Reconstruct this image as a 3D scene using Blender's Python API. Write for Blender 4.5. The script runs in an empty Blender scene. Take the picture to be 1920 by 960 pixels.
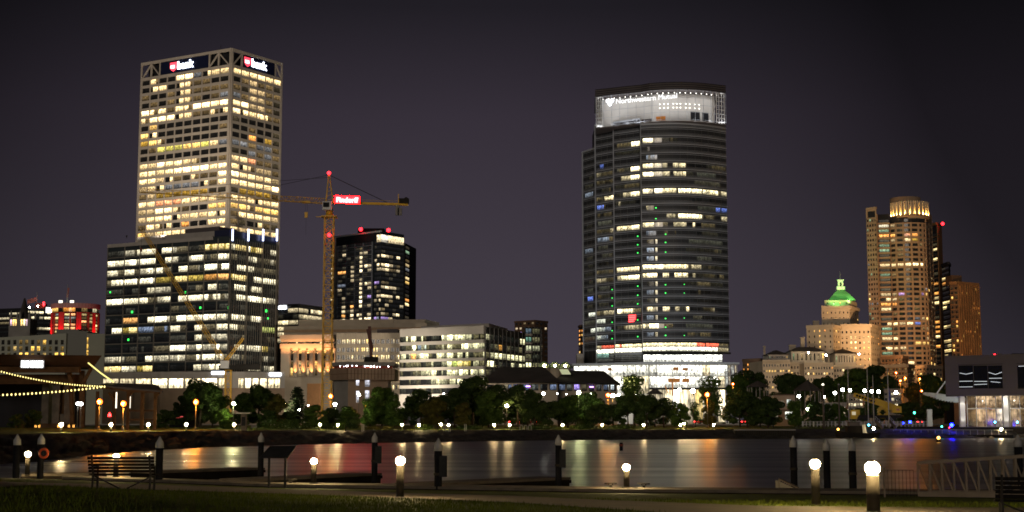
import bpy, bmesh, math, random
from mathutils import Vector, Matrix, noise as mnoise
import numpy as np

# ------------------------------------------------------------------ camera, sky, sun, exposure
SC = bpy.context.scene
COL = SC.collection
F = 2666.7                      # focal length in pixels of the 1920 px wide photograph (50 mm on 36 mm)
TILT = math.atan(310.0 / F)
CT, ST = math.cos(TILT), math.sin(TILT)
ZC = 3.6                        # eye height above the water

cam_d = bpy.data.cameras.new('camera')
cam_d.lens = 50; cam_d.sensor_width = 36
cam_d.clip_start = 0.5; cam_d.clip_end = 20000
cam = bpy.data.objects.new('camera', cam_d); COL.objects.link(cam)
cam.location = (0, 0, ZC); cam.rotation_euler = (math.pi/2 + TILT, 0, 0)
SC.camera = cam

world = bpy.data.worlds.new('World'); SC.world = world
world.use_nodes = True
wn, wl = world.node_tree.nodes, world.node_tree.links
wn.clear()
w_out = wn.new('ShaderNodeOutputWorld')
sky = wn.new('ShaderNodeTexSky'); sky.sky_type = 'NISHITA'; sky.sun_disc = False
sky.sun_elevation = math.radians(9); sky.sun_rotation = math.radians(195)
hs = wn.new('ShaderNodeHueSaturation'); hs.inputs['Saturation'].default_value = 0.25
bg1 = wn.new('ShaderNodeBackground'); bg1.inputs['Strength'].default_value = 0.0003
wl.new(sky.outputs[0], hs.inputs['Color']); wl.new(hs.outputs[0], bg1.inputs['Color'])
# the city's glow on the night sky, strongest low over the roofs
tc = wn.new('ShaderNodeTexCoord'); sp = wn.new('ShaderNodeSeparateXYZ')
rp = wn.new('ShaderNodeValToRGB'); el = rp.color_ramp.elements
el[0].position = 0.0; el[0].color = (.060, .050, .068, 1)
el[1].position = 0.42; el[1].color = (.007, .007, .0105, 1)
e = el.new(0.11); e.color = (.049, .040, .054, 1)
e = el.new(0.21); e.color = (.035, .0275, .039, 1)
e = el.new(0.285); e.color = (.0135, .0115, .0160, 1)
bg2 = wn.new('ShaderNodeBackground'); bg2.inputs['Strength'].default_value = 1.0
ad = wn.new('ShaderNodeAddShader')
wl.new(tc.outputs['Generated'], sp.inputs[0]); wl.new(sp.outputs['Z'], rp.inputs[0])
# glow over downtown, fading to both sides; lens corner darkening is put in too
def wm(op, a, b, c=0.):
    k = wn.new('ShaderNodeMath'); k.operation = op
    for i, q in enumerate((a, b, c)):
        if isinstance(q, (int, float)): k.inputs[i].default_value = q
        else: wl.new(q, k.inputs[i])
    return k.outputs[0]
dx = wm('ADD', sp.outputs['X'], .05)
dm = wm('MULTIPLY', wm('MULTIPLY', dx, dx), wm('MULTIPLY_ADD', sp.outputs['Z'], 3., .5))
dk = wn.new('ShaderNodeMapRange'); dk.inputs['From Max'].default_value = .12; dk.inputs['To Min'].default_value = 1.0; dk.inputs['To Max'].default_value = .27
wl.new(dm, dk.inputs['Value']); wl.new(dk.outputs[0], bg2.inputs['Strength'])
wl.new(rp.outputs[0], bg2.inputs['Color'])
wl.new(bg1.outputs[0], ad.inputs[0]); wl.new(bg2.outputs[0], ad.inputs[1])
wl.new(ad.outputs[0], w_out.inputs[0])

sun_d = bpy.data.lights.new('sun', 'SUN')
sun_d.energy = 0.5; sun_d.angle = math.radians(14); sun_d.color = (1.0, .86, .70)
sun = bpy.data.objects.new('sun', sun_d); COL.objects.link(sun)
# soft warm fill added from behind the viewer's left shoulder to brighten the facades
sun.rotation_euler = (math.radians(90-9), 0, math.radians(-15))

SC.view_settings.view_transform = 'Standard'
SC.view_settings.look = 'None'
SC.view_settings.exposure = 0.0
SC.view_settings.gamma = 1.0
SC.view_settings.use_curve_mapping = False
cy = SC.cycles
cy.use_denoising = True
cy.use_light_tree = True
cy.max_bounces = 5; cy.diffuse_bounces = 2; cy.glossy_bounces = 3; cy.transmission_bounces = 3
cy.sample_clamp_indirect = 4.0
cy.caustics_reflective = False; cy.caustics_refractive = False
cy.filter_width = 1.7

# ------------------------------------------------------------------ geometry of the view, used to find real distances and sizes
def slope(py):
    v = (480 - py) / F
    return (ST + v*CT) / (CT - v*ST)
def Zof(py, Y): return ZC + Y*slope(py)
def Xof(px, py, Y):
    v = (480 - py) / F
    return Y * ((px - 960)/F) / (CT - v*ST)
def Yfor(py, z): return (z - ZC)/slope(py)
def at(px, py, Y): return Vector((Xof(px, py, Y), Y, Zof(py, Y)))
def mpp(Y): return Y/F           # metres per photograph pixel

R = random.Random(7)

# ------------------------------------------------------------------ materials
MATS = {}
def nodes_of(name):
    m = bpy.data.materials.new(name); m.use_nodes = True
    nt = m.node_tree; b = nt.nodes['Principled BSDF']
    MATS[name] = m
    return m, nt.nodes, nt.links, b
def mat(name, col, rough=.7, metal=0., var=.18, scale=.6, spec=.4, bump=0., bscale=None, detail=5):
    m, n, l, b = nodes_of(name)
    b.inputs['Roughness'].default_value = rough
    b.inputs['Metallic'].default_value = metal
    b.inputs['Specular IOR Level'].default_value = spec
    tcn = n.new('ShaderNodeTexCoord'); nz = n.new('ShaderNodeTexNoise')
    nz.inputs['Scale'].default_value = scale; nz.inputs['Detail'].default_value = detail
    l.new(tcn.outputs['Object'], nz.inputs['Vector'])
    r = n.new('ShaderNodeValToRGB')
    r.color_ramp.elements[0].position = .3; r.color_ramp.elements[1].position = .7
    r.color_ramp.elements[0].color = tuple(c*(1-var) for c in col) + (1,)
    r.color_ramp.elements[1].color = tuple(min(1, c*(1+var)) for c in col) + (1,)
    l.new(nz.outputs['Fac'], r.inputs[0]); l.new(r.outputs[0], b.inputs['Base Color'])
    if bump:
        n2 = n.new('ShaderNodeTexNoise'); n2.inputs['Scale'].default_value = bscale or scale*6
        n2.inputs['Detail'].default_value = 6
        bp = n.new('ShaderNodeBump'); bp.inputs['Strength'].default_value = bump
        l.new(tcn.outputs['Object'], n2.inputs['Vector'])
        l.new(n2.outputs['Fac'], bp.inputs['Height']); l.new(bp.outputs[0], b.inputs['Normal'])
    return m
def emis(name, col, s, sample=True):
    m, n, l, b = nodes_of(name)
    b.inputs['Base Color'].default_value = (.3, .3, .3, 1)
    b.inputs['Emission Color'].default_value = col + (1,)
    b.inputs['Emission Strength'].default_value = s
    if not sample: m.cycles.emission_sampling = 'NONE'
    return m

mat('beige_stone', (.55, .48, .40), .8, var=.10, scale=.12)
mat('pale_concrete', (.47, .44, .40), .8, var=.10, scale=.1)
mat('grey_concrete', (.27, .255, .235), .85, var=.2, scale=.15, bump=.2)
mat('warm_concrete', (.33, .24, .17), .85, var=.2, scale=.12)
mat('limestone', (.47, .40, .31), .8, var=.12, scale=.15)
mat('blue_cladding', (.030, .040, .046), .7, var=.15, scale=.2, spec=.2)
mat('tan_brick', (.40, .27, .17), .85, var=.15, scale=.2)
mat('red_brick', (.20, .09, .05), .85, var=.2, scale=.3)
mat('brown_brick', (.13, .075, .045), .85, var=.2, scale=.2)
mat('orange_brick', (.30, .15, .06), .85, var=.2, scale=.2)
mat('hotel_render', (.45, .46, .38), .8, var=.06, scale=.08)
mat('grey_render', (.22, .22, .20), .8, var=.06, scale=.08)
mat('grey_panel', (.105, .09, .09), .75, var=.08, scale=.1)
mat('dark_steel', (.03, .028, .025), .85, spec=.08, var=.2, scale=.8)
mat('fin_metal', (.38, .40, .44), .7, spec=.2, var=.1, scale=.05)
mat('dark_frame', (.085, .08, .075), .6, var=.1, scale=.2)
mat('olive_frame', (.19, .175, .15), .6, var=.1, scale=.2)
mat('pale_frame', (.40, .37, .34), .7, var=.1, scale=.2)
mat('dark_cladding', (.022, .022, .026), .8, spec=.15, var=.2, scale=.2)
mat('dark_roof', (.065, .055, .05), .9, var=.25, scale=.15)
mat('timber_roof', (.075, .04, .022), .9, spec=.1, var=.3, scale=.3)
mat('timber', (.09, .048, .022), .9, spec=.1, var=.3, scale=1.)
mat('wet_wood', (.012, .010, .008), .9, spec=.05, var=.35, scale=1.2, bump=.3)
mat('dock_wood', (.085, .07, .055), .85, var=.3, scale=1.5, bump=.3)
mat('stone_pier', (.11, .09, .07), .9, var=.35, scale=.8, bump=.4)
mat('pile_black', (.010, .010, .012), .9, spec=.05, var=.3, scale=2.)
mat('pile_cap', (.27, .27, .28), .8, spec=.1, var=.12, scale=3.)
mat('post_metal', (.030, .025, .018), .8, spec=.15, var=.15, scale=3.)
mat('lamp_post', (.10, .095, .075), .6, var=.1, scale=1.)
mat('pale_pole', (.45, .43, .38), .6, var=.1, scale=1.)
mat('white_paint', (.72, .72, .70), .6, var=.05, scale=.5)
mat('crane_yellow', (.80, .46, .035), .5, var=.15, scale=.5)
mat('truck_yellow', (.62, .40, .02), .45, var=.12, scale=.6)
mat('boom_red', (.10, .025, .015), .6, var=.25, scale=.5)
mat('net_red', (.24, .05, .03), .8, var=.3, scale=1.)
mat('sign_navy', (.012, .016, .05), .35, var=.1, scale=.3)
mat('copper_green', (.16, .30, .17), .7, var=.15, scale=.3)
mat('galvanised', (.15, .125, .105), .8, spec=.15, var=.15, scale=2.)
mat('ring_red', (.55, .08, .02), .6, var=.1, scale=4.)
mat('rail_pale', (.42, .42, .40), .6, var=.1, scale=1.)
mat('boat_dark', (.02, .018, .016), .9, spec=.08, var=.2, scale=.5)
mat('tyre', (.015, .015, .015), .8, var=.2, scale=3.)
mat('car_dark', (.03, .03, .035), .3, var=.1, scale=1.)
mat('car_silver', (.35, .35, .36), .35, metal=.4, var=.05, scale=1.)
mat('car_red', (.25, .02, .015), .35, var=.05, scale=1.)
mat('bark', (.05, .036, .024), .9, var=.3, scale=2., bump=.4)
mat('flag_stripe', (.45, .16, .14), .8, var=.4, scale=2.)
mat('flag_blue', (.06, .08, .25), .8, var=.3, scale=2.)
mat('cloth_dark', (.02, .02, .024), .9, var=.3, scale=4.)
mat('skin', (.45, .28, .2), .7, var=.1, scale=4.)
mat('rock', (.055, .048, .04), .95, var=.5, scale=.7, bump=.8, bscale=2.5)
mat('asphalt', (.05, .05, .05), .9, var=.2, scale=.4)
mat('path', (.085, .066, .045), .9, var=.2, scale=.9, bump=.25, bscale=14)
mat('interior_wall', (.60, .58, .55), .8, var=.05, scale=.2)
mat('orange_art', (.60, .22, .04), .7, var=.05, scale=.2)
mat('solar', (.05, .04, .035), .6, var=.2, scale=.8)
mat('panel_dark', (.02, .021, .023), .8, spec=.08, var=.2, scale=3.)

# foliage kinds: leaf colour differs with the leaf clump
def foliage(name, c0, c1):
    m, n, l, b = nodes_of(name)
    g = n.new('ShaderNodeNewGeometry'); tcn = n.new('ShaderNodeTexCoord')
    nz = n.new('ShaderNodeTexNoise'); nz.inputs['Scale'].default_value = .55; nz.inputs['Detail'].default_value = 4
    l.new(tcn.outputs['Object'], nz.inputs['Vector'])
    mx = n.new('ShaderNodeMath'); mx.operation = 'MULTIPLY_ADD'; mx.inputs[1].default_value = .45
    l.new(g.outputs['Random Per Island'], mx.inputs[0]); l.new(nz.outputs['Fac'], mx.inputs[2])
    r = n.new('ShaderNodeValToRGB')
    r.color_ramp.elements[0].position = .4; r.color_ramp.elements[1].position = .95
    r.color_ramp.elements[0].color = c0 + (1,); r.color_ramp.elements[1].color = c1 + (1,)
    l.new(mx.outputs[0], r.inputs[0]); l.new(r.outputs[0], b.inputs['Base Color'])
    b.inputs['Roughness'].default_value = .6; b.inputs['Specular IOR Level'].default_value = .15
    tr = n.new('ShaderNodeBsdfTranslucent'); ms = n.new('ShaderNodeMixShader'); ms.inputs[0].default_value = .3
    l.new(r.outputs[0], tr.inputs[0]); l.new(b.outputs[0], ms.inputs[1]); l.new(tr.outputs[0], ms.inputs[2])
    l.new(ms.outputs[0], n['Material Output'].inputs[0])
    return m
foliage('leaf_dark', (.022, .042, .012), (.056, .090, .022))
foliage('leaf_green', (.034, .070, .012), (.090, .150, .026))
foliage('leaf_olive', (.050, .052, .012), (.120, .105, .022))
foliage('leaf_conifer', (.014, .024, .014), (.035, .050, .024))

# grass
m, n, l, b = nodes_of('grass')
tcn = n.new('ShaderNodeTexCoord')
n1 = n.new('ShaderNodeTexNoise'); n1.inputs['Scale'].default_value = .35; n1.inputs['Detail'].default_value = 6
n2 = n.new('ShaderNodeTexNoise'); n2.inputs['Scale'].default_value = 9; n2.inputs['Detail'].default_value = 6
mx = n.new('ShaderNodeMath'); mx.operation = 'MULTIPLY_ADD'; mx.inputs[1].default_value = .6
r = n.new('ShaderNodeValToRGB')
r.color_ramp.elements[0].position = .55; r.color_ramp.elements[1].position = 1.05
r.color_ramp.elements[0].color = (.030, .044, .004, 1); r.color_ramp.elements[1].color = (.105, .135, .010, 1)
l.new(tcn.outputs['Object'], n1.inputs['Vector']); l.new(tcn.outputs['Object'], n2.inputs['Vector'])
l.new(n2.outputs['Fac'], mx.inputs[0]); l.new(n1.outputs['Fac'], mx.inputs[2])
l.new(mx.outputs[0], r.inputs[0]); l.new(r.outputs[0], b.inputs['Base Color'])
b.inputs['Roughness'].default_value = .9; b.inputs['Specular IOR Level'].default_value = .1
bp = n.new('ShaderNodeBump'); bp.inputs['Strength'].default_value = .8; bp.inputs['Distance'].default_value = .08
l.new(n2.outputs['Fac'], bp.inputs['Height']); l.new(bp.outputs[0], b.inputs['Normal'])

# water smoothed by the long exposure
m, n, l, b = nodes_of('water')
b.inputs['Base Color'].default_value = (.012, .015, .022, 1)
b.inputs['Specular Tint'].default_value = (.76, .88, 1, 1)
b.inputs['IOR'].default_value = 1.45
tcn = n.new('ShaderNodeTexCoord'); mp = n.new('ShaderNodeMapping')
mp.inputs['Scale'].default_value = (.03, .30, 1)
nz = n.new('ShaderNodeTexNoise'); nz.inputs['Scale'].default_value = .5; nz.inputs['Detail'].default_value = 5
l.new(tcn.outputs['Object'], mp.inputs['Vector']); l.new(mp.outputs[0], nz.inputs['Vector'])
mr = n.new('ShaderNodeMapRange'); mr.inputs['From Min'].default_value = .3; mr.inputs['From Max'].default_value = .7
mr.inputs['To Min'].default_value = .27; mr.inputs['To Max'].default_value = .42
l.new(nz.outputs['Fac'], mr.inputs['Value']); l.new(mr.outputs[0], b.inputs['Roughness'])
mp2 = n.new('ShaderNodeMapping'); mp2.inputs['Scale'].default_value = (.25, .6, 1)
n2 = n.new('ShaderNodeTexNoise'); n2.inputs['Scale'].default_value = .35; n2.inputs['Detail'].default_value = 3
l.new(tcn.outputs['Object'], mp2.inputs['Vector']); l.new(mp2.outputs[0], n2.inputs['Vector'])
bp = n.new('ShaderNodeBump'); bp.inputs['Strength'].default_value = .05; bp.inputs['Distance'].default_value = .05
l.new(n2.outputs['Fac'], bp.inputs['Height']); l.new(bp.outputs[0], b.inputs['Normal'])

# glazing: each window carries the colour of the room behind it ('lit'); the pattern is blinds, partitions and desks
def window_mat(name, cell=1.4, base=(.012, .013, .015), rough=.12, soft=.5):
    m, n, l, b = nodes_of(name)
    m.cycles.emission_sampling = 'NONE'
    b.inputs['Base Color'].default_value = base + (1,)
    b.inputs['Roughness'].default_value = rough
    at_ = n.new('ShaderNodeAttribute'); at_.attribute_name = 'lit'
    uv = n.new('ShaderNodeUVMap'); uv.uv_map = 'uv'
    s = n.new('ShaderNodeSeparateXYZ'); l.new(uv.outputs[0], s.inputs[0])
    def M(op, a, bb=None, c=None):
        k = n.new('ShaderNodeMath'); k.operation = op
        for i, q in enumerate((a, bb, c)):
            if q is None: continue
            if isinstance(q, (int, float)): k.inputs[i].default_value = q
            else: l.new(q, k.inputs[i])
        return k.outputs[0]
    U, V = s.outputs['X'], s.outputs['Y']
    cu = M('FLOOR', M('DIVIDE', U, cell))
    wn1 = n.new('ShaderNodeTexWhiteNoise'); wn1.noise_dimensions = '1D'; l.new(cu, wn1.inputs['W'])
    a = M('MULTIPLY_ADD', wn1.outputs['Value'], soft, 1.12 - soft*.6)
    cmb = n.new('ShaderNodeCombineXYZ')
    l.new(M('MULTIPLY', U, .9), cmb.inputs[0]); l.new(M('MULTIPLY', V, 2.3), cmb.inputs[1])
    nz = n.new('ShaderNodeTexNoise'); nz.noise_dimensions = '2D'; nz.inputs['Scale'].default_value = 1.1; nz.inputs['Detail'].default_value = 3
    l.new(cmb.outputs[0], nz.inputs['Vector'])
    bb = M('MAXIMUM', M('MULTIPLY_ADD', nz.outputs['Fac'], 3.4, -.75), .12)
    c = M('MULTIPLY_ADD', M('GREATER_THAN', V, .70), .35, .9)
    nz2 = n.new('ShaderNodeTexNoise'); nz2.noise_dimensions = '1D'; nz2.inputs['Scale'].default_value = 1.; l.new(M('MULTIPLY', U, 1.6), nz2.inputs['W'])
    low = M('MULTIPLY', M('LESS_THAN', V, M('MULTIPLY', nz2.outputs['Fac'], .62)), -.62)
    d = M('ADD', low, 1.0)
    fr = M('FRACT', M('DIVIDE', U, 1.45))
    e_ = M('MULTIPLY_ADD', M('LESS_THAN', fr, .09), -.6, 1.0)
    p = M('MULTIPLY', M('MULTIPLY', M('MULTIPLY', a, bb), M('MULTIPLY', c, d)), e_)
    vm = n.new('ShaderNodeVectorMath'); vm.operation = 'SCALE'
    l.new(at_.outputs['Color'], vm.inputs[0]); l.new(p, vm.inputs['Scale'])
    l.new(vm.outputs[0], b.inputs['Emission Color']); b.inputs['Emission Strength'].default_value = 1.0
    return m
window_mat('glazing')
window_mat('glazing_small', cell=.7, soft=.35)
window_mat('glazing_blue', cell=.7, soft=.35, base=(.045, .055, .075), rough=.35)
window_mat('glazing_wide', cell=2.2, soft=.6)

emis('glow_white', (1, .98, .95), 3., False)
emis('crown_letters', (1, 1, 1), 1.5, False)
emis('glow_bluewhite', (.80, .88, 1), 8., False)
emis('glow_red', (1, .012, .02), 8., False)
emis('sign_red', (1, .70, .72), 3., False)
emis('sign_halo', (1, .0002, .0006), 95.)
emis('shield_red', (1, .03, .07), 2.0, False)
emis('lamp_warm', (1, .72, .36), 300.)
emis('lamp_bollard', (1, .72, .33), 620.)
emis('lamp_sodium', (1, .095, .007), 9.5, False)
emis('lamp_white', (1, .96, .82), 80.)
emis('lamp_green', (.95, 1, .45), 480.)
emis('lamp_work', (1, .97, .93), 30.)
emis('lamp_marina', (1, .97, .85), 48.)
emis('bulb_yellow', (1, .80, .26), 3., False)
emis('rope_yellow', (1, .83, .25), 1.6, False)
emis('lamp_blue', (.002, .006, 1), 110.)
emis('lamp_cyan', (.1, .7, 1), 12.)
emis('lamp_teal', (.05, 1, .55), 14.)
emis('exit_green', (.02, 1, .10), 2.5, False)
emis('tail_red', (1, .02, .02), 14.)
emis('head_white', (1, .95, .85), 20.)
emis('lobby_light', (1, .92, .72), 2.2)
emis('ceil_light', (1, .95, .85), 5.)
emis('led_blue', (.55, .62, 1), 4.5, False)
emis('amber', (1, .45, .08), 8.)
mat('red_panel', (.55, .06, .06), .7, var=.05, scale=.2)

# ------------------------------------------------------------------ builders
class MB:
    """collects faces and links them as ONE mesh object"""
    def __init__(s): s.v = []; s.f = []; s.m = []; s.sl = []; s.uv = {}; s.lit = {}; s.smooth = set()
    def slot(s, mm):
        if mm not in s.sl: s.sl.append(mm)
        return s.sl.index(mm)
    def face(s, pts, mm, uv=None, lit=None):
        i = len(s.v); s.v += [tuple(p) for p in pts]
        s.f.append(tuple(range(i, i+len(pts)))); s.m.append(s.slot(mm))
        if uv: s.uv[len(s.f)-1] = uv
        if lit: s.lit[len(s.f)-1] = lit
    def hexa(s, p, mm):          # p: 4 bottom (ccw from above) + 4 top
        i = len(s.v); s.v += [tuple(q) for q in p]; k = s.slot(mm)
        for q in ((3,2,1,0),(4,5,6,7),(0,1,5,4),(1,2,6,5),(2,3,7,6),(3,0,4,7)):
            s.f.append(tuple(i+j for j in q)); s.m.append(k)
    def box(s, c, sz, mm, rz=0., axes=None):
        c = Vector(c)
        if axes is None:
            ax = Vector((math.cos(rz), math.sin(rz), 0)); ay = Vector((-math.sin(rz), math.cos(rz), 0)); az = Vector((0,0,1))
        else: ax, ay, az = axes
        hx, hy, hz = sz[0]/2, sz[1]/2, sz[2]/2
        s.hexa([c + ax*a*hx + ay*b_*hy + az*z*hz for z in (-1, 1) for a, b_ in ((-1,-1),(1,-1),(1,1),(-1,1))], mm)
    def bar(s, p, q, w, mm, h=None):
        p, q = Vector(p), Vector(q); d = q - p; L = d.length
        if L < 1e-6: return
        az = d/L; up = Vector((0,0,1)) if abs(az.z) < .95 else Vector((0,1,0))
        ax = az.cross(up).normalized(); ay = ax.cross(az)
        s.box((p+q)/2, (w, h or w, L), mm, axes=(ax, ay, az))
    def tube(s, p, q, r0, r1, mm, n=8, cap=True):
        p, q = Vector(p), Vector(q); d = (q-p).normalized()
        up = Vector((0,0,1)) if abs(d.z) < .95 else Vector((1,0,0))
        ax = d.cross(up).normalized(); ay = d.cross(ax)
        i = len(s.v); k = s.slot(mm)
        for c, r_ in ((p, r0), (q, r1)):
            for j in range(n):
                a = 2*math.pi*j/n; s.v.append(tuple(c + ax*math.cos(a)*r_ + ay*math.sin(a)*r_))
        for j in range(n):
            s.f.append((i+j, i+n+j, i+n+(j+1) % n, i+(j+1) % n)); s.m.append(k); s.smooth.add(len(s.f)-1)
        if cap:
            s.f.append(tuple(i+j for j in range(n))); s.m.append(k)
            s.f.append(tuple(i+n+j for j in reversed(range(n)))); s.m.append(k)
    def lathe(s, c, prof, mm, n=16):   # prof: (r, z) upward
        c = Vector(c); i = len(s.v); k = s.slot(mm)
        for r_, z in prof:
            for j in range(n):
                a = 2*math.pi*j/n; s.v.append((c.x+r_*math.cos(a), c.y+r_*math.sin(a), c.z+z))
        for t in range(len(prof)-1):
            for j in range(n):
                s.f.append((i+t*n+j, i+t*n+(j+1) % n, i+(t+1)*n+(j+1) % n, i+(t+1)*n+j)); s.m.append(k); s.smooth.add(len(s.f)-1)
        s.f.append(tuple(i+j for j in reversed(range(n)))); s.m.append(k)
        t = len(prof)-1
        s.f.append(tuple(i+t*n+j for j in range(n))); s.m.append(k)
    def ball(s, c, r_, mm, n=10, k=6, sz=1.):
        s.lathe(c, [(r_*math.sin(math.pi*t/k)+1e-4, -r_*sz*math.cos(math.pi*t/k)) for t in range(k+1)], mm, n)
    def prism(s, poly, z0, z1, mm, top=None):
        n = len(poly); i = len(s.v); k = s.slot(mm); kt = s.slot(top or mm)
        s.v += [(p[0], p[1], z0) for p in poly] + [(p[0], p[1], z1) for p in poly]
        for j in range(n):
            s.f.append((i+j, i+(j+1) % n, i+n+(j+1) % n, i+n+j)); s.m.append(k)
        s.f.append(tuple(i+j for j in reversed(range(n)))); s.m.append(k)
        s.f.append(tuple(i+n+j for j in range(n))); s.m.append(kt)
    def build(s, name, parent=None, loc=None, **props):
        me = bpy.data.meshes.new(name)
        o_ = Vector(loc) if loc is not None else Vector((0,0,0))
        me.from_pydata([(v[0]-o_.x, v[1]-o_.y, v[2]-o_.z) for v in s.v], [], s.f)
        for q in s.sl: me.materials.append(MATS[q])
        me.polygons.foreach_set('material_index', s.m)
        if s.smooth:
            me.polygons.foreach_set('use_smooth', [i in s.smooth for i in range(len(s.f))])
        if s.uv:
            me.uv_layers.new(name='uv'); me.color_attributes.new('lit', 'FLOAT_COLOR', 'CORNER')
            ul = me.uv_layers['uv']; ca = me.color_attributes['lit']
            for p in me.polygons:
                u = s.uv.get(p.index); c = s.lit.get(p.index, (0,0,0))
                for t, li in enumerate(p.loop_indices):
                    if u: ul.data[li].uv = u[t]
                    ca.data[li].color = (c[0], c[1], c[2], 1)
        me.update()
        ob = bpy.data.objects.new(name, me); COL.objects.link(ob)
        if loc is not None: ob.location = loc
        if parent is not None:
            ob.parent = parent
            if loc is None: ob.location = -parent.location     # geometry is given in world coordinates
            else: ob.location = Vector(loc) - parent.location
        for k_, v_ in props.items(): ob[k_] = v_
        return ob

def tag(o, label, cat, group=None):
    o['label'] = label; o['category'] = cat
    if group: o['group'] = group
    return o
def thing(name, loc, label, cat, group=None):
    o = bpy.data.objects.new(name, None); COL.objects.link(o); o.location = loc
    o.empty_display_size = .5
    return tag(o, label, cat, group)
def structure(o): o['kind'] = 'structure'; return o
def sub(part, ob):
    """make ob a sub-part of part (both built in world coordinates under the same thing)"""
    ob.parent = part; ob.location = (0, 0, 0); return ob
def dup(root, loc, rz=0., label=None, scale=None, mats=None):
    r_ = root.copy(); COL.objects.link(r_); r_.location = loc; r_.rotation_euler = (0, 0, rz)
    if scale: r_.scale = scale
    if label: r_['label'] = label
    def kids(a, b_):
        for ch in [c for c in PARENTED.get(a.name, [])]:
            c = ch.copy(); COL.objects.link(c); c.parent = b_
            PARENTED.setdefault(b_.name, []).append(c); kids(ch, c)
    kids(root, r_)
    return r_
PARENTED = {}
def own(root):
    """note the children of a finished prototype so that dup() can copy them"""
    for o in COL.objects:
        if o.parent is not None:
            L = PARENTED.setdefault(o.parent.name, [])
            if o not in L: L.append(o)

def back(p, d):
    """the point d metres behind p on the line away from the viewer"""
    return (p[0]*(1+d/p[1]), p[1]+d)
class Face:
    """an upright facade along a ground polyline, seen from outside from its first to its last point"""
    def __init__(s, pts):
        s.p = [Vector((p[0], p[1])) for p in pts]; s.l = [0.]
        for a, b_ in zip(s.p, s.p[1:]): s.l.append(s.l[-1] + (b_-a).length)
        s.L = s.l[-1]
    def seg(s, u):
        for i in range(len(s.p)-1):
            if u <= s.l[i+1] or i == len(s.p)-2: return i
    def nrm(s, i):
        d = (s.p[i+1]-s.p[i]).normalized(); return Vector((d.y, -d.x))
    def pt(s, u, z, off=0., seg=None):
        i = s.seg(u) if seg is None else seg
        d = (s.p[i+1]-s.p[i]).normalized()
        q = s.p[i] + d*(u-s.l[i]) + s.nrm(i)*off
        return Vector((q.x, q.y, z))
    def hit(s, px, py):
        k = Xof(px, py, 1.)
        for i in range(len(s.p)-1):
            a, b_ = s.p[i], s.p[i+1]; den = (b_.x-a.x) - k*(b_.y-a.y)
            if abs(den) < 1e-9: continue
            t = (k*a.y - a.x)/den
            if -1e-3 <= t <= 1.001 or (i == 0 and t < 0 and len(s.p) == 2) or (i == len(s.p)-2 and t > 1):
                return s.l[i] + t*(s.l[i+1]-s.l[i]), a.y + t*(b_.y-a.y)
        return (0., s.p[0].y) if Xof(px, py, s.p[0].y) < s.p[0].x else (s.L, s.p[-1].y)
    def u(s, px, py): return s.hit(px, py)[0]
    def z(s, px, py): return Zof(py, s.hit(px, py)[1])
    def spans(s, u0, u1):
        out = []
        for i in range(len(s.p)-1):
            a, b_ = max(u0, s.l[i]), min(u1, s.l[i+1])
            if b_ - a > 1e-4: out.append((i, a, b_))
        return out
    def slab(s, mb, u0, u1, z0, z1, o0, o1, mm):
        for i, a, b_ in s.spans(u0, u1):
            # butt neighbouring segments on the bisector of their corner
            def cor(u, off):
                q = s.pt(u, 0, off, i)
                return q
            A0, B0, A1, B1 = cor(a, o0), cor(b_, o0), cor(a, o1), cor(b_, o1)
            lo = [A1, B1, B0, A0]
            mb.hexa([Vector((p.x, p.y, z0)) for p in lo] + [Vector((p.x, p.y, z1)) for p in lo], mm)

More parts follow.
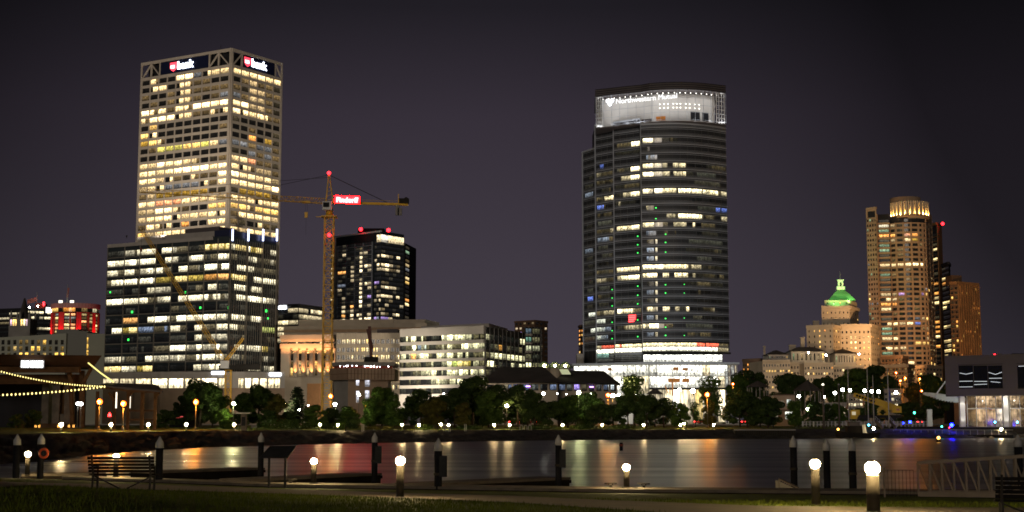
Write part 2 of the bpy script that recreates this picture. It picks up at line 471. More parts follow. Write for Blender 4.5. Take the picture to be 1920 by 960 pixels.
CODE = {'.': (.004, .004, .004), ',': (.03, .028, .022), ':': (.11, .088, .052), '-': (.44, .38, .27), '+': (1.25, 1.08, .74), '#': (2.6, 2.3, 1.65),
        'y': (.34, .24, .05), 'Y': (1.15, .84, .34), 'g': (.62, .66, .20), 'r': (1.1, .52, .34), 'R': (1.0, .16, .10), 'o': (1.05, .50, .16), 'b': (.13, .16, .24),
        'B': (.10, .16, .60), 'w': (.62, .66, .66), 'W': (1.5, 1.5, 1.42), 'a': (.45, .20, .05), 'p': (.35, .25, .7), 'c': (.16, .30, .26), 'd': (.06, .062, .055)}
class Wins:
    """windows of one building; the 100 that show largest become parts, the rest one part"""
    def __init__(s, tint=(1,1,1), mm='glazing', name='window', seed=1): s.w = []; s.tint = tint; s.mm = mm; s.name = name; s.r = random.Random(seed)
    MIX = {'#': '###+', '+': '++#+-:', '-': '--:+-,', ':': ':::,-', 'Y': 'YYy+', 'y': 'yy,Y', ',': ',,:.', '.': '....,', 'b': 'bb:,', 'w': 'w-wW'}
    def add(s, face, u0, u1, z0, z1, code, off=.05, mm=None, gain=1., rooms=0):
        c = CODE[code] if code in CODE else None
        if code == 'h': parts = [(u0, u0+(u1-u0)*s.r.uniform(.3, .6), '.'), (None, u1, '+')]
        elif code == 'H': parts = [(u0, u0+(u1-u0)*s.r.uniform(.4, .65), '+'), (None, u1, ':')]
        elif rooms > 1 and code in s.MIX:
            cuts = [u0]+sorted(u0+(u1-u0)*s.r.uniform(.12, .88) for _ in range(rooms-1))+[u1]
            parts = [(a, b_, s.r.choice(s.MIX[code])) for a, b_ in zip(cuts, cuts[1:])]
        else: parts = [(u0, u1, code)]
        quads = []; off_u = s.r.uniform(0, 400); prev = u0
        for a, b_, cc in parts:
            a = prev if a is None else a; prev = b_
            k = gain*1.3*s.r.uniform(.62, 1.42)
            lit = tuple(q*k*t for q, t in zip(CODE[cc], s.tint))
            for i, p, q in face.spans(a, b_):
                quads.append(([face.pt(p, z0, off, i), face.pt(q, z0, off, i), face.pt(q, z1, off, i), face.pt(p, z1, off, i)],
                              [(p+off_u, 0), (q+off_u, 0), (q+off_u, 1), (p+off_u, 1)], lit))
        Y = face.pt((u0+u1)/2, 0).y
        s.w.append(((u1-u0)*(z1-z0)/Y**2, quads, mm or s.mm))
    def px(s, face, px0, px1, py0, py1, code, **k):
        pm = (py0+py1)/2
        u0, u1 = face.u(px0, pm), face.u(px1, pm)
        xm = (px0+px1)/2
        s.add(face, u0, u1, face.z(xm, py1), face.z(xm, py0), code, **k)
    def grid(s, face, us, zs, rows, gap=0., **k):
        for (z0, z1), row in zip(zs, rows):
            for j, c in enumerate(row):
                if c == ' ' or j+1 >= len(us): continue
                s.add(face, us[j]+gap, us[j+1]-gap, z0, z1, c, **k)
    def finish(s, th):
        s.w.sort(key=lambda t: -t[0])
        for a, quads, mm in s.w[:100]:
            mb = MB()
            for pts, uv, lit in quads: mb.face(pts, mm, uv, lit)
            mb.build(s.name, th)
        if len(s.w) > 100:
            mb = MB()
            for a, quads, mm in s.w[100:]:
                for pts, uv, lit in quads: mb.face(pts, mm, uv, lit)
            mb.build(s.name, th, kind='stuff')

def lin(a, b_, n): return [a + (b_-a)*i/n for i in range(n+1)]
def randrow(rr, n, w):
    ks = list(w); return ''.join(rr.choices(ks, [w[k] for k in ks], k=n))
def grid_frame(mb, face, us, zs, z0, z1, mm, pw=.6, pd=.5, sd=.35, piers=True):
    """spandrels between the window rows and piers between the columns, standing proud of the glass"""
    ed = [z0] + [q for r_ in sorted(zs) for q in r_] + [z1]
    for i in range(0, len(ed), 2):
        if ed[i+1]-ed[i] > .02: face.slab(mb, us[0], us[-1], ed[i], ed[i+1], -.3, sd, mm)
    if piers:
        for j, u in enumerate(us):
            a, b_ = max(us[0], u-pw/2), min(us[-1], u+pw/2)
            face.slab(mb, a, b_, z0-.003, z1+.003, -.3, pd, mm)

def text_mesh(s, size, mm, face, u, z, off, name, parent, depth=.25, bold=0., spacing=1.):
    cu = bpy.data.curves.new(name, 'FONT'); cu.body = s; cu.size = size; cu.extrude = depth/2; cu.offset = bold; cu.space_character = spacing
    tmp = bpy.data.objects.new(name, cu); COL.objects.link(tmp)
    dg = bpy.context.evaluated_depsgraph_get()
    me = bpy.data.meshes.new_from_object(tmp.evaluated_get(dg))
    bpy.data.objects.remove(tmp); bpy.data.curves.remove(cu)
    i = face.seg(u); nn = face.nrm(i); d = (face.p[i+1]-face.p[i]).normalized()
    o_ = face.pt(u, z, off)
    M = Matrix(((d.x, 0, nn.x, o_.x), (d.y, 0, nn.y, o_.y), (0, 1, 0, o_.z), (0, 0, 0, 1)))
    me.transform(M); me.name = name
    me.materials.clear(); me.materials.append(MATS[mm])
    ob = bpy.data.objects.new(name, me); COL.objects.link(ob)
    if parent is not None: ob.parent = parent; ob.location = -parent.location
    xs = [((Vector((v.co.x, v.co.y)) - Vector((o_.x, o_.y))).dot(d)) for v in me.vertices]
    return ob, (min(xs), max(xs)) if xs else (0, 0)

def lattice(mb, p, q, w0, w1, chord, diag, mm, n, tri=False, upv=None):
    """a lattice boom from p to q: chords and zigzag bracing"""
    p, q = Vector(p), Vector(q); d = (q-p).normalized()
    up = Vector(upv) if upv else (Vector((0,0,1)) if abs(d.z) < .9 else Vector((0,1,0)))
    ax = d.cross(up).normalized(); ay = ax.cross(d).normalized()
    offs = [(-.5,-.5),(.5,-.5),(0,.5)] if tri else [(-.5,-.5),(.5,-.5),(.5,.5),(-.5,.5)]
    def node(t, k):
        w = w0 + (w1-w0)*t; a, b_ = offs[k]; return p + (q-p)*t + ax*a*w + ay*b_*w
    m_ = len(offs)
    for k in range(m_): mb.bar(node(0, k), node(1, k), chord, mm)
    for i in range(n):
        t0, t1 = i/n, (i+1)/n
        for k in range(m_):
            k2 = (k+1) % m_
            a, b_ = (k, k2) if (i+k) % 2 == 0 else (k2, k)
            mb.bar(node(t0, a), node(t1, b_), diag, mm)
            mb.bar(node(t1, k), node(t1, k2), diag*.9, mm)

def spot(parent, q, aim, power, col, ang, soft=.4, blend=.6, name='flood_or_fill_lamp'):
    L = bpy.data.lights.new(name, 'SPOT'); L.energy = power; L.color = col; L.spot_size = math.radians(ang); L.spot_blend = blend; L.shadow_soft_size = soft
    o = bpy.data.objects.new(name, L); COL.objects.link(o); o.parent = parent; o.location = Vector(q) - parent.location
    o.rotation_euler = (Vector(aim)-Vector(q)).to_track_quat('-Z', 'Y').to_euler(); return o

# ------------------------------------------------------------------ terrain and water
SH_P = [-1900, -300, 0, 100, 200, 400, 600, 800, 1000, 1300, 1600, 2200, 4000]
SH_Y = [95, 108, 120, 135, 160, 200, 225, 248, 267, 290, 300, 312, 340]
WK_P = [-1900, 0, 180, 500, 1100, 1900, 4000]
WK_Y = [110, 80, 75.5, 68, 63, 60, 50]
def shore_y(px): return float(np.interp(px, SH_P, SH_Y))
def walk_y(px): return float(np.interp(px, WK_P, WK_Y))
K0 = Xof(961, 790, 1.0)          # metres across per pixel at one metre
def px_of(x, y): return 960 + x/(K0*max(y, 1.0))
def crest(px): return float(np.interp(px, [0, 400, 900, 1500], [2.35, 2.2, 1.95, 1.9]))
def near_z(x, y):
    s = walk_y(px_of(x, y)) - y
    if s < 0: return .45 - .9*min(1, -s/2.2)*2
    return min(.5 + .035*s, 1.95)
def far_z(px, Y):
    s = Y - shore_y(px); c = crest(px)
    z = -1.2 + (c+1.2)*max(0, min(1, (s+5)/21))**.9 if s > -5 else -1.2
    return z
def ground_at(px, py):
    """the point of the near lawn seen at this pixel"""
    Y = 12.
    while Y < 90:
        p = at(px, py, Y)
        if p.z <= near_z(p.x, p.y): return Vector((p.x, p.y, near_z(p.x, p.y)))
        Y += .05
    return at(px, py, 60)

def grid_mesh(name, rows, mm):
    n = len(rows[0]); v = [p for r_ in rows for p in r_]; f = []
    for i in range(len(rows)-1):
        for j in range(n-1):
            f.append((i*n+j, i*n+j+1, (i+1)*n+j+1, (i+1)*n+j))
    me = bpy.data.meshes.new(name); me.from_pydata(v, [], f); me.materials.append(MATS[mm])
    me.polygons.foreach_set('use_smooth', [True]*len(f)); me.update()
    ob = bpy.data.objects.new(name, me); COL.objects.link(ob); return structure(ob)

# far land: city side of the basin, out to the horizon
pxs = [-1900, -1200, -700, -400, -200] + list(range(-100, 2030, 10)) + [2150, 2400, 2800, 3400, 4000]
def rows_for(dists):
    out = []
    for d in dists:
        row = []
        for px in pxs:
            Y = shore_y(px) + d
            z = far_z(px, Y) if d < 16 else crest(px) + (min(d-16, 60)*.004)
            row.append((K0*(px-960)*Y, Y, z))
        out.append(row)
    return out
land = grid_mesh('ground', rows_for([16, 18, 21, 25, 30, 36, 44, 60, 90, 160, 300, 700, 2000, 7000]), 'grass')
rk = rows_for([-5, -3, -2, -1, 0, 1, 2, 3, 4.2, 5.4, 6.6, 8, 9.4, 11, 12.6, 14.3, 16])
rr = random.Random(3)
for i, row in enumerate(rk[:-1]):
    for j, p in enumerate(row):
        k = .34 if i > 2 else .05
        row[j] = (p[0] + rr.uniform(-.4, .4), p[1] + rr.uniform(-.4, .4), p[2] + rr.uniform(-k, k))
bank = grid_mesh('bank', rk, 'rock')
wat = MB(); wat.face([(-420, 40, 0), (560, 40, 0), (560, 345, 0), (-420, 345, 0)], 'water')
structure(wat.build('water'))
# city paving far behind the park, lying a little above the ground
rd = MB()
rd.face([(-320, 405, 2.75), (330, 405, 2.75), (330, 419, 2.75), (-320, 419, 2.75)], 'asphalt')
structure(rd.build('road'))
kb = MB(); kb.box((5, 404, 2.7), (650, .3, .34), 'grey_concrete'); kb.box((5, 420, 2.7), (650, .3, .34), 'grey_concrete')
structure(kb.build('kerb'))

# near lawn
xs = [-160, -110, -80, -60] + [x*.8 for x in range(-62, 63)] + [60, 80, 110, 160]
ys = [-30, -10, 0, 8, 14, 18] + [20 + .7*i for i in range(92)]
lawn = grid_mesh('lawn', [[(x, y, near_z(x, y) + (.03*mnoise.noise((x*.35, y*.35, 0)) if y < 58 else 0)) for x in xs] for y in ys], 'grass')

# path across the lawn, a strip lying on it
edge = [(-300, 915, 904), (0, 916, 905), (250, 919, 909), (488, 926, 917), (620, 930.5, 921.5), (750, 935.5, 926), (960, 944, 931.5), (1200, 960, 942), (1430, 985, 951), (1700, 1000, 953), (2000, 1010, 955)]
near = []; farp = []
for px, pn, pf in edge:
    near.append(ground_at(px, pn)); farp.append(ground_at(px, pf))
pm = MB()
def dens(a, n=10): return [a[i].lerp(a[i+1], t/n) for i in range(len(a)-1) for t in range(n)] + [a[-1]]
A_, B_ = dens(near), dens(farp)
W = 5
for i in range(len(A_)-1):
    for j in range(W):
        q = [A_[i].lerp(B_[i], j/W), A_[i+1].lerp(B_[i+1], j/W), A_[i+1].lerp(B_[i+1], (j+1)/W), A_[i].lerp(B_[i], (j+1)/W)]
        pm.face([(p.x, p.y, near_z(p.x, p.y) + .035) for p in q], 'path')
structure(pm.build('path'))

# grass blades near the viewer
gb = MB(); rr = random.Random(5)
for i in range(26000):
    y = 21 + 26*rr.random()**1.1; x = rr.uniform(-.40, .40)*y
    k = px_of(x, y); z = near_z(x, y)
    # keep off the path
    on = False
    yl = np.interp(k, [e_[0] for e_ in edge], [p.y for p in near]); yh = np.interp(k, [e_[0] for e_ in edge], [p.y for p in farp])
    on = yl - .1 < y < yh + .1
    if on: continue
    h = rr.uniform(.05, .13); a = rr.uniform(0, 6.28); w = .012; lx, ly = rr.uniform(-.05, .05), rr.uniform(-.05, .05)
    gb.face([(x-w*math.cos(a), y-w*math.sin(a), z-.01), (x+w*math.cos(a), y+w*math.sin(a), z-.01), (x+lx, y+ly, z+h)], 'grass')
ob = gb.build('grass'); ob['kind'] = 'stuff'; ob['label'] = 'short mown grass blades on the near lawn'; ob['category'] = 'grass'

# ------------------------------------------------------------------ docks
def slab_poly(name, pts, z, th, label, cat, group=None, fender=True):
    c = sum(pts, Vector((0,0,0)))/len(pts); t = thing(name, (c.x, c.y, z-th), label, cat, group)
    mb = MB(); mb.prism([(p.x, p.y) for p in pts], z-.12, z, 'dock_wood'); mb.build('deck', t)
    mb = MB()
    cc = Vector((c.x, c.y))
    ins = [cc + (Vector((p.x, p.y))-cc)*.985 for p in pts]
    mb.prism([(p.x, p.y) for p in ins], z-th, z-.125, 'wet_wood'); mb.build('float', t)
    if fender:
        mb = MB()
        for a, b_ in zip(pts, pts[1:]+pts[:1]):
            mb.bar((a.x, a.y, z-.22), (b_.x, b_.y, z-.22), .10, 'wet_wood', .16)
        mb.build('fender', t)
    return t
wpx = list(range(120, 2100, 60))
w_n = [Vector((K0*(px-960)*walk_y(px), walk_y(px), 0)) for px in wpx]
w_f = [Vector((K0*(px-960)*(walk_y(px)+2.4), walk_y(px)+2.4, 0)) for px in wpx]
slab_poly('walkway', w_n + w_f[::-1], .66, .55, 'long timber quay walkway along the near water edge', 'walkway', fender=False)
def finger(p0, p1, w, label):
    a = at(p0[0], p0[1], Yfor(p0[1], .62)); b_ = at(p1[0], p1[1], Yfor(p1[1], .62))
    d = (b_-a); d.z = 0; d.normalize(); n_ = Vector((-d.y, d.x, 0))*w
    t = slab_poly('dock', [a, b_, b_+n_, a+n_], .62, .62, label, 'dock', 'floating docks off the quay')
    return a, b_
f2 = finger((800, 907.5), (1070, 895), 2.2, 'floating dock ending behind the boxed piling in mid basin')
f1 = finger((470, 899), (716, 887), 2.2, 'floating dock behind the tilted information panel')
f0 = finger((285, 884), (497, 877), 2.2, 'dark floating dock behind the slatted bench')
f3 = finger((40, 889), (190, 888), 3.0, 'short dock with the orange life ring')
def cleat(px, py, label):
    p = at(px, py, Yfor(py, .66)); t = thing('mooring_cleat', p, label, 'cleat', 'mooring cleats on the quay')
    mb = MB(); mb.box(p+Vector((0,0,.05)), (.12,.08,.1), 'dark_steel'); mb.build('base', t)
    mb = MB(); mb.tube(p+Vector((-.28,0,.16)), p+Vector((.28,0,.16)), .03, .03, 'dark_steel'); mb.tube(p+Vector((-.09,0,.08)), p+Vector((-.09,0,.16)), .03, .03, 'dark_steel'); mb.tube(p+Vector((.09,0,.08)), p+Vector((.09,0,.16)), .03, .03, 'dark_steel')
    mb.build('horn', t)
cleat(1145, 913, 'dark mooring cleat on the quay just before the short lit bollard')
cleat(1207, 914, 'dark mooring cleat on the quay just past the short lit bollard')
cleat(545, 905.5, 'dark mooring cleat on the quay between panel and bollard')

# mooring piles
def pile(px, ptop, Y, w, label, box=None, band=False, zb=-1.2):
    top = at(px, ptop, Y); r_ = w/2*mpp(Y)
    base = Vector((top.x, Y, zb)); t = thing('mooring_pile', base, label, 'piling', 'mooring piles with pale conical caps')
    mb = MB(); h = top.z - r_*1.75
    mb.tube(base, (top.x, Y, h-.25), r_, r_*.97, 'pile_black', 18); mb.build('shaft', t)
    mb = MB(); mb.lathe((top.x, Y, h), [(r_*1.06, -.26), (r_*1.06, 0), (r_*.98, .04), (r_*.5, r_*.95), (.03, r_*1.75)], 'pile_cap', 18); mb.build('cap', t)
    if band:
        mb = MB(); mb.lathe((top.x, Y, h-1.3), [(r_*1.1, -.06), (r_*1.12, 0), (r_*1.1, .06)], 'post_metal', 18); mb.build('band', t)
    if box:
        mb = MB(); mb.box((top.x+r_*1.25, Y-.05, h-.95), (.34, .34, .95), 'panel_dark'); mb.build('service_box', t)
    return t
pile(33, 814, 78, 13, 'capped mooring pile next to the small lit bollard on the short dock')
pile(78, 813, 77, 12, 'capped mooring pile carrying the orange life ring')
pile(300, 818, 73, 14, 'capped mooring pile just past the end of the slatted bench')
pile(490, 811, 86, 11, 'capped mooring pile standing behind the tilted information panel')
pile(703, 811, 81, 11, 'capped mooring pile in the red reflection', box=True, band=True)
pile(822, 821.5, 65.5, 15, 'thick mooring pile with a side box beside the glaring bollard', box=True, band=True)
pile(1047, 815, 76, 12, 'mooring pile with box at the tip of the mid basin dock', box=True, band=True)
pile(1487, 817, 70, 13, 'capped mooring pile nearest the tilted white ramp edge', band=True)
pile(1549, 823, 68, 13, 'capped mooring pile directly behind the second glaring bollard')
pile(1597, 822, 66, 14, 'capped mooring pile between the two glaring bollards', band=True)
pile(1908, 815, 74, 15, 'capped mooring pile above the steel gangway')

# bollard lamps near the viewer
def bollard(px, py_base, py_top, Y=None, label='', r_=None, z=None):
    g = ground_at(px, py_base) if Y is None else Vector((Xof(px, py_base, Y), Y, z if z is not None else Zof(py_base, Y)))
    top = Zof(py_top, g.y); h = top - g.z; r_ = r_ or .135
    t = thing('bollard_light', g, label, 'bollard lamp', 'lit bollards on the near side')
    mb = MB(); mb.tube(g - Vector((0,0,.05)), g+Vector((0,0,h-.34)), r_, r_, 'post_metal', 20); mb.build('post', t)
    mb = MB(); mb.lathe(g, [(r_*1.6, 0), (r_*1.6, .02), (r_*1.05, .05)], 'post_metal', 20); mb.build('base_collar', t)
    mb = MB(); mb.ball(g+Vector((0,0,h-.34+r_*1.05)), r_*1.15, 'lamp_bollard', 16, 10, .9); mb.build('lamp_head', t)
    mb = MB(); mb.lathe(g+Vector((0,0,h-.34+r_*2.0)), [(r_*.5, 0), (r_*.5, .02), (r_*.2, .05)], 'post_metal', 20); mb.build('cap', t)
    return t
bollard(750, 934, 851, label='glaring round lit bollard on the lawn beside the path', r_=.122)
bollard(1530, 948, 856, label='glaring lit bollard on the grass between path and quay', r_=.125)
bollard(1638, 962, 864, label='largest glaring bollard, close by the path', r_=.155)
bollard(1175, 914, 868, Y=64.3, z=.66, label='short lit bollard on the quay in mid basin')
bollard(588, 901, 857, Y=68.5, z=.66, label='short lit bollard on the quay right of the tilted panel')
bollard(217, 892, 849, Y=76.5, z=.66, label='small lit bollard rising behind the slatted bench')
bollard(51, 888, 845, Y=80.5, z=.62, label='small lit bollard on the short dock between two piles')

# life ring on the second pile
p = at(82, 850, 76.2); t = thing('life_ring', p, 'orange life ring hung on the pile of the short dock', 'life ring')
mb = MB(); i0 = 0; n1, n2 = 20, 8
pts = [[Vector((p.x + (.22+.065*math.cos(b_))*math.cos(a), p.y + .065*math.sin(b_), p.z + (.22+.065*math.cos(b_))*math.sin(a))) for b_ in [2*math.pi*j/n2 for j in range(n2)]] for a in [2*math.pi*i/n1 for i in range(n1)]]
for i in range(n1):
    for j in range(n2):
        mb.face([pts[i][j], pts[(i+1) % n1][j], pts[(i+1) % n1][(j+1) % n2], pts[i][(j+1) % n2]], 'ring_red')
mb.build('ring', t)
mb = MB(); mb.box(p+Vector((0,.12,.0)), (.12,.06,.62), 'dark_steel'); mb.build('holder', t)

# benches
def bench(g, rz, L, label):
    t = thing('park_bench', g, label, 'bench')
    ax = Vector((math.cos(rz), math.sin(rz), 0)); ay = Vector((-math.sin(rz), math.cos(rz), 0)); az = Vector((0,0,1))
    def W(x, y, z): return g + ax*x + ay*y + az*z
    mb = MB()
    for k in range(5): mb.box(W(0, .12+.095*k, .44-.008*k), (L, .075, .035), 'wet_wood', rz)
    mb.build('seat', t)
    mb = MB()
    for k in range(5):
        z = .52 + .085*k; mb.box(W(0, .06-.035*k, z), (L, .03, .07), 'wet_wood', rz)
    mb.build('backrest', t)
    for sx in (-1, 1):
        x = sx*(L/2-.12)
        mb = MB(); mb.bar(W(x, .02, 0), W(x, .06, .45), .05, 'dark_steel'); mb.bar(W(x, .06, .45), W(x, -.12, .93), .045, 'dark_steel')
        mb.bar(W(x, .5, 0), W(x, .5, .44), .05, 'dark_steel'); mb.bar(W(x, .02, .40), W(x, .55, .40), .045, 'dark_steel'); mb.build('leg', t)
        mb = MB(); mb.bar(W(x, -.03, .66), W(x, .5, .64), .05, 'dark_steel', .03); mb.bar(W(x, .5, .44), W(x, .5, .64), .04, 'dark_steel'); mb.build('armrest', t)
    mb = MB(); mb.bar(W(-L/2+.12, .25, .38), W(-.1, .25, .06), .035, 'dark_steel'); mb.bar(W(L/2-.12, .25, .38), W(.1, .25, .06), .035, 'dark_steel'); mb.build('brace', t)
g = ground_at(226, 921); bench(g, .0, 1.75, 'slatted wooden bench seen from behind, facing the basin')
g = ground_at(1905, 985); bench(g + Vector((.75, .2, 0)), math.radians(-14), 2.0, 'slatted bench cut by the frame edge near the gangway')

# tilted information panel on two posts
g = ground_at(519, 915)
t = thing('information_panel', g, 'dark tilted information panel on two posts by the quay', 'information panel')
wd = 44*mpp(g.y)
zb = Zof(859, g.y); zt = Zof(838, g.y)
for sx in (-1, 1):
    mb = MB(); mb.box((g.x+sx*15*mpp(g.y), g.y, (g.z+zb)/2+.05), (.10, .07, zb-g.z+.12), 'dark_steel'); mb.build('post', t)
mb = MB()
lo = [Vector((g.x-wd*.72, g.y-.28, zb)), Vector((g.x+wd*.48, g.y-.28, zb)), Vector((g.x+wd*.74, g.y+.32, zt)), Vector((g.x-wd*.36, g.y+.32, zt))]
nrm = (lo[1]-lo[0]).cross(lo[3]-lo[0]).normalized()*.06
mb.hexa(lo + [q+nrm for q in lo], 'panel_dark'); mb.build('panel', t)

# steel gangway down to the docks, on the quay
def gangway():
    Y0 = 56.
    a = at(1722, 921, Y0); a.z = .75
    b_ = at(2080, 915, 52.); zt0 = Zof(868, Y0); zt1 = Zof(845, 52.5)
    t = thing('gangway', a, 'grey steel truss gangway with diagonal bracing beside the quay', 'gangway')
    d = (b_-a); d.z = 0; L = d.length; d.normalize(); n_ = Vector((-d.y, d.x, 0))
    N = 15
    for s_, nm in ((0., 'truss'), (1.5, 'truss')):
        mb = MB()
        def lo(t_): return a + d*(L*t_) + n_*s_ + Vector((0,0,.05+.1*t_))
        def hi(t_): return a + d*(L*t_) + n_*s_ + Vector((0,0, (zt0-a.z) + (zt1-zt0)*t_))
        mb.bar(lo(0), lo(1), .16, 'galvanised', .2); mb.bar(hi(0), hi(1), .13, 'galvanised', .13)
        for i in range(N+1):
            mb.bar(lo(i/N), hi(i/N), .07, 'galvanised')
            if i < N: mb.bar(hi(i/N), lo((i+1)/N), .05, 'galvanised') if i < 8 else mb.bar(lo(i/N), hi((i+1)/N), .05, 'galvanised')
        mb.build(nm, t)
    mb = MB(); c = (lo(0)+lo(1))/2 - n_*.75
    mb.bar(lo(0)-n_*.75+Vector((0,0,-.02)), lo(1)-n_*.75+Vector((0,0,-.02)), 1.35, 'dock_wood', .06); mb.build('deck', t)
    # small lamp fixed to the far truss
    mb = MB(); q = a + d*(L*.40) + n_*1.5 + Vector((0,0,.75)); mb.ball(q, .055, 'lamp_warm', 8, 5); mb.build('lamp', t)
    # wire fence panel closing the head of the gangway
    f = thing('wire_fence', a + Vector((-1.2,0,0)), 'thin wire fence at the head of the steel gangway', 'fence')
    mb = MB()
    q0 = a + Vector((-1.25, .25, -.1)); q1 = a + Vector((-.1, .25, -.1))
    for i in range(9): mb.bar(q0.lerp(q1, i/8), q0.lerp(q1, i/8)+Vector((0,0,1.05)), .013, 'dark_steel')
    mb.bar(q0+Vector((0,0,1.05)), q1+Vector((0,0,1.05)), .02, 'dark_steel'); mb.build('mesh_panel', f)
    mb = MB(); mb.bar(q0, q0+Vector((0,0,1.15)), .06, 'galvanised'); mb.build('post', f)
gangway()
# low white kayak-launch ramp edge
p0 = at(1461, 898, 67); p1 = at(1496, 914, 63.5)
t = thing('launch_ramp', p0, 'pale tilted ramp rail at the quay by the mooring piles', 'ramp')
mb = MB(); mb.bar(p0, p1, .10, 'galvanised', .06); mb.bar(p0, (p0.x, p0.y, .0), .06, 'galvanised'); mb.build('rail', t)
mb = MB(); mb.hexa([Vector((p0.x, p0.y+.1, .1)), Vector((p1.x, p1.y+.1, .1)), Vector((p1.x, p1.y+1., .1)), Vector((p0.x, p0.y+1., .1)), p0+Vector((0,.1,-.1)), p1+Vector((0,.1,-.1)), p1+Vector((0,1.,-.1)), p0+Vector((0,1.,-.1))], 'grey_concrete'); mb.build('slab', t)
# channel marker and the small lit buoy on the water
p = at(1165, 845, Yfor(845, 0)); t = thing('channel_marker', p, 'thin dark marker post in the middle of the water', 'marker')
mb = MB(); mb.tube(p-Vector((0,0,.5)), p+Vector((.0,0,1.0)), .22, .2, 'pile_black', 10); mb.build('post', t)
mb = MB(); mb.tube(p+Vector((0,0,.55)), p+Vector((0,0,.8)), .24, .24, 'net_red', 10); mb.build('band', t)
p = at(1760, 829, Yfor(829, 0)); t = thing('light_buoy', p, 'small buoy with an amber light on the water', 'buoy')
mb = MB(); mb.lathe(p, [(.4,-.3),(.45,0),(.4,.3),(.1,.45)], 'boat_dark', 12); mb.build('float', t)
mb = MB(); mb.ball(p+Vector((0,0,.75)), .28, 'amber', 8, 5); mb.build('lamp', t)

# ------------------------------------------------------------------ city, left to middle
G0 = 2.3
def para(A, C, B):      # fourth corner of a plan seen as A (far left), C (near corner), B (far right)
    return (A[0]+B[0]-C[0], A[1]+B[1]-C[1])
def xy(px, py, Y): return (Xof(px, py, Y), Y)

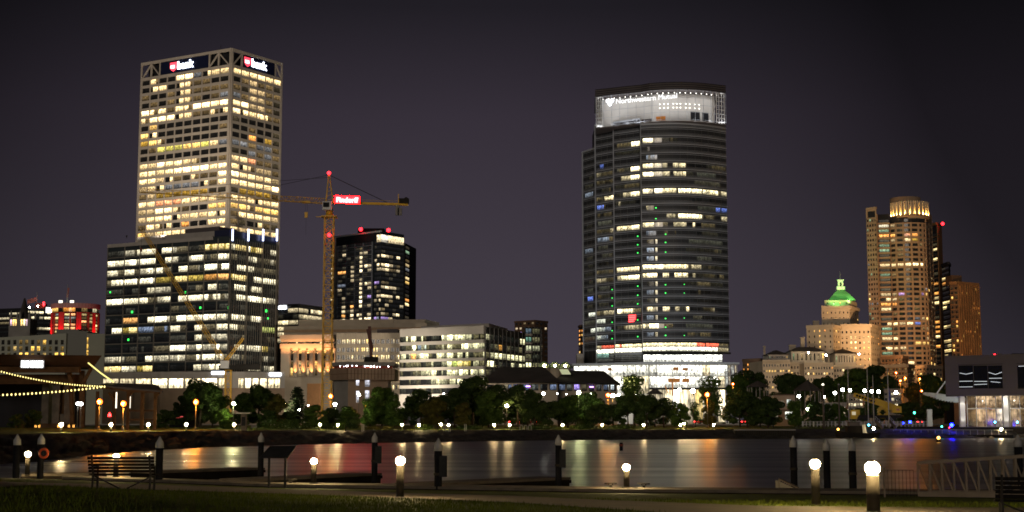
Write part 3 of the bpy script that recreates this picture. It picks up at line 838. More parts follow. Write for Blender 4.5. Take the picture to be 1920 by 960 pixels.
def bank_tower():
    Yc = 745.; zt = Zof(90, Yc); YL = Yfor(118.5, zt); YR = YL
    A = xy(266, 118, YL); C = xy(434.5, 90, Yc); B = xy(529, 118, YR); D = para(A, C, B)
    fl, fr = Face([A, C]), Face([C, B])
    t = thing('office_tower', (C[0], C[1], G0), 'tallest beige gridded office tower with glowing signs on its crown', 'office tower')
    zs_c = [Zof(157.9 + 14.28*k, YL) for k in range(24)]; pit = zs_c[0]-zs_c[1]
    zs = [(z-.30*pit, z+.34*pit) for z in zs_c]
    crown = zs[0][1] + .18*pit
    mb = MB(); ins = .5
    mb.prism([A, C, B, D], G0, crown, 'dark_cladding'); mb.build('core', t)
    w = Wins((1.12, .90, .60), 'glazing', seed=11)
    Lr = ["..H..##bh++"[1:], ".h+.hH::..", ":..:hH::::", ".:.:hH:.:b", "#H+:+H####", "H###h+::Hh", ".Y........", "Yh.......:", "yYH.......", ".:gggYYg+b",
          "..........", "++#+++H.,:", "++++####+#", "++-h:,H::#", "-+hbbbbh:+", ":-yyyyyy,,", "++rrr++++-", "--##H:..YY", "-+++h++++h", ":+Hh.o..++", "Y-++++++++", "++-+-+++++"]
    Rr = ["++++++", ".:-::,", ":,--::", "b:--:,", "+#--:,", "#h++H:", ",.....", "..:..,", "..o.y,", "bb:bb:",
          ",.b:b:", "++r::,", "+hH--:", "#++++-", "+++++#", ",yyyy,", "+++h++", "YYHYYY", ":++++-", ":,.h:,", "+-++-+", "+-++++"]
    Lr[0] = ".H..##bh++"
    uL = lin(.9, fl.L-1.1, 10); uR = lin(1.1, fr.L-.9, 6)
    w.grid(fl, uL, zs, Lr, gap=.15); w.grid(fr, uR, zs, Rr, gap=.15)
    w.finish(t)
    mb = MB()
    zz = zs[:22]
    for fc, us in ((fl, uL), (fr, uR)):
        grid_frame(mb, fc, us, zz, zs[21][0]-2, crown, 'beige_stone', pw=.65, pd=.55, sd=.42)
    mb.build('facade_grid', t)
    mb = MB()       # corner posts
    for fc, u0, u1 in ((fl, 0, .75), (fl, fl.L-.95, fl.L), (fr, 0, .95), (fr, fr.L-.75, fr.L)):
        fc.slab(mb, u0, u1, G0, zt, -.2, .62, 'beige_stone')
    mb.build('corner_post', t)
    # belt truss crown
    mb = MB()
    c_in = [Vector(p) for p in (A, C, B, D)]; cen = sum(c_in, Vector((0,0)))/4
    mb.prism([tuple(cen+(p-cen)*.90) for p in c_in], crown-.5, zt-.9, 'dark_cladding'); mb.build('plant_room', t)
    mb = MB()
    for fc in (fl, fr):
        fc.slab(mb, .75, fc.L-.95, zt-1.5, zt-.002, -.6, .5, 'beige_stone')
        fc.slab(mb, .75, fc.L-.95, crown-.3, crown+.9, -.6, .55, 'beige_stone')
    def X(fc, ua, ub, up):
        z0, z1 = crown+.9, zt-1.5
        a, b_ = (z0, z1) if up else (z1, z0)
        mb.bar(fc.pt(ua, a, .1), fc.pt(ub, b_, .1), .75, 'beige_stone', .6)
    def V(fc, u_):
        fc.slab(mb, u_-.45, u_+.45, crown+.9, zt-1.5, -.5, .35, 'beige_stone')
    for fc, br in ((fl, [.02, .115, .212, .765, .86, .985]), (fr, [.02, .20, .235, .83, .845, .98])):
        pass
    L = fl.L
    V(fl, .115*L); V(fl, .215*L); V(fl, .765*L); V(fl, .865*L)
    X(fl, .02*L, .115*L, True); X(fl, .115*L, .215*L, False); X(fl, .765*L, .865*L, True); X(fl, .865*L, .975*L, False)
    L = fr.L
    V(fr, .20*L); V(fr, .86*L); X(fr, .03*L, .20*L, True); X(fr, .86*L, .985*L, False)
    mb.build('crown_truss', t)
    for fc, a, b_, tx in ((fl, .225, .755, .37), (fr, .24, .84, .30)):
        L = fc.L; z0, z1 = crown+1.05, zt-1.7
        mb = MB(); fc.slab(mb, a*L, b_*L, z0, z1, -.3, .35, 'sign_navy'); pnl = mb.build('sign_panel_or_halo', t)
        hh = (z1-z0)
        # shield emblem then the word
        us = tx*L; sh = hh*.7; mb = MB(); zc = (z0+z1)/2
        prof = [(-.5,.5),(.5,.5),(.5,-.1),(.32,-.36),(0,-.55),(-.32,-.36),(-.5,-.1)]
        P_ = [fc.pt(us+x*sh*1.0, zc+y*sh, .5) for x, y in prof]; Q_ = [fc.pt(us+x*sh*1.0, zc+y*sh, .3) for x, y in prof]
        mb.face(P_[::-1], 'shield_red')
        for i in range(len(P_)): mb.face([P_[i], Q_[i], Q_[(i+1) % len(P_)], P_[(i+1) % len(P_)]], 'shield_red')
        sub(pnl, mb.build('shield', t))
        o, _ = text_mesh('us', hh*.52, 'glow_white', fc, us-sh*.42, zc-hh*.12, .62, 'lettering', t, .15, .05); sub(pnl, o)
        o, _ = text_mesh('bank', hh*.86, 'glow_bluewhite', fc, us+sh*.6, zc-hh*.25, .55, 'lettering', t, .3, .12); sub(pnl, o)
    # roof masts
    mb = MB(); q = cen
    for dx, dy, h in ((-14, 4, 5), (-10, 6, 7), (-4, 0, 6), (6, -6, 9), (10, -2, 5), (14, 0, 6), (18, 4, 4), (2, 3, 8)):
        mb.bar((q.x+dx, q.y+dy, zt-1), (q.x+dx, q.y+dy, zt+h), .16, 'dark_steel')
    mb.box((q.x+8, q.y+2, zt+.6), (16, 10, 3), 'dark_cladding'); mb.build('roof_masts', t)
TOWER = None
bank_tower()

def glass_office():
    Yc = 690.; zt = Zof(443, Yc); YL = Yfor(460, zt); YR = Yfor(458, zt)
    A = xy(203, 460, YL); C = xy(432, 443, Yc); B = xy(521.5, 458, YR)
    C1 = xy(407, 445, Yc+1.5)
    fl, fr = Face([A, C1, C]), Face([C, B]); D = para(A, C, B)
    t = thing('office_block', (C[0], C[1], G0), 'dark glass office block with white lit floors before the beige tower', 'office block')
    zpod = Zof(700, Yc)
    mb = MB(); mb.prism([A, C1, C, B, D], G0, zt, 'dark_cladding', 'grey_panel'); mb.build('core', t)
    zc = [Zof(478.2 + 17.93*k, YL) for k in range(13)]; pit = zc[0]-zc[1]
    zs = [(z-.26*pit, z+.30*pit) for z in zc]
    uL = [fl.u(p, 560) for p in (201.5, 232.0, 261.0, 291.0, 321.0, 351.8, 382, 407, 431.9)]; uL[0] = 0; uL[-1] = fl.L
    uR = [0, fr.u(461, 560), fr.u(490, 560), fr.u(516.5, 560), fr.L]
    w = Wins((.95, .97, .92), 'glazing', seed=5)
    Lr = ["--+h-:YY", "+++h--:#", "HH-Hh-#+", "+++yyyao", ".,h-.:h:", "++H-h++-", "....,...", ".oh+++++", "hybbHh:+", "..,.,h--", "...:#--+", "--h--+++", "Y-Y..h++"]
    Rr = ["YYhy", ":-:-", "hH:b", "yh++", "hh.:", "h++H", "...,", "++..", "H.gy", ":.,.", "h+y.", ":.::", ".+--"]
    # each bay is two rooms wide
    for rows, fc, us in ((Lr, fl, uL), (Rr, fr, uR)):
        for (z0, z1), row in zip(zs, rows):
            for j, c in enumerate(row):
                w.add(fc, us[j]+.2, us[j+1]-.2, z0, z1, c, off=.04, rooms=3)
    w.finish(t)
    mb = MB()
    top = zs[0][1]
    for fc, us in ((fl, uL), (fr, uR)):
        ed = [zpod] + [q for r_ in sorted(zs) for q in r_] + [zt]
        for i in range(0, len(ed), 2):
            z0, z1 = ed[i], ed[i+1]
            fc.slab(mb, 0, fc.L, z0, z1, -.3, .12, 'blue_cladding')
            if fc is fl and i+2 < len(ed): fc.slab(mb, 0, fc.L, z1-.75, z1-.25, .12, .32, 'olive_frame')
    mb.build('spandrel', t)
    mb = MB()
    for u in uL: fl.slab(mb, max(0, u-.22), min(fl.L, u+.22), zpod, zt-1, -.2, .5, 'olive_frame')
    n = 22
    for k in range(n+1):
        u = fr.L*k/n; fr.slab(mb, max(0, u-.07), min(fr.L, u+.07), zpod, zt-1, -.1, .45, 'olive_frame')
    for u in uR[:-1]: fr.slab(mb, max(0, u-.18), u+.18, zpod, zt+4.2, -.1, .8, 'olive_frame')
    mb.build('mullion', t)
    mb = MB()
    fl.slab(mb, -.2, fl.u(400, 445), zt-1.4, zt+.35, -.8, .65, 'pale_frame'); mb.build('parapet', t)
    # stepped plant screen on the roof
    P0 = fl.pt(fl.u(250, 450), 0, -3); P1 = fl.pt(fl.u(396, 440), 0, -3)
    dn = Vector((fl.nrm(0).x, fl.nrm(0).y, 0))*-14
    z2 = Zof(429, 697)
    mb = MB(); mb.prism([(P0.x, P0.y), (P1.x, P1.y), ((P1+dn).x, (P1+dn).y), ((P0+dn).x, (P0+dn).y)], zt-.5, z2-1.2, 'pale_frame')
    P2 = fl.pt(fl.u(335, 440), 0, -4.5); P3 = fl.pt(fl.u(399, 436), 0, -4.5)
    mb.prism([(P2.x, P2.y), (P3.x, P3.y), ((P3+dn).x, (P3+dn).y), ((P2+dn).x, (P2+dn).y)], zt-.4, z2+1.2, 'grey_panel'); mb.build('plant_screen', t)
    mb = MB(); q = [fl.pt(fl.u(401, 440), 0, -.4), fr.pt(0, 0, -.4), fr.pt(fr.L, 0, -.4)]
    mb.prism([(p.x, p.y) for p in q]+[back(q[2], 9), back(q[0], 14)], zt-.3, zt+3.2, 'sign_navy'); mb.build('glass_screen', t)
    for px in (434.5, 463, 490.5, 516.5):
        mb = MB(); u = fr.u(px, 445); z_0, z_1 = fr.z(px, 452), fr.z(px, 430)
        if px == 434.5: u = .5
        fr.slab(mb, u-.45, u+.45, z_0, z_1, .82, 1.1, 'led_blue'); mb.build('light_strip', t)
    for px, py, s in ((248, 585, .55), (430, 577, .7), (376, 577, .5), (499, 583, .7), (207, 548, .4), (241, 637, .5), (348, 548, .45), (502, 597, .45)):
        fc = fl if px < 432 else fr
        mb = MB(); u = fc.u(px, py); z = fc.z(px, py); fc.slab(mb, u-s, u+s, z-s, z+s, .13, .2, 'exit_green'); mb.build('exit_light', t)
    # street level podium
    p = thing('podium', (C[0], C[1]-6, G0), 'low pale podium with bright tall shop windows under the glass office block', 'podium')
    pa = xy(186, 700, 688); pc = xy(436, 697, 679); pb = xy(534, 705, 684)
    f1, f2 = Face([pa, pc]), Face([pc, pb]); pd_ = para(pa, pc, pb)
    zp = Zof(698, 679)
    mb = MB(); mb.prism([pa, pc, pb, pd_], G0, zp, 'grey_panel'); mb.build('core', p)
    mb = MB()
    z0, z1 = Zof(727.5, 680), Zof(709.5, 680)
    for fc, edges in ((f1, (192, 224, 253.5, 284.5, 315.5, 345.5, 377.5, 409, 423)), (f2, (445.5, 458.5, 472, 486, 501.5, 526.5))):
        us = [0] + [fc.u(x, 715) for x in edges] + [fc.L]
        fc.slab(mb, 0, fc.L, G0, z0, -.2, .5, 'warm_concrete'); fc.slab(mb, 0, fc.L, z1, zp+.3, -.2, .5, 'pale_frame')
        fc.slab(mb, 0, us[1]-.25, z0, z1, -.2, .45, 'pale_frame'); fc.slab(mb, us[-2]+.25, fc.L, z0, z1, -.2, .45, 'pale_frame')
        for u in us[1:-1]: fc.slab(mb, u-.45, u+.45, z0, z1, -.2, .42, 'pale_frame')
    mb.build('wall', p)
    w = Wins((1.0, .95, .80), 'glazing_small', 'shop_window', seed=8)
    for fc, edges, cs in ((f1, (192, 224, 253.5, 284.5, 315.5, 345.5, 377.5, 409, 423), '--+##+#+'), (f2, (445.5, 458.5, 472, 486, 501.5, 526.5), '+##++')):
        for (a, b_), c in zip(zip(edges, edges[1:]), cs): w.px(fc, a, b_, 709.5, 727.5, c, off=.06)
    w.finish(p)
    for fc, a, b_, y0, y1 in ((f1, 398, 421, 696.5, 701.5), (f2, 505, 527, 699.5, 704.5)):
        mb = MB(); fc.slab(mb, fc.u(a, 700), fc.u(b_, 700), fc.z(a, y1), fc.z(a, y0), .52, .9, 'glow_bluewhite'); mb.build('lit_sign', p)
glass_office()

def luffing_crane():
    Y = 640.; b0 = at(428, 745, Y); top = at(428, 694, Y); tip = at(266, 432, Y-22)
    t = thing('luffing_crane', (b0.x, b0.y, G0), 'slender ochre lattice crane raised steeply before the glass office block', 'crane')
    mb = MB(); lattice(mb, (b0.x, b0.y, G0), top, 2.4, 2.4, .28, .16, 'crane_yellow', 7); mb.build('mast', t)
    mb = MB(); foot = top+Vector((-1, 0, 2.5)); lattice(mb, foot, tip, 2.1, 1.5, .18, .08, 'crane_yellow', 34, True, (0, -1, .2)); mb.build('boom', t)
    mb = MB(); lattice(mb, top+Vector((-2,0,3)), at(456, 634, Y), 1.1, .8, .24, .14, 'crane_yellow', 8); mb.bar(at(456, 634, Y), at(414, 604, Y-6), .1, 'dark_steel'); mb.build('strut', t)
    mb = MB(); mb.box(top+Vector((0,0,1.2)), (8, 3, 2.0), 'dark_steel'); mb.box(top+Vector((9,0,1.4)), (10, 3.5, 2.4), 'dark_steel'); mb.build('counterweight', t)
    mb = MB(); mb.box(top+Vector((-1.2,-2.4,2.4)), (3.6, 2, 3.4), 'white_paint'); mb.build('cab', t)
    mb = MB(); mb.bar(tip, tip+Vector((0,0,-8)), .09, 'dark_steel'); mb.box(tip+Vector((0,0,-8.6)), (.7,.7,1.6), 'net_red'); mb.build('hook_block', t)
luffing_crane()

def tower_crane():
    Y = 560.; base = at(613, 758, Y); base.z = G0; zj = Zof(377, Y)
    t = thing('tower_crane', base, 'tall yellow tower crane with red glowing name sign and long jib', 'tower crane')
    mtop = at(617, 405, Y); bx = (base.x+mtop.x)/2
    mb = MB(); lattice(mb, (bx, Y, G0), (bx, Y, mtop.z), 3.5, 3.5, .34, .2, 'crane_yellow', 30); mb.build('mast', t)
    mb = MB(); mb.prism([(bx-3, Y-3), (bx+3, Y-3), (bx+3, Y+3), (bx-3, Y+3)], mtop.z-.6, mtop.z-.2, 'crane_yellow')
    mb.tube((bx, Y, mtop.z), (bx, Y, zj-2.5), 1.5, 1.3, 'crane_yellow', 12); mb.box((bx-4, Y-1, mtop.z-.5), (2.4, .8, .25), 'crane_yellow'); mb.build('turntable', t)
    mb = MB(); mb.box((bx-.6, Y-2.4, zj-2.3), (3.6, 2., 3.3), 'white_paint'); mb.box((bx-.9, Y-3.5, zj-2.0), (2.4, .3, 1.9), 'panel_dark'); mb.build('cab', t)
    apex = at(617, 328, Y)
    mb = MB()
    for dx, dy in ((-1.3, -1), (1.3, -1), (1.3, 1), (-1.3, 1)): mb.bar((bx+dx*1.1, Y+dy, zj-.8), (apex.x+dx*.15, Y+dy*.2, apex.z), .3, 'crane_yellow')
    for k in range(6):
        q = k/6; mb.bar((bx-1.3*(1-q), Y-1, zj+(apex.z-zj)*q), (bx+1.3*(1-q), Y-1, zj+(apex.z-zj)*(q+.08)), .14, 'crane_yellow')
    mb.build('apex_tower', t)
    tip = at(262, 357, Y); YL = Yfor(357, zj); tip = at(262, 357, YL)
    mb = MB(); p0 = Vector((bx-1.2, Y, zj)); dj = (tip-p0)
    q0 = p0; lattice(mb, q0, tip, 2.1, 1.5, .17, .08, 'crane_yellow', 48, True, (0, 0, 1)); mb.build('jib', t)
    ctip = at(765, 383.5, Yfor(383.5, zj-.6)); c0 = Vector((bx+1, Y, zj-.6)); d = (ctip-c0).normalized()
    mb = MB(); mb.bar(c0, ctip, 1.5, 'crane_yellow', .9); mb.bar(c0+Vector((0,-1,1.2)), c0.lerp(ctip, .98)+Vector((0,-1,1.2)), .08, 'crane_yellow'); mb.build('counter_jib', t)
    cw = c0.lerp(ctip, .86)
    mb = MB(); mb.box(cw+Vector((0,0,-2.4)), (1.4, 1.8, 4.), 'grey_concrete'); mb.box(cw+Vector((1.,0,-3.0)), (1.6, 1.8, 2.8), 'grey_concrete'); mb.build('counterweight', t)
    mb = MB(); mb.box(cw+Vector((2.6,0,1.3)), (4, 1.8, 2.0), 'dark_steel'); mb.bar(cw+Vector((.4,0,.4)), cw+Vector((.4,0,4.2)), .35, 'crane_yellow'); mb.tube(cw+Vector((3.5,-.8,1.9)), cw+Vector((3.5,.8,1.9)), .9, .9, 'dark_steel', 10); mb.build('winch', t)
    mb = MB()
    for e_ in (c0.lerp(ctip, .72)+Vector((0,0,.6)),): mb.bar(apex, e_, .22, 'dark_steel')
    mb.bar(apex, p0+dj*.45+Vector((0,0,1.6)), .14, 'dark_steel'); mb.bar(apex+Vector((0,0,-1)), p0+dj*.86+Vector((0,0,1.3)), .12, 'dark_steel'); mb.build('pendant_cable', t)
    hk = at(573, 380, Y-5)
    tr = p0 + dj*((p0.x-hk.x)/(p0.x-tip.x))
    mb = MB(); mb.box(tr+Vector((0,0,-.9)), (3.2, 1.6, .9), 'crane_yellow'); mb.build('trolley', t)
    mb = MB(); zk = Zof(403, tr.y)
    for dx in (-.4, .4): mb.bar(tr+Vector((dx,0,-1)), (tr.x+dx, tr.y, zk+1), .07, 'dark_steel')
    mb.box((tr.x, tr.y, zk), (1.2, .6, 2.2), 'crane_yellow'); mb.bar((tr.x, tr.y, zk-1), (tr.x, tr.y, zk-8), .06, 'dark_steel'); mb.build('hook_block', t)
    for q in (apex+Vector((0,-.4,.7)), Vector((bx+.3, Y-2.1, Zof(442, Y)))):
        mb = MB(); mb.ball(q, .75, 'glow_red', 10, 6); mb.build('beacon', t)
    fc = Face([c0+Vector((0,-1.1,0)), ctip+Vector((0,-1.1,0))])
    u0 = fc.u(630, 376)
    mb = MB(); fc.slab(mb, fc.u(627, 376), fc.u(674, 376), Zof(382.5, Y), Zof(368.5, Y), 1.55, 1.6, 'sign_halo'); fr_ = mb.build('sign_panel_or_halo', t)  # added red plate standing for the sign's halo and feeding its water reflection
    mb = MB(); fc.slab(mb, fc.u(626.5, 376), fc.u(674.5, 376), Zof(382.8, Y), Zof(368.2, Y), 1.2, 1.545, 'dark_steel'); sub(fr_, mb.build('halo_blocker', t))  # added plate that keeps the halo's light off the crane
    o, ext = text_mesh('Findorff', 3.0, 'sign_red', fc, u0, Zof(380.5, Y), .3, 'sign_letters', t, .3, .06)
    k = (fc.u(671, 376)-u0)/ext[1]
    bpy.data.objects.remove(o)
    o, ext = text_mesh('Findorff', 3.0*k, 'sign_red', fc, u0, Zof(380.5, Y), 1.8, 'sign_letters', t, .3, .07)
    sub(fr_, o)
tower_crane()

def apartment_tower():
    Yc = 900.; zt = Zof(433, Yc); YL = Yfor(444, zt); YR = Yfor(440, zt)
    A = xy(628.5, 444, YL); C = xy(715, 434, Yc); B = xy(757.5, 439.5, YR); D = para(A, C, B)
    fl, fr = Face([A, C]), Face([C, B])
    t = thing('apartment_tower', (C[0], C[1], G0), 'dark slim apartment tower with scattered lit flats and red roof beacons', 'apartment tower')
    mb = MB(); mb.prism([A, C, B, D], G0, zt, 'blue_cladding'); mb.build('core', t)
    zc = [Zof(461.5 + 8.18*k, Yc+20) for k in range(18)]; pit = zc[0]-zc[1]
    zs = [(z-.30*pit, z+.32*pit) for z in zc]
    cols = [633.5, 641.5, 650, 657.5, 665.5, 674, 681, 689, 698]
    us = [fl.u(p, 520) for p in cols]; rr = random.Random(4)
    L = [".,......", ".,..,:..", ".-...--.", ",.,.,+,.", "...,.+,.", ".,.-.+h-", "oo.-.#.-", ".,.-,.,.", ",..-,-..", "bb...+h-", "-.,,.+.-", ",.,..+..", ".-...+,p", ".,.,.#..", ".-.o.+,-", ".+,-,...", ".o.+h-.-", ".+.-,+h+"]
    w = Wins((1.05, .96, .80), 'glazing_blue', seed=3)
    w.grid(fl, us, zs, L, gap=.15)
    usr = [fr.u(p, 520) for p in (716, 722, 729, 736.5, 743, 749.5, 756.5)]; usr[0] = .2
    uc = [fl.u(p, 520) for p in (702, 706.5, 711, 714.6)]
    Rc = ["...", ",..", "...", ".-:", "-..", ".+:", ".--", "...", "...", "pp.", ":..", ".:,", ".--", "-,+", ".,.", ",.-", ".:.", "pb."]
    R2 = [".,....", "......", ",.....", "+-:.+.", "..,...", "+#-,:.", "-+::-.", ".,.,..", "..,...", "::....", "-+--,.", "...,..", "++-.+.", ".,:...", ".-...-", ":..,..", "-:.-+.", "pp-..."]
    w.grid(fl, uc, zs, Rc, gap=.1); w.grid(fr, usr, zs, R2, gap=.12)
    # glowing crown storey at the corner
    z0, z1 = Zof(455, Yc+5), Zof(441.5, Yc+5)
    w.add(fl, fl.u(707, 447), fl.L, z0, z1, '+', off=.12); w.add(fr, 0, fr.u(727, 447), z0, z1, 'W', off=.12); w.add(fr, fr.u(727.5, 447), fr.L-.3, z0, z1, '+', off=.12)
    w.finish(t)
    mb = MB()
    for z_0, z_1 in zs:
        fl.slab(mb, us[0], us[-1], z_0-.75, z_0-.2, -.2, 1.0, 'fin_metal'); fr.slab(mb, 0, fr.L, z_0-.6, z_0-.3, -.2, .3, 'dark_frame')
    for u in us[::2]: fl.slab(mb, u-.3, u+.3, zs[-1][0], zs[0][1], -.2, .7, 'fin_metal')
    mb.build('balcony_slab', t)
    mb = MB(); fl.slab(mb, 0, .9, G0, zt+.3, -.3, .8, 'white_paint'); fl.slab(mb, .9, fl.L, zt-.7, zt+.3, -.3, .8, 'white_paint'); fl.slab(mb, fl.u(633, 500)-1.1, fl.u(633, 500)-.4, zs[-1][0], zs[0][1], -.2, .75, 'pale_frame')
    mb.build('white_band', t)
    mb = MB(); e0 = fr.pt(fr.L, 0, 0); mb.prism([(e0.x, e0.y), xy(759.5, 455, e0.y-1), xy(767.5, 456, e0.y+10), (e0.x+6, e0.y+30)], G0, Zof(456, e0.y), 'dark_cladding'); wing = mb.build('wing', t)
    f3 = Face([xy(760.2, 455, e0.y-1.05), xy(767.5, 456, e0.y+9.95)])
    w2 = Wins((1, .85, .6), 'glazing_small', seed=9); R3 = [",", "c", ".", ":", "-", "b", ",", "+", "Y", ".", ".", ",", "o", "+", ".", ".", ",", "-"]
    w2.grid(f3, [.8, f3.L-.4], [(z_0-1, z_1-1) for z_0, z_1 in zs], R3); w2.finish(t)
    f4 = Face([xy(621, 455, YL-.5), xy(628, 455, YL-1)])
    mb = MB(); mb.prism([f4.p[0], f4.p[1], (f4.p[1].x, f4.p[1].y+25), (f4.p[0].x, f4.p[0].y+25)], G0, Zof(450, YL), 'dark_cladding'); mb.build('wing', t)
    w3 = Wins((1, .88, .68), 'glazing_small', seed=10); w3.grid(f4, [.4, f4.L-.4], zs, list("..-:,-++.,-.+.b-.:")); w3.finish(t)
    mb = MB(); c2 = (Vector(A)*.35+Vector(C)*.65); mb.box((c2.x+3, c2.y+14, zt+2.2), (17, 9, 4.4), 'dark_cladding'); mb.build('plant_room', t)
    for px, py in ((676.5, 430), (728.5, 431.5)):
        q = at(px, py, Yc+8); mb = MB(); mb.ball(q, 1.25, 'glow_red', 10, 6); mb.tube((q.x, q.y, zt-1), q, .15, .15, 'dark_steel', 6); mb.build('beacon', t)
apartment_tower()

def white_office():
    YL = 800.; A = xy(521, 572, YL); C = xy(560, 571, YL-6); B = xy(604, 575, YL+16); f = Face([A, C]); g_ = Face([C, B])
    t = thing('office_building', (C[0], C[1], G0), 'pale banded office behind the crane mast with a white roof sign', 'office building')
    zt = Zof(571, YL-6); mb = MB(); mb.prism([A, C, B, para(A, C, B)], G0, zt, 'dark_cladding'); mb.build('core', t)
    zs = [(Zof(y+4.2, YL), Zof(y-3.8, YL)) for y in (583, 594.5, 605.5, 617, 627.5, 639)]
    w = Wins((1, .95, .78), 'glazing', seed=21)
    for fc, rows in ((f, ["..--", ",..,", "++--", "+-++", "-+,-", "-,-."]), (g_, ["--h-+", "-----", "-+h-:", ":-,-:", "-:-,.", ",.-.."])):
        w.grid(fc, lin(.3, fc.L-.3, len(rows[0])), zs, rows)
    w.finish(t)
    mb = MB()
    for fc in (f, g_): grid_frame(mb, fc, [0, fc.L], zs, G0, zt+.4, 'pale_frame', sd=.5, piers=False)
    mb.build('facade_band', t)
    mb = MB(); f.slab(mb, f.u(524, 577), f.u(538, 577), f.z(530, 580), f.z(530, 574), .7, 1.0, 'glow_bluewhite'); mb.build('lit_sign', t)
white_office()

def columned_hall():
    YL = 705.; A = xy(529, 640, YL); B = xy(629, 640, 700); f = Face([A, B])
    t = thing('columned_hall', (A[0], A[1], G0), 'stone hall with tall columns lit orange from below', 'hall')
    zt = Zof(629, YL); Dp = 40
    mb = MB(); mb.prism([A, B, back(B, Dp), back(A, Dp)], G0, zt, 'limestone'); body = mb.build('wall', t)
    zb, zc = Zof(707, YL), Zof(658, YL)
    cols = [(548.5+14.9*k) for k in range(5)]
    # attic windows, tall arched windows behind the columns
    w = Wins((1, .80, .50), 'glazing_small', seed=31)
    for k in range(6): w.px(f, 541.5+15*k-1.6+ (0), 541.5+15*k+1.9, 638.5, 645.5, '.+-.+:-'[k])
    for k in range(6):
        px = 548.2 + 15.1*k
        w.px(f, px-3.2, px+3.2, 663, 676, '.'); w.px(f, px-2.2, px+2.2, 656.5, 663, 'Y' if k % 3 else ':')
        w.px(f, px-2.9, px+2.9, 678, 688, ':-:Y,-'[k]); w.px(f, px-2.9, px+2.9, 690, 704, 'Y--:-Y'[k])
    for k in range(9): w.px(f, 545+4.0*k, 548+4.0*k, 709.5, 717, '.', gain=1)
    w.finish(t)
    for k in range(6):
        px = 555.6 + 15.1*k; u = f.u(px, 680); r_ = 1.1
        if px > 628: continue
        q = f.pt(u, zb, 1.6)
        mb = MB(); mb.tube(q, (q.x, q.y, zc), r_, r_*.88, 'limestone', 16); mb.build('column', t)
        mb = MB(); mb.box((q.x, q.y, zc+.55), (2.9, 2.6, 1.1), 'limestone'); mb.box((q.x, q.y, zb+.25), (2.7, 2.4, .5), 'limestone'); mb.build('capital', t)
    mb = MB(); f.slab(mb, 0, f.L, zc+1.1, zc+3.3, -.2, 3.0, 'limestone'); f.slab(mb, 0, f.L, zt-3.4, zt-2.2, -.2, 2.2, 'limestone'); f.slab(mb, -.5, f.L, zt-2.2, zt, -.2, 3.6, 'limestone'); mb.build('cornice', t)
    mb = MB(); f.slab(mb, 0, f.L, G0, zb-.25, -.2, 3.2, 'limestone'); f.slab(mb, 0, f.u(545, 680), zb-.25, zc+1.1, -.2, 1.4, 'limestone'); f.slab(mb, f.u(540, 680), f.L, Zof(652.5, YL), Zof(648, YL), .05, .8, 'limestone'); mb.build('base', t)
    for k in range(6):
        u = f.u(548.2+15.1*k, 680)
        L = bpy.data.lights.new('uplight', 'SPOT'); L.energy = 3800; L.color = (1, .40, .13); L.spot_size = math.radians(75); L.spot_blend = .6; L.shadow_soft_size = .05
        o = bpy.data.objects.new('uplight', L); COL.objects.link(o); q = f.pt(min(u+3.3, f.L-1), zb+.5, 4.6); o.parent = t; o.location = q - t.location
        aim = f.pt(min(u+3.3, f.L-1), zb+13, .2) - q; o.rotation_euler = aim.to_track_quat('-Z', 'Y').to_euler()
    for k in range(11):
        u = f.L*(k+.5)/11
        L = bpy.data.lights.new('cove_light', 'SPOT'); L.energy = 1300; L.color = (1, .42, .14); L.spot_size = math.radians(120); L.spot_blend = .8; L.shadow_soft_size = .05
        o = bpy.data.objects.new('cove_light', L); COL.objects.link(o); q = f.pt(u, zt-8.5, 6.5); o.parent = t; o.location = q - t.location
        aim = f.pt(u, zt-2.5, .5) - q; o.rotation_euler = aim.to_track_quat('-Z', 'Y').to_euler()
    # set-back upper storeys
    mb = MB(); a = xy(532, 620, 716); b_ = xy(690, 605, 712); mb.prism([a, b_, (b_[0]+6, b_[1]+30), (a[0]-3, a[1]+30)], zt-1, Zof(611, 714), 'limestone'); 
    a2 = xy(560, 600, 724); b2 = xy(742, 596, 720); mb.prism([a2, b2, (b2[0]+6, b2[1]+30), (a2[0]-3, a2[1]+30)], zt-1, Zof(599, 722), 'limestone'); mb.build('upper_storey', t)
    fu = Face([a, b_]); mb = MB()
    for k in range(8): u = fu.L*(k+.5)/8; fu.slab(mb, u-2.6, u+2.6, Zof(623, 714), Zof(618, 714), -.1, .25, 'tan_brick')
    mb.build('stone_panel', t)
columned_hall()

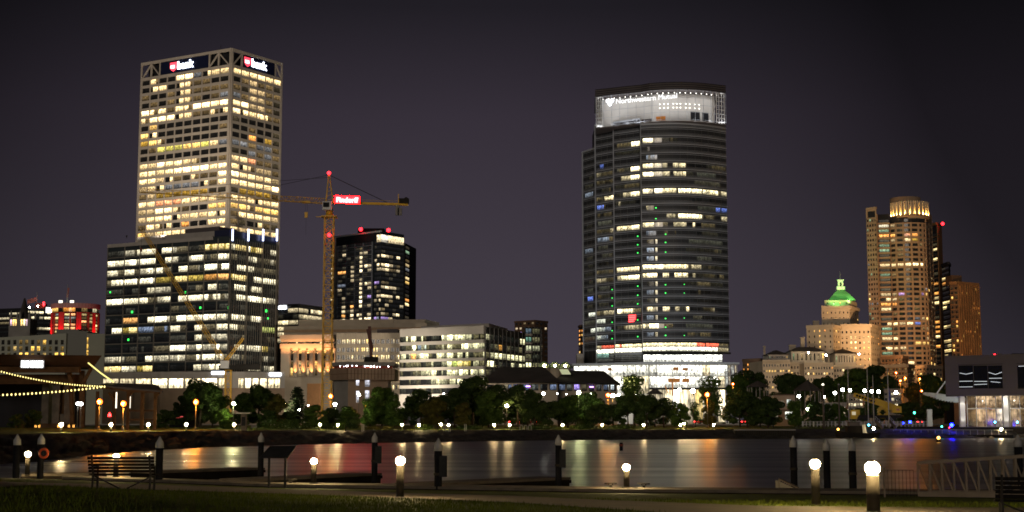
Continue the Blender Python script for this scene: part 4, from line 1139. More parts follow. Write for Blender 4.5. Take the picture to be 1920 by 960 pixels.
def grid_annex():
    Y = 690.; A = xy(629.5, 640, Y); B = xy(752, 640, Y-2); f = Face([A, B])
    t = thing('stone_annex', (A[0], A[1], G0), 'beige stone office wing with yellow lit windows behind the concrete core', 'office wing')
    zt = Zof(627, Y)
    mb = MB(); mb.prism([A, B, (B[0]+4, B[1]+40), (A[0]-3, A[1]+28)], G0, zt, 'dark_cladding', 'limestone'); mb.build('core', t)
    ys = [640.5, 656, 670, 683.5, 698, 712, 726]; zs = [(Zof(y+4.2, Y), Zof(y-3.8, Y)) for y in ys]
    rr = random.Random(17); n = 26; us = lin(.4, f.L-.4, n)
    rows = ["..--+-++-+:-Y..........-.:", ".:...,.-Y:YY+-.Y+:-.-,....", "....::+.-.:-..Y+Y-++++..:+", ".......,.:.,-...:.....+.++", "........,.,............+-+", ".................,..,.++++", "......................:+.-"]
    w = Wins((1, .88, .58), 'glazing_small', seed=6); w.grid(f, us, zs, rows, gap=.16); w.finish(t)
    mb = MB(); grid_frame(mb, f, us[::2], zs, G0, zt+.6, 'limestone', pw=.7, pd=.7, sd=.35); mb.build('facade_grid', t)
    mb = MB(); 
    a2 = xy(690, 612, Y+16); b2 = xy(800, 606, Y+14); mb.prism([a2, b2, (b2[0]+6, b2[1]+30), (a2[0]-3, a2[1]+30)], zt-2, Zof(606, Y+15), 'limestone')
    a3 = xy(738, 600, Y+24); b3 = xy(797, 602, Y+22); mb.prism([a3, b3, (b3[0]+6, b3[1]+24), (a3[0]-3, a3[1]+24)], zt-2, Zof(599, Y+23), 'limestone')
    a4 = xy(707, 620, Y+3); b4 = xy(745, 620, Y+3); mb.prism([a4, b4, (b4[0], b4[1]+12), (a4[0], a4[1]+12)], zt-1, Zof(617, Y+3), 'grey_panel'); mb.build('upper_storey', t)
    fu = Face([a2, b2]); mb = MB()
    for k in range(6): u = fu.L*(k+.5)/6; fu.slab(mb, u-2.4, u+2.4, Zof(619, Y+15), Zof(614, Y+15), -.1, .25, 'tan_brick')
    mb.build('stone_panel', t)
grid_annex()

def concrete_core():
    Y = 520.; t = thing('concrete_core', (at(680, 760, Y).x, Y, G0), 'unfinished concrete core wrapped in formwork under the tower crane', 'building site')
    A, C, B = xy(626, 740, Y+8), xy(652, 740, Y), xy(727, 740, Y+5); f1, f2 = Face([A, C]), Face([C, B])
    mb = MB(); mb.prism([A, C, B, (B[0], B[1]+14), (A[0], A[1]+12)], G0, Zof(708, Y), 'grey_concrete'); mb.build('core_wall', t)
    mb = MB(); f2.slab(mb, .05, f2.L, G0, Zof(708, Y)-.05, .02, .25, 'warm_concrete'); mb.build('form_panel', t)
    a, c, b_ = xy(619, 700, Y+5), xy(652, 700, Y-4), xy(740, 700, Y+3); g1, g2 = Face([a, c]), Face([c, b_])
    bk = [(b_[0], b_[1]+22), (a[0], a[1]+18)]
    mb = MB(); mb.prism([a, c, b_] + bk, Zof(711.5, Y-4), Zof(690, Y-4), 'warm_concrete'); mb.build('formwork_screen', t)
    mb = MB()
    for g_ in (g1, g2):
        for k in range(0, 15): u = g_.L*k/14; g_.slab(mb, u-.06, u+.06, Zof(711, Y-4), Zof(690.2, Y-4), .0, .12, 'timber')
        g_.slab(mb, 0, g_.L, Zof(701.5, Y), Zof(701, Y), .0, .14, 'timber')
    mb.build('screen_rib', t)
    mb = MB(); mb.prism([tuple(Vector(a)*.97+Vector(b_)*.03), c, b_] + bk, Zof(684.5, Y-4), Zof(678, Y-4), 'grey_concrete'); mb.build('work_platform', t)
    mb = MB(); 
    for g_ in (g1, g2):
        n = 18
        for k in range(n+1): u = g_.L*k/n; mb.bar(g_.pt(u, Zof(690, Y-4), -.6), g_.pt(u, Zof(684.5, Y-4), -.6), .12, 'net_red')
        g_.slab(mb, .4, g_.L-.4, Zof(689.8, Y-4), Zof(685, Y-4), -1.6, -1.4, 'net_red')
    mb.build('safety_net', t)
    for px in (636, 643, 648, 653, 661, 669, 685, 690, 696, 702, 708, 713, 729):
        g_ = g1 if px < 652 else g2; mb = MB(); q = g_.pt(g_.u(px, 686), Zof(686.3+R.uniform(-.8,.8), Y-4), -.4); mb.ball(q, R.uniform(.12, .3), 'glow_bluewhite' if px % 3 else 'lamp_work', 8, 5); mb.build('work_light', t)
    w = Wins((.95, .9, 1.0), 'glazing_small', 'opening', seed=2)
    for x0, x1, y0, y1 in ((667.5, 673, 713, 723), (684, 693, 713, 725), (667.5, 673, 733, 755), (684, 692, 732, 750)): w.px(f2, x0, x1, y0, y1, 'w', off=.28)
    w.finish(t)
    # folded concrete placing boom on top
    p = thing('placing_boom', at(696, 677, Y+3), 'dark red folded concrete placing boom standing on the core', 'placing boom')
    q0 = at(696, 678, Y+3)
    mb = MB(); mb.box(q0+Vector((0,0,.8)), (5, 3, 1.8), 'dark_steel'); mb.build('base', p)
    mb = MB(); mb.bar(q0, at(693, 612, Y+3), 1.1, 'boom_red', 1.1); mb.bar(at(697.5, 655, Y+2), at(690, 617, Y+2), 1.2, 'boom_red', 1.6); mb.bar(at(694, 648, Y+1), at(694.5, 614, Y+1), .5, 'boom_red', .5); mb.build('boom', p)
    # brown clad hoarding at street level left of the core
    h = thing('timber_hoarding', at(590, 745, 640), 'orange brown clad street building below the columned hall', 'low building')
    A, B = xy(576, 725, 642), xy(601, 725, 640); mb = MB(); mb.prism([A, B, (B[0], B[1]+12), (A[0], A[1]+12)], G0, Zof(719, 640), 'orange_brick'); mb.build('wall', h)
    f = Face([A, B]); mb = MB()
    for k in range(13): f.slab(mb, f.L*k/13, f.L*k/13+.25, G0, Zof(719, 640)-.1, .0, .18, 'timber')
    mb.build('cladding', h)
concrete_core()

def banded_office():
    Yc = 600.; zt = Zof(614.5, Yc); YL = Yfor(621, zt)
    A = xy(751.5, 640, YL); C = xy(908.5, 640, Yc); B = xy(986, 640, Yc+44); f, g_ = Face([A, C]), Face([C, B])
    t = thing('banded_office', (C[0], C[1], G0), 'white office with long horizontal bands and a dark glass end', 'office building')
    mb = MB(); mb.prism([A, C, B, para(A, C, B)], G0, zt-.3, 'dark_cladding'); mb.build('core', t)
    yl = [637.2, 653.8, 669.8, 685.3, 701.3, 717.8, 734.3]; zc = [Zof(y, YL) for y in yl]; pit = zc[0]-zc[1]
    zs = [(z-.30*pit, z+.32*pit) for z in zc]
    us = lin(.1, f.L-.1, 16)
    rows = ["-++-+.-,+##++:,,:"[:16], ".:+bwbb:-++++-+-:", "+-o-+H:+-++-h::-+", ",:::,::,:YgYYy-:.", ",.,:--+:-+-+++-++", ".,::.,-+-+-+:-++-", ",..,,.,,....,,,,,"]
    w = Wins((.92, 1.0, .80), 'glazing', seed=14); w.grid(f, us, zs, [r_[:16] for r_ in rows], gap=.03, rooms=2)
    usg = lin(.4, g_.L-.2, 10)
    rg = ["-,......h+", ".,:a.:.,:.", ":-++-++++-", "h#.,..-,+-", ":..a:,.-++", ".,.,:.,.:,", ".........."]
    w.grid(g_, usg, zs, rg, gap=.1)
    w.finish(t)
    mb = MB(); grid_frame(mb, f, [0, f.L], zs, G0+6, zt, 'pale_concrete', sd=.8, piers=False); f.slab(mb, 0, f.L, zt, zt+.9, -.4, .9, 'pale_concrete'); mb.build('white_band', t)
    mb = MB(); grid_frame(mb, g_, usg, zs, G0, zt+.5, 'dark_frame', pw=.22, pd=.5, sd=.12)
    for z0, z1 in zs: g_.slab(mb, 0, g_.L, (z0+z1)/2+.4, (z0+z1)/2+.55, .05, .2, 'dark_frame')
    mb.build('mullion', t)
    mb = MB(); f.slab(mb, f.L-5.5, f.L, G0, zt-.2, .82, .95, 'dark_frame') if False else None
    p0, p1 = f.pt(f.u(777, 613), 0, -5), f.pt(f.u(905, 608), 0, -5); q1 = g_.pt(g_.L*.85, 0, -6); q0 = p0 + Vector((6, 14, 0))
    mb.prism([(p0.x, p0.y), (p1.x, p1.y), (q1.x, q1.y), (q0.x, q0.y)], zt-.8, Zof(606.3, Yc+5), 'pale_frame'); mb.build('penthouse', t)
    # glass stair tower at the end
    a, b_ = xy(984, 640, Yc+36), xy(1013.5, 640, Yc+40); e = Face([a, b_]); z2 = Zof(613.5, Yc+38)
    mb = MB(); mb.prism([a, b_, (b_[0]+1, b_[1]+18), (a[0], a[1]+18)], G0, z2, 'dark_cladding'); mb.build('stair_tower', t)
    w = Wins((.85, 1, .85), 'glazing_small', seed=15)
    w.grid(e, [.3, e.L*.46, e.L-.3], [(z-.30*pit, z+.28*pit) for z in [Zof(621+16*k, Yc+38) for k in range(5)]], ["b:", "c:", "--", ":,", "+:"], gap=.3); w.finish(t)
    mb = MB(); 
    for k in range(5): e.slab(mb, 0, e.L*.45, Zof(629.5+16*k, Yc+38), Zof(626+16*k, Yc+38), -.1, .3, 'pale_frame')
    for k in range(6): e.slab(mb, e.L*k/5-.1, e.L*k/5+.1, G0, z2, -.1, .35, 'dark_frame')
    mb.build('stair_mullion', t)
banded_office()

def simple_block(name, label, cat, L, C, Rr_, ytop, Yc, wall, nl, nr, rows, p0, pit_px, weights, tint, seed, wr=.5, hr=.5, mm='glazing_small', frame=None, dl=12, dr=12, rows_l=None, cap=True):
    """a block with punched windows; L, C, Rr_ = pixel columns of its left edge, near corner and right edge"""
    A = xy(L, 650, Yc+dl); Cc = xy(C, 650, Yc); B = xy(Rr_, 650, Yc+dr); f, g_ = Face([A, Cc]), Face([Cc, B]); zt = Zof(ytop, Yc)
    t = thing(name, (Cc[0], Cc[1], G0), label, cat)
    mb = MB(); mb.prism([A, Cc, B, para(A, Cc, B)], G0, zt, wall); mb.build('wall', t)
    rr = random.Random(seed); w = Wins(tint, mm, seed=seed)
    for fc, n in ((f, nl), (g_, nr)):
        if n < 1: continue
        for k in range(rows):
            z = Zof(p0 + pit_px*k, Yc); ph = pit_px*mpp(Yc)
            for j in range(n):
                u = fc.L*(j+.5)/n; hw = fc.L/n*wr/2
                c = rr.choices(list(weights), list(weights.values()))[0]
                w.add(fc, u-hw, u+hw, z-ph*hr/2, z+ph*hr/2, c, off=.06)
    w.finish(t)
    if cap:
        mb = MB()
        for fc in (f, g_): fc.slab(mb, -.2, fc.L+.2, zt-1.0, zt+.4, -.4, .5, frame or wall)
        for fc, n in ((f, nl), (g_, nr)):       # slim sills under the window rows
            for k in range(rows): z = Zof(p0+pit_px*k, Yc) - pit_px*mpp(Yc)*hr/2; fc.slab(mb, 0, fc.L, z-.5, z-.2, -.1, .16, frame or wall)
        mb.build('cornice', t)
    return t, f, g_, zt
simple_block('brick_tower', 'brown brick apartment tower peeping over the banded office', 'apartment tower', 965, 1003, 1027, 601, 950, 'brown_brick', 5, 3, 8, 606, 8.6, {'.': 6, ':': 2, '-': 1, 'p': .4}, (1, .9, .8), 33)
simple_block('brick_slab', 'narrow brown brick slab with orange lit windows at the glass tower edge', 'apartment tower', 1085, 1089, 1100, 610, 980, 'brown_brick', 1, 2, 7, 620, 8, {'.': 3, 'o': 2, 'Y': 1}, (1, .8, .5), 35)

# ---- far left group
def hotel():
    Y = 560.
    A, C = xy(-260, 650, Y+95), xy(124, 640, Y); f = Face([A, C])
    t = thing('hotel', (C[0], C[1], G0), 'pale plain hotel with small yellow windows behind the stage roof', 'hotel')
    zt = Zof(625, Y)
    e0, e1 = xy(163, 640, Y-2), xy(196, 640, Y+2)
    mb = MB(); mb.prism([A, C, (C[0]+2, C[1]+25), (A[0], A[1]+25)], G0, zt, 'hotel_render'); mb.build('wing', t)
    mb = MB(); c0 = xy(125, 640, Y+1); mb.prism([c0, xy(163, 640, Y-1), e0, (e0[0], e0[1]+20), (c0[0], c0[1]+20)], G0, Zof(621, Y), 'grey_render'); mb.build('stair_block', t)
    mb = MB(); mb.prism([e0, e1, back(e1, 20), back(e0, 20)], G0, Zof(625.5, Y), 'hotel_render'); mb.build('wing', t)
    mb = MB(); a, b_ = xy(106, 620, Y+8), xy(148, 620, Y+8); mb.prism([a, b_, (b_[0], b_[1]+10), (a[0], a[1]+10)], zt-1, Zof(617.5, Y+8), 'grey_render'); mb.build('plant_room', t)
    w = Wins((1, .76, .34), 'glazing_small', seed=41)
    codes = ["...::.:h...Y", ".,-:.hY,,.:,", ".,.YY:.-.Yh.", "..:.......,.", "............"]
    for r_, row in enumerate(codes):
        for k, c in enumerate(row): w.px(f, 6.0+11.1*k-3+(0), 6.0+11.1*k+2.6, 637.5+12*r_, 646+12*r_, c if c != 'h' else 'Y') if k < 11 else None
    for k in range(-12, 0):
        for r_ in range(4): w.px(f, 6.0+11.1*k-3, 6.0+11.1*k+2.6, 638+12*r_, 646.5+12*r_, R.choice('..:Y'))
    fe = Face([e0, e1]); 
    for k in range(3): w.px(fe, 161.2+.8, 165.2, 633+12*k, 643.5+12*k, 'Y')
    w.finish(t)
hotel()
def round_hotel():
    Y = 1000.; c = xy(142, 600, Y+16); r_ = 44*mpp(Y); zt = Zof(568, Y); zw0, zw1 = Zof(584.5, Y), Zof(577, Y)
    t = thing('round_hotel', (c[0], c[1], G0), 'round drum hotel lit red with a white flat top and flagpole', 'hotel')
    pts = [(c[0]+r_*math.cos(math.pi+math.pi*k/24), c[1]+r_*math.sin(math.pi+math.pi*k/24)) for k in range(25)]
    f = Face(pts)
    mb = MB(); mb.prism(pts + [(c[0]+r_*.7, c[1]+r_*.7), (c[0]-r_*.7, c[1]+r_*.7)], G0, zt-.2, 'dark_cladding'); mb.build('core', t)
    mb = MB(); f.slab(mb, 0, f.L, zw1, zt, -.3, 1.0, 'pale_frame'); mb.build('top_band', t)
    w = Wins((1, .85, .5), 'glazing_small', seed=44)
    w.grid(f, lin(.2, f.L-.2, 12), [(zw0, zw1)], ["YYYY.ao.:.w,a"[:12]], off=.1)
    zr = [(Zof(590+6.4*k+2.2, Y), Zof(590+6.4*k-2.2, Y)) for k in range(6)]
    rr = random.Random(9)
    edges = [(104, 109), (121, 130), (133, 141), (153, 162), (168, 173), (178, 182)]
    for a, b_ in edges:
        for z0, z1 in zr: w.add(f, f.u(a, 600), f.u(b_, 600), z0, z1, rr.choice('-:r-:+,b'), off=.1)
    w.finish(t)
    mb = MB()
    for a, b_ in ((98.5, 100), (111, 120.5), (143, 152), (172.5, 178)): f.slab(mb, f.u(a, 600), f.u(b_, 600), Zof(640, Y), zw0, -.1, .7, 'red_panel')
    mb.build('red_panel', t)
    for px in (99.2, 115.7, 147.5, 175.2):
        u = f.u(px, 600); q = f.pt(u, Zof(640, Y), 7); spot(t, q, f.pt(u, Zof(612, Y), .5), 16000, (1, .03, .05), 56)
    mb = MB()
    for a, b_ in ((102, 104), (130.5, 133), (163, 166.5), (182.5, 185)): f.slab(mb, f.u(a, 600), f.u(b_, 600), Zof(640, Y), zw0, -.1, .9, 'red_brick')
    f.slab(mb, 0, f.L, zw0-.4, zw0, -.1, .8, 'red_brick'); mb.build('pier', t)
    fp = thing('flagpole', (c[0]-2, c[1], zt), 'white flagpole with a hanging flag on the round hotel', 'flagpole')
    q = Vector((c[0]-3.5, c[1]-r_*.6, zt)); top = Zof(533, q.y)
    mb = MB(); mb.tube(q, (q.x, q.y, top), .35, .18, 'pale_pole', 8); mb.build('pole', fp)
    mb = MB(); mb.box((q.x+.3, q.y, top-6), (1.3, .25, 7), 'flag_stripe', axes=(Vector((.98,.2,-.1)).normalized(), Vector((-.2,.98,0)).normalized(), Vector((.1,0,1)).normalized())); mb.build('flag', fp)
    for dx in (-4, 4): mb = MB(); mb.box((q.x+dx, q.y-2, zt+1.0), (2.4, 1.2, 2.2), 'lobby_light'); mb.build('flood_or_fill_box', t)
round_hotel()
def dark_office():
    t, f, g_, zt = simple_block('dark_office', 'black office block with rows of white lit windows left of the round hotel', 'office block', -120, 50, 108, 577, 1080, 'dark_cladding', 0, 0, 0, 600, 10, {'.': 1}, (1, 1, 1), 1, cap=False, dl=30)
    w = Wins((1, .98, .85), 'glazing_small', seed=51)
    w.grid(f, lin(0, f.L-.1, 20), [(Zof(588+8.6*k+2.4, 1085), Zof(588+8.6*k-1.6, 1085)) for k in range(5)], ["...,..,.....,...--:.", "........---.----::--", "..,....:...-.:::-.--", "....................", "..........,........."])
    w.grid(g_, lin(0, g_.L, 8), [(Zof(586+10*k+2.4, 1085), Zof(586+10*k-2.0, 1085)) for k in range(5)], ["+-++.+++", ":+.-h+--", ".......:", ".,:--+--", "......,:"]); w.finish(t)
    mb = MB(); g_.slab(mb, g_.u(86, 582), g_.L, Zof(586, 1085), Zof(576, 1085), .2, .7, 'glow_white'); mb.build('lit_sign', t)
    mb = MB(); a, b_ = xy(66, 575, 1090), xy(82, 575, 1090); mb.prism([a, b_, (b_[0], b_[1]+8), (a[0], a[1]+8)], zt-.2, Zof(568.5, 1090), 'net_red'); mb.build('plant_room', t)
    for px, py in ((82, 568), (82, 571.5)):
        mb = MB(); mb.ball(at(px, py, 1088), .9, 'glow_red', 8, 5); mb.build('beacon', t)
    for px, py in ((55.5, 576), (71, 574)):
        mb = MB(); mb.ball(at(px, py, 1076), .5, 'lamp_white', 8, 5); mb.build('roof_light', t)
    q = at(69, 572, 1092); fp = thing('flagpole', q, 'short flagpole with a striped flag blowing on the dark office', 'flagpole'); top = Zof(547, 1092)
    mb = MB(); mb.tube(q-Vector((0,0,2)), (q.x, q.y, top), .25, .18, 'pale_pole', 8); mb.build('pole', fp)
    mb = MB()
    for k in range(4):
        p0, p1 = Vector((q.x-2*k*.95, q.y-.5*math.sin(k*1.4), top-4.0-.55*k)), Vector((q.x-2*(k+1)*.95, q.y-.5*math.sin((k+1)*1.4), top-4.0-.55*(k+1)))
        mb.bar((p0+p1)/2+Vector((.98,0,-1.2)), (p0+p1)/2+Vector((-.98,0,-1.5)), 3.2, 'flag_stripe', .15) if False else mb.hexa([p0+Vector((0,-.06,-3.4)), p1+Vector((0,-.06,-3.4)), p1+Vector((0,.06,-3.4)), p0+Vector((0,.06,-3.4)), p0+Vector((0,-.06,0)), p1+Vector((0,-.06,0)), p1+Vector((0,.06,0)), p0+Vector((0,.06,0))], 'flag_stripe')
    mb.build('flag', fp)
dark_office()
def church():
    Y = 900.; c = at(36, 620, Y); m_ = mpp(Y)
    t = thing('church_tower', (c.x, c.y, G0), 'gothic church tower with lit belfry windows and black spire', 'church tower')
    z0, z1, z2 = Zof(617, Y), Zof(597, Y), Zof(558, Y)
    mb = MB(); h = 20*m_; mb.box((c.x, c.y+h, (G0+z1)/2), (h*2, h*2, z1-G0), 'grey_concrete'); mb.build('belfry', t)
    mb = MB(); cx, cyy = c.x+1*m_, c.y+h
    mb.lathe((cx, cyy, z1), [(11.5*m_, -.3), (10*m_, 6*m_), (1.6*m_, z2-z1), (1.6*m_, z2-z1+.2)], 'dark_roof', 8); mb.build('spire', t)
    for dx, dy in ((-1, -1), (1, -1), (1, 1), (-1, 1), (0, -1)):
        q = (c.x+dx*h*.86, c.y+h+dy*h*.86, z1)
        mb = MB(); mb.lathe(q, [(2.6*m_, -3), (2.6*m_, 7*m_), (.2, 15*m_)], 'grey_concrete', 8); mb.build('pinnacle', t)
    f = Face([(c.x-h, c.y), (c.x+h, c.y)]); w = Wins((1, .8, .4), 'glazing_small', 'belfry_window', seed=3)
    for px, cc in ((21, 'p'), (25.5, 'Y'), (29.5, 'Y'), (40.5, 'Y'), (45.5, 'W'), (50, 'p')): w.px(f, px-1.5, px+1.5, 599, 610.5, cc, off=.1, gain=2)
    w.finish(t)
church()

# ------------------------------------------------------------------ city, middle to right
def glass_tower():
    Y = 770.
    t = thing('glass_tower', (Xof(1260, 700, Y), Y, G0), 'dark curved glass skyscraper with horizontal fins and a glowing white lantern top', 'skyscraper')
    b0 = 655       # underside of the tower floors
    def px_xy(px, py, Yd): return xy(px, py, Yd)
    s1 = Face([xy(1094.5, 600, Y+34), xy(1118.5, 600, Y+22)])
    s2 = Face([xy(1118.5, 600, Y+18), xy(1153, 600, Y+8)])
    s3 = Face([xy(1153, 600, Y+4), xy(1204.5, 600, Y-6)])
    # curved main front
    cx = []
    for k in range(13):
        q = k/12; px = 1204.5 + (1366.5-1204.5)*q
        cx.append(xy(px, 600, Y - 12 + 3*q + 7*q**3 - 5*math.sin(math.pi*q)))
    s4 = Face(cx)
    faces = [(s1, 286), (s2, 235.5), (s3, 230.5), (s4, 234)]
    ZB = Zof(658, Y)
    for fc, yt in faces:
        a, b_ = fc.p[0], fc.p[-1]
        mb = MB(); bk = [(b_.x-3 if fc is s4 else b_.x, Y+48), (a.x, Y+48)]
        mb.prism([tuple(p) for p in fc.p]+bk, ZB if fc is not s1 and fc is not s2 else G0, Zof(yt, a.y), 'dark_glass', 'dark_cladding'); mb.build('curtain_wall', t)
    fl_y = [273 + 15.55*i for i in range(25)]
    def fz(fc, i, d=0.):
        return Zof(273 + 15.55*i + d, Y)
    # fins: three thin bars a floor, broader ones at the slab edge
    for fc, yt in faces:
        mb = MB()
        i = int((yt-273)/15.55) - 1; zt = Zof(yt, fc.p[0].y)
        while True:
            if 273 + 15.55*i > 652: break
            for d, h, o in ((-8.4, .26, .5), (-5.4, .13, .3), (2.4, .07, .2), (4.6, .13, .3), (6.6, .2, .4)):
                z = fz(fc, i, d)
                if z < zt and z > ZB+.5: fc.slab(mb, 0, fc.L, z-h/2, z+h/2, -.2, o, 'fin_metal')
            i += 1
        fc.slab(mb, 0, fc.L, zt-.35, zt+.5, -.3, .6, 'fin_metal')
        mb.build('fin', t)
        mb = MB(); n = max(2, int(fc.L/4.2))
        for k in range(n+1): fc.slab(mb, max(0, fc.L*k/n-.04), min(fc.L, fc.L*k/n+.04), ZB if fc in (s3, s4) else G0+12, zt-.3, -.1, .22, 'dark_frame')
        fc.slab(mb, 0, .28, ZB if fc in (s3, s4) else G0+12, zt+.45, -.3, .75, 'fin_metal'); mb.build('mullion', t)
    w = Wins((1, .97, .78), 'glazing', seed=61)
    def band(i, segs, top=4.8, bot=3.6):
        for a, b_, c in segs:
            for fc, lo, hi in ((s1, 1094, 1118), (s2, 1119, 1152.5), (s3, 1154, 1204), (s4, 1205.5, 1366)):
                x0, x1 = max(a, lo), min(b_, hi)
                if x1-x0 < .6: continue
                u0, u1 = fc.u(x0, 273+15.55*i), fc.u(x1, 273+15.55*i)
                w.add(fc, u0, u1, fz(fc, i, bot), fz(fc, i, -top), c, off=.06, gain=.5 if c in ':,d' else 1., rooms=3 if x1-x0 > 18 else 0)
    band(0, [(1157, 1184, '-'), (1184, 1199, '#'), (1202, 1224, '#'), (1224, 1262, ':'), (1262, 1270, ',')])
    band(1, [(1212, 1218, ',')])
    band(2, [(1212, 1232, 'b'), (1125, 1132, 'B')])
    band(3, [(1119, 1150, ':'), (1157, 1183, '-'), (1183, 1199, '#'), (1202, 1224, '#'), (1224, 1251, '-'), (1262, 1272, '-'), (1274, 1286, '+')])
    band(4, [(1119, 1150, ':'), (1165, 1183, '-'), (1183, 1199, '#'), (1202, 1225, '#'), (1225, 1256, '-'), (1263, 1286, '-'), (1286, 1300, ',')])
    band(5, [(1154, 1199, ','), (1180, 1199, ':')])
    band(6, [(1119, 1150, '-'), (1156, 1183, '-'), (1183, 1199, '#'), (1202, 1224, '+'), (1227, 1268, '#'), (1272, 1316, '#'), (1318, 1346, '#'), (1346, 1365, '-')])
    band(7, [(1120, 1132, 'B'), (1160, 1163, '-')])
    band(8, [(1212, 1216, '-'), (1216, 1226, ':'), (1342, 1350, 'B'), (1352, 1365, 'B')])
    band(9, [(1250, 1272, ':'), (1272, 1316, '#'), (1316, 1336, ':'), (1352, 1364, '-')])
    band(10, [(1119, 1150, ':'), (1157, 1185, '+'), (1185, 1199, '#'), (1202, 1226, '#'), (1226, 1252, '-'), (1263, 1287, '-'), (1299, 1303, '+')])
    band(11, [(1212, 1230, 'b'), (1246, 1252, ':'), (1265, 1268, ':')])
    for i, cc in ((12, ':'), (13, 'b'), (14, 'b'), (17, ','), (18, 'b'), (19, ','), (21, 'b'), (23, 'b')):
        band(i, [(1213, 1226, cc), (1229, 1233, '-')])
    band(15, [(1119, 1150, ':'), (1157, 1199, '+'), (1202, 1290, '#'), (1290, 1322, '-'), (1322, 1352, ':')])
    band(16, [(1119, 1152, ':'), (1158, 1199, '+'), (1202, 1232, '+'), (1243, 1254, '+'), (1265, 1290, '-'), (1299, 1304, '-'), (1318, 1340, ':')])
    band(20, [(1119, 1152, '-'), (1158, 1180, '#'), (1180, 1202, '-'), (1212, 1233, '-'), (1243, 1256, '+'), (1266, 1292, '-'), (1318, 1340, ':')])
    band(21, [(1094, 1116, 'd'), (1119, 1135, 'w')]); band(22, [(1108, 1116, 'w'), (1119, 1134, 'w'), (1158, 1199, '-'), (1202, 1235, '+'), (1235, 1262, ':')])
    band(23, [(1096, 1116, 'b'), (1119, 1136, 'w')]); band(20, [(1104, 1116, 'w')])
    band(19, [(1154, 1203, 'd')]); band(1, [(1154, 1203, ',')]); band(7, [(1154, 1203, ',')])
    rr = random.Random(8)
    for i in range(3, 24):
        if rr.random() < .5: band(i, [(1097+rr.uniform(0, 8), 1112, rr.choice(',,b,Bd'))])
        band(i, [(1120+rr.uniform(0, 10), 1140+rr.uniform(0, 10), rr.choice('d,d,b'))])
        band(i, [(1280+rr.uniform(0, 30), 1330+rr.uniform(0, 30), rr.choice('.,,d'))])
    # amenity floor, very bright with red ceiling panels
    for a, b_, c in ((1119, 1128, '-'), (1128, 1138, 'R'), (1138, 1152, 'R'), (1154, 1162, '+'), (1162, 1166, 'R'), (1166, 1203, '+'), (1205, 1235, '+'), (1235, 1270, '+'), (1270, 1306, '+'), (1306, 1322, 'R'), (1324, 1347, 'R'), (1347, 1365, ':')):
        fc = s2 if b_ < 1153 else s3 if b_ < 1204 else s4
        w.add(fc, fc.u(a, 647), fc.u(b_, 647), Zof(652.5, Y), Zof(645.5, Y), c, off=.12)
    for fc, a, b_ in ((s2, 1119.5, 1152), (s3, 1154, 1203.5), (s4, 1205, 1345)):
        w.add(fc, fc.u(a, 656), fc.u(b_, 656), Zof(660.5, Y), Zof(653, Y), 'W', off=.12, gain=1.6)
    w.add(s4, s4.u(1346, 656), s4.u(1365.5, 656), Zof(660.5, Y), Zof(653, Y), '-', off=.12)
    w.finish(t)
    # green exit lights column by column
    for px, ys in ((1196, (445, 461, 476, 538, 555, 571, 601, 632)), (1248, (446, 461, 479, 539, 554, 601, 617, 632)), (1148, (540, 556, 571, 602, 618, 633)), (1283, (538, 554, 600, 632)), (1230, (397, 417))):
        for py in ys:
            fc = s2 if px < 1153 else s3 if px < 1204 else s4
            mb = MB(); u = fc.u(px, py); z = Zof(py, Y); k = .35 if px != 1283 else .22; fc.slab(mb, u-k, u+k, z-k*.8, z+k*.8, .1, .16, 'exit_green'); mb.build('exit_light', t)
    # red light reflected low on the third strip, put in as glowing bars
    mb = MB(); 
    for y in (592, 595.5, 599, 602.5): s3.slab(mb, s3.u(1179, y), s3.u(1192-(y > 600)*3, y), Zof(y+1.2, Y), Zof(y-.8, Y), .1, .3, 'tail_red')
    mb.build('red_reflection', t)
    # lantern crown: an open glazed room of white walls lit from its ceiling
    zl0, zl1 = Zof(235.5, Y), Zof(182, Y)
    c2 = []
    c2 = [xy(1116.5, 200, Y+1), xy(1135, 200, Y-1.5), xy(1153, 200, Y-4), xy(1178, 200, Y-7.5), xy(1203, 200, Y-10.5)]
    for k in range(1, 11):
        q = k/10; c2.append(xy(1203 + (1361-1203)*q, 200, Y - 12.5 + 3*q + 1*q**3 - 6*math.sin(math.pi*q)))
    cr = Face(c2); zc1 = Zof(167, Y)
    a, b_ = cr.p[0], cr.p[-1]
    bk = [(b_.x-2, Y+44), (a.x+2, Y+44)]
    mb = MB(); mb.prism([tuple(p) for p in cr.p]+bk, zl1+.4, zc1, 'grey_panel', 'dark_cladding')
    mb.build('roof', t)
    mb = MB()
    for k in range(4): z = zl1+.6+(zc1-zl1-.8)*k/3.2; cr.slab(mb, 0, cr.L, z, z+.25, -.1, .5, 'dark_cladding')
    mb.build('roof_louvre', t)
    inn = [tuple(cr.pt(cr.L*k/14, 0, -8).xy) for k in range(1, 14)]
    inn[0] = tuple(cr.pt(cr.L*.012, 0, -7).xy); inn[-1] = tuple(cr.pt(cr.L*.975, 0, -8).xy)
    mb = MB(); mb.prism(inn+[(inn[-1][0], Y+40), (inn[0][0], Y+40)], zl0-.9, zl1, 'interior_wall'); mb.build('crown_wall', t)
    mb = MB(); fl4 = [tuple(p) for p in cr.p]; mb.prism(fl4+bk, zl0-1.6, zl0-.95, 'grey_panel'); mb.build('terrace', t)
    mb = MB()
    n = 16
    for k in range(n+1):
        u = min(max(.06, cr.L*k/n), cr.L-.06); cr.slab(mb, u-.05, u+.05, zl0-.8, zl1+.4, -.12, .1, 'fin_metal')
    for k in range(0, 5): z = zl0 + (zl1-zl0)*k/4; cr.slab(mb, 0, cr.L, z-.05, z+.05, -.1, .14, 'fin_metal')
    mb.build('crown_mullion', t)
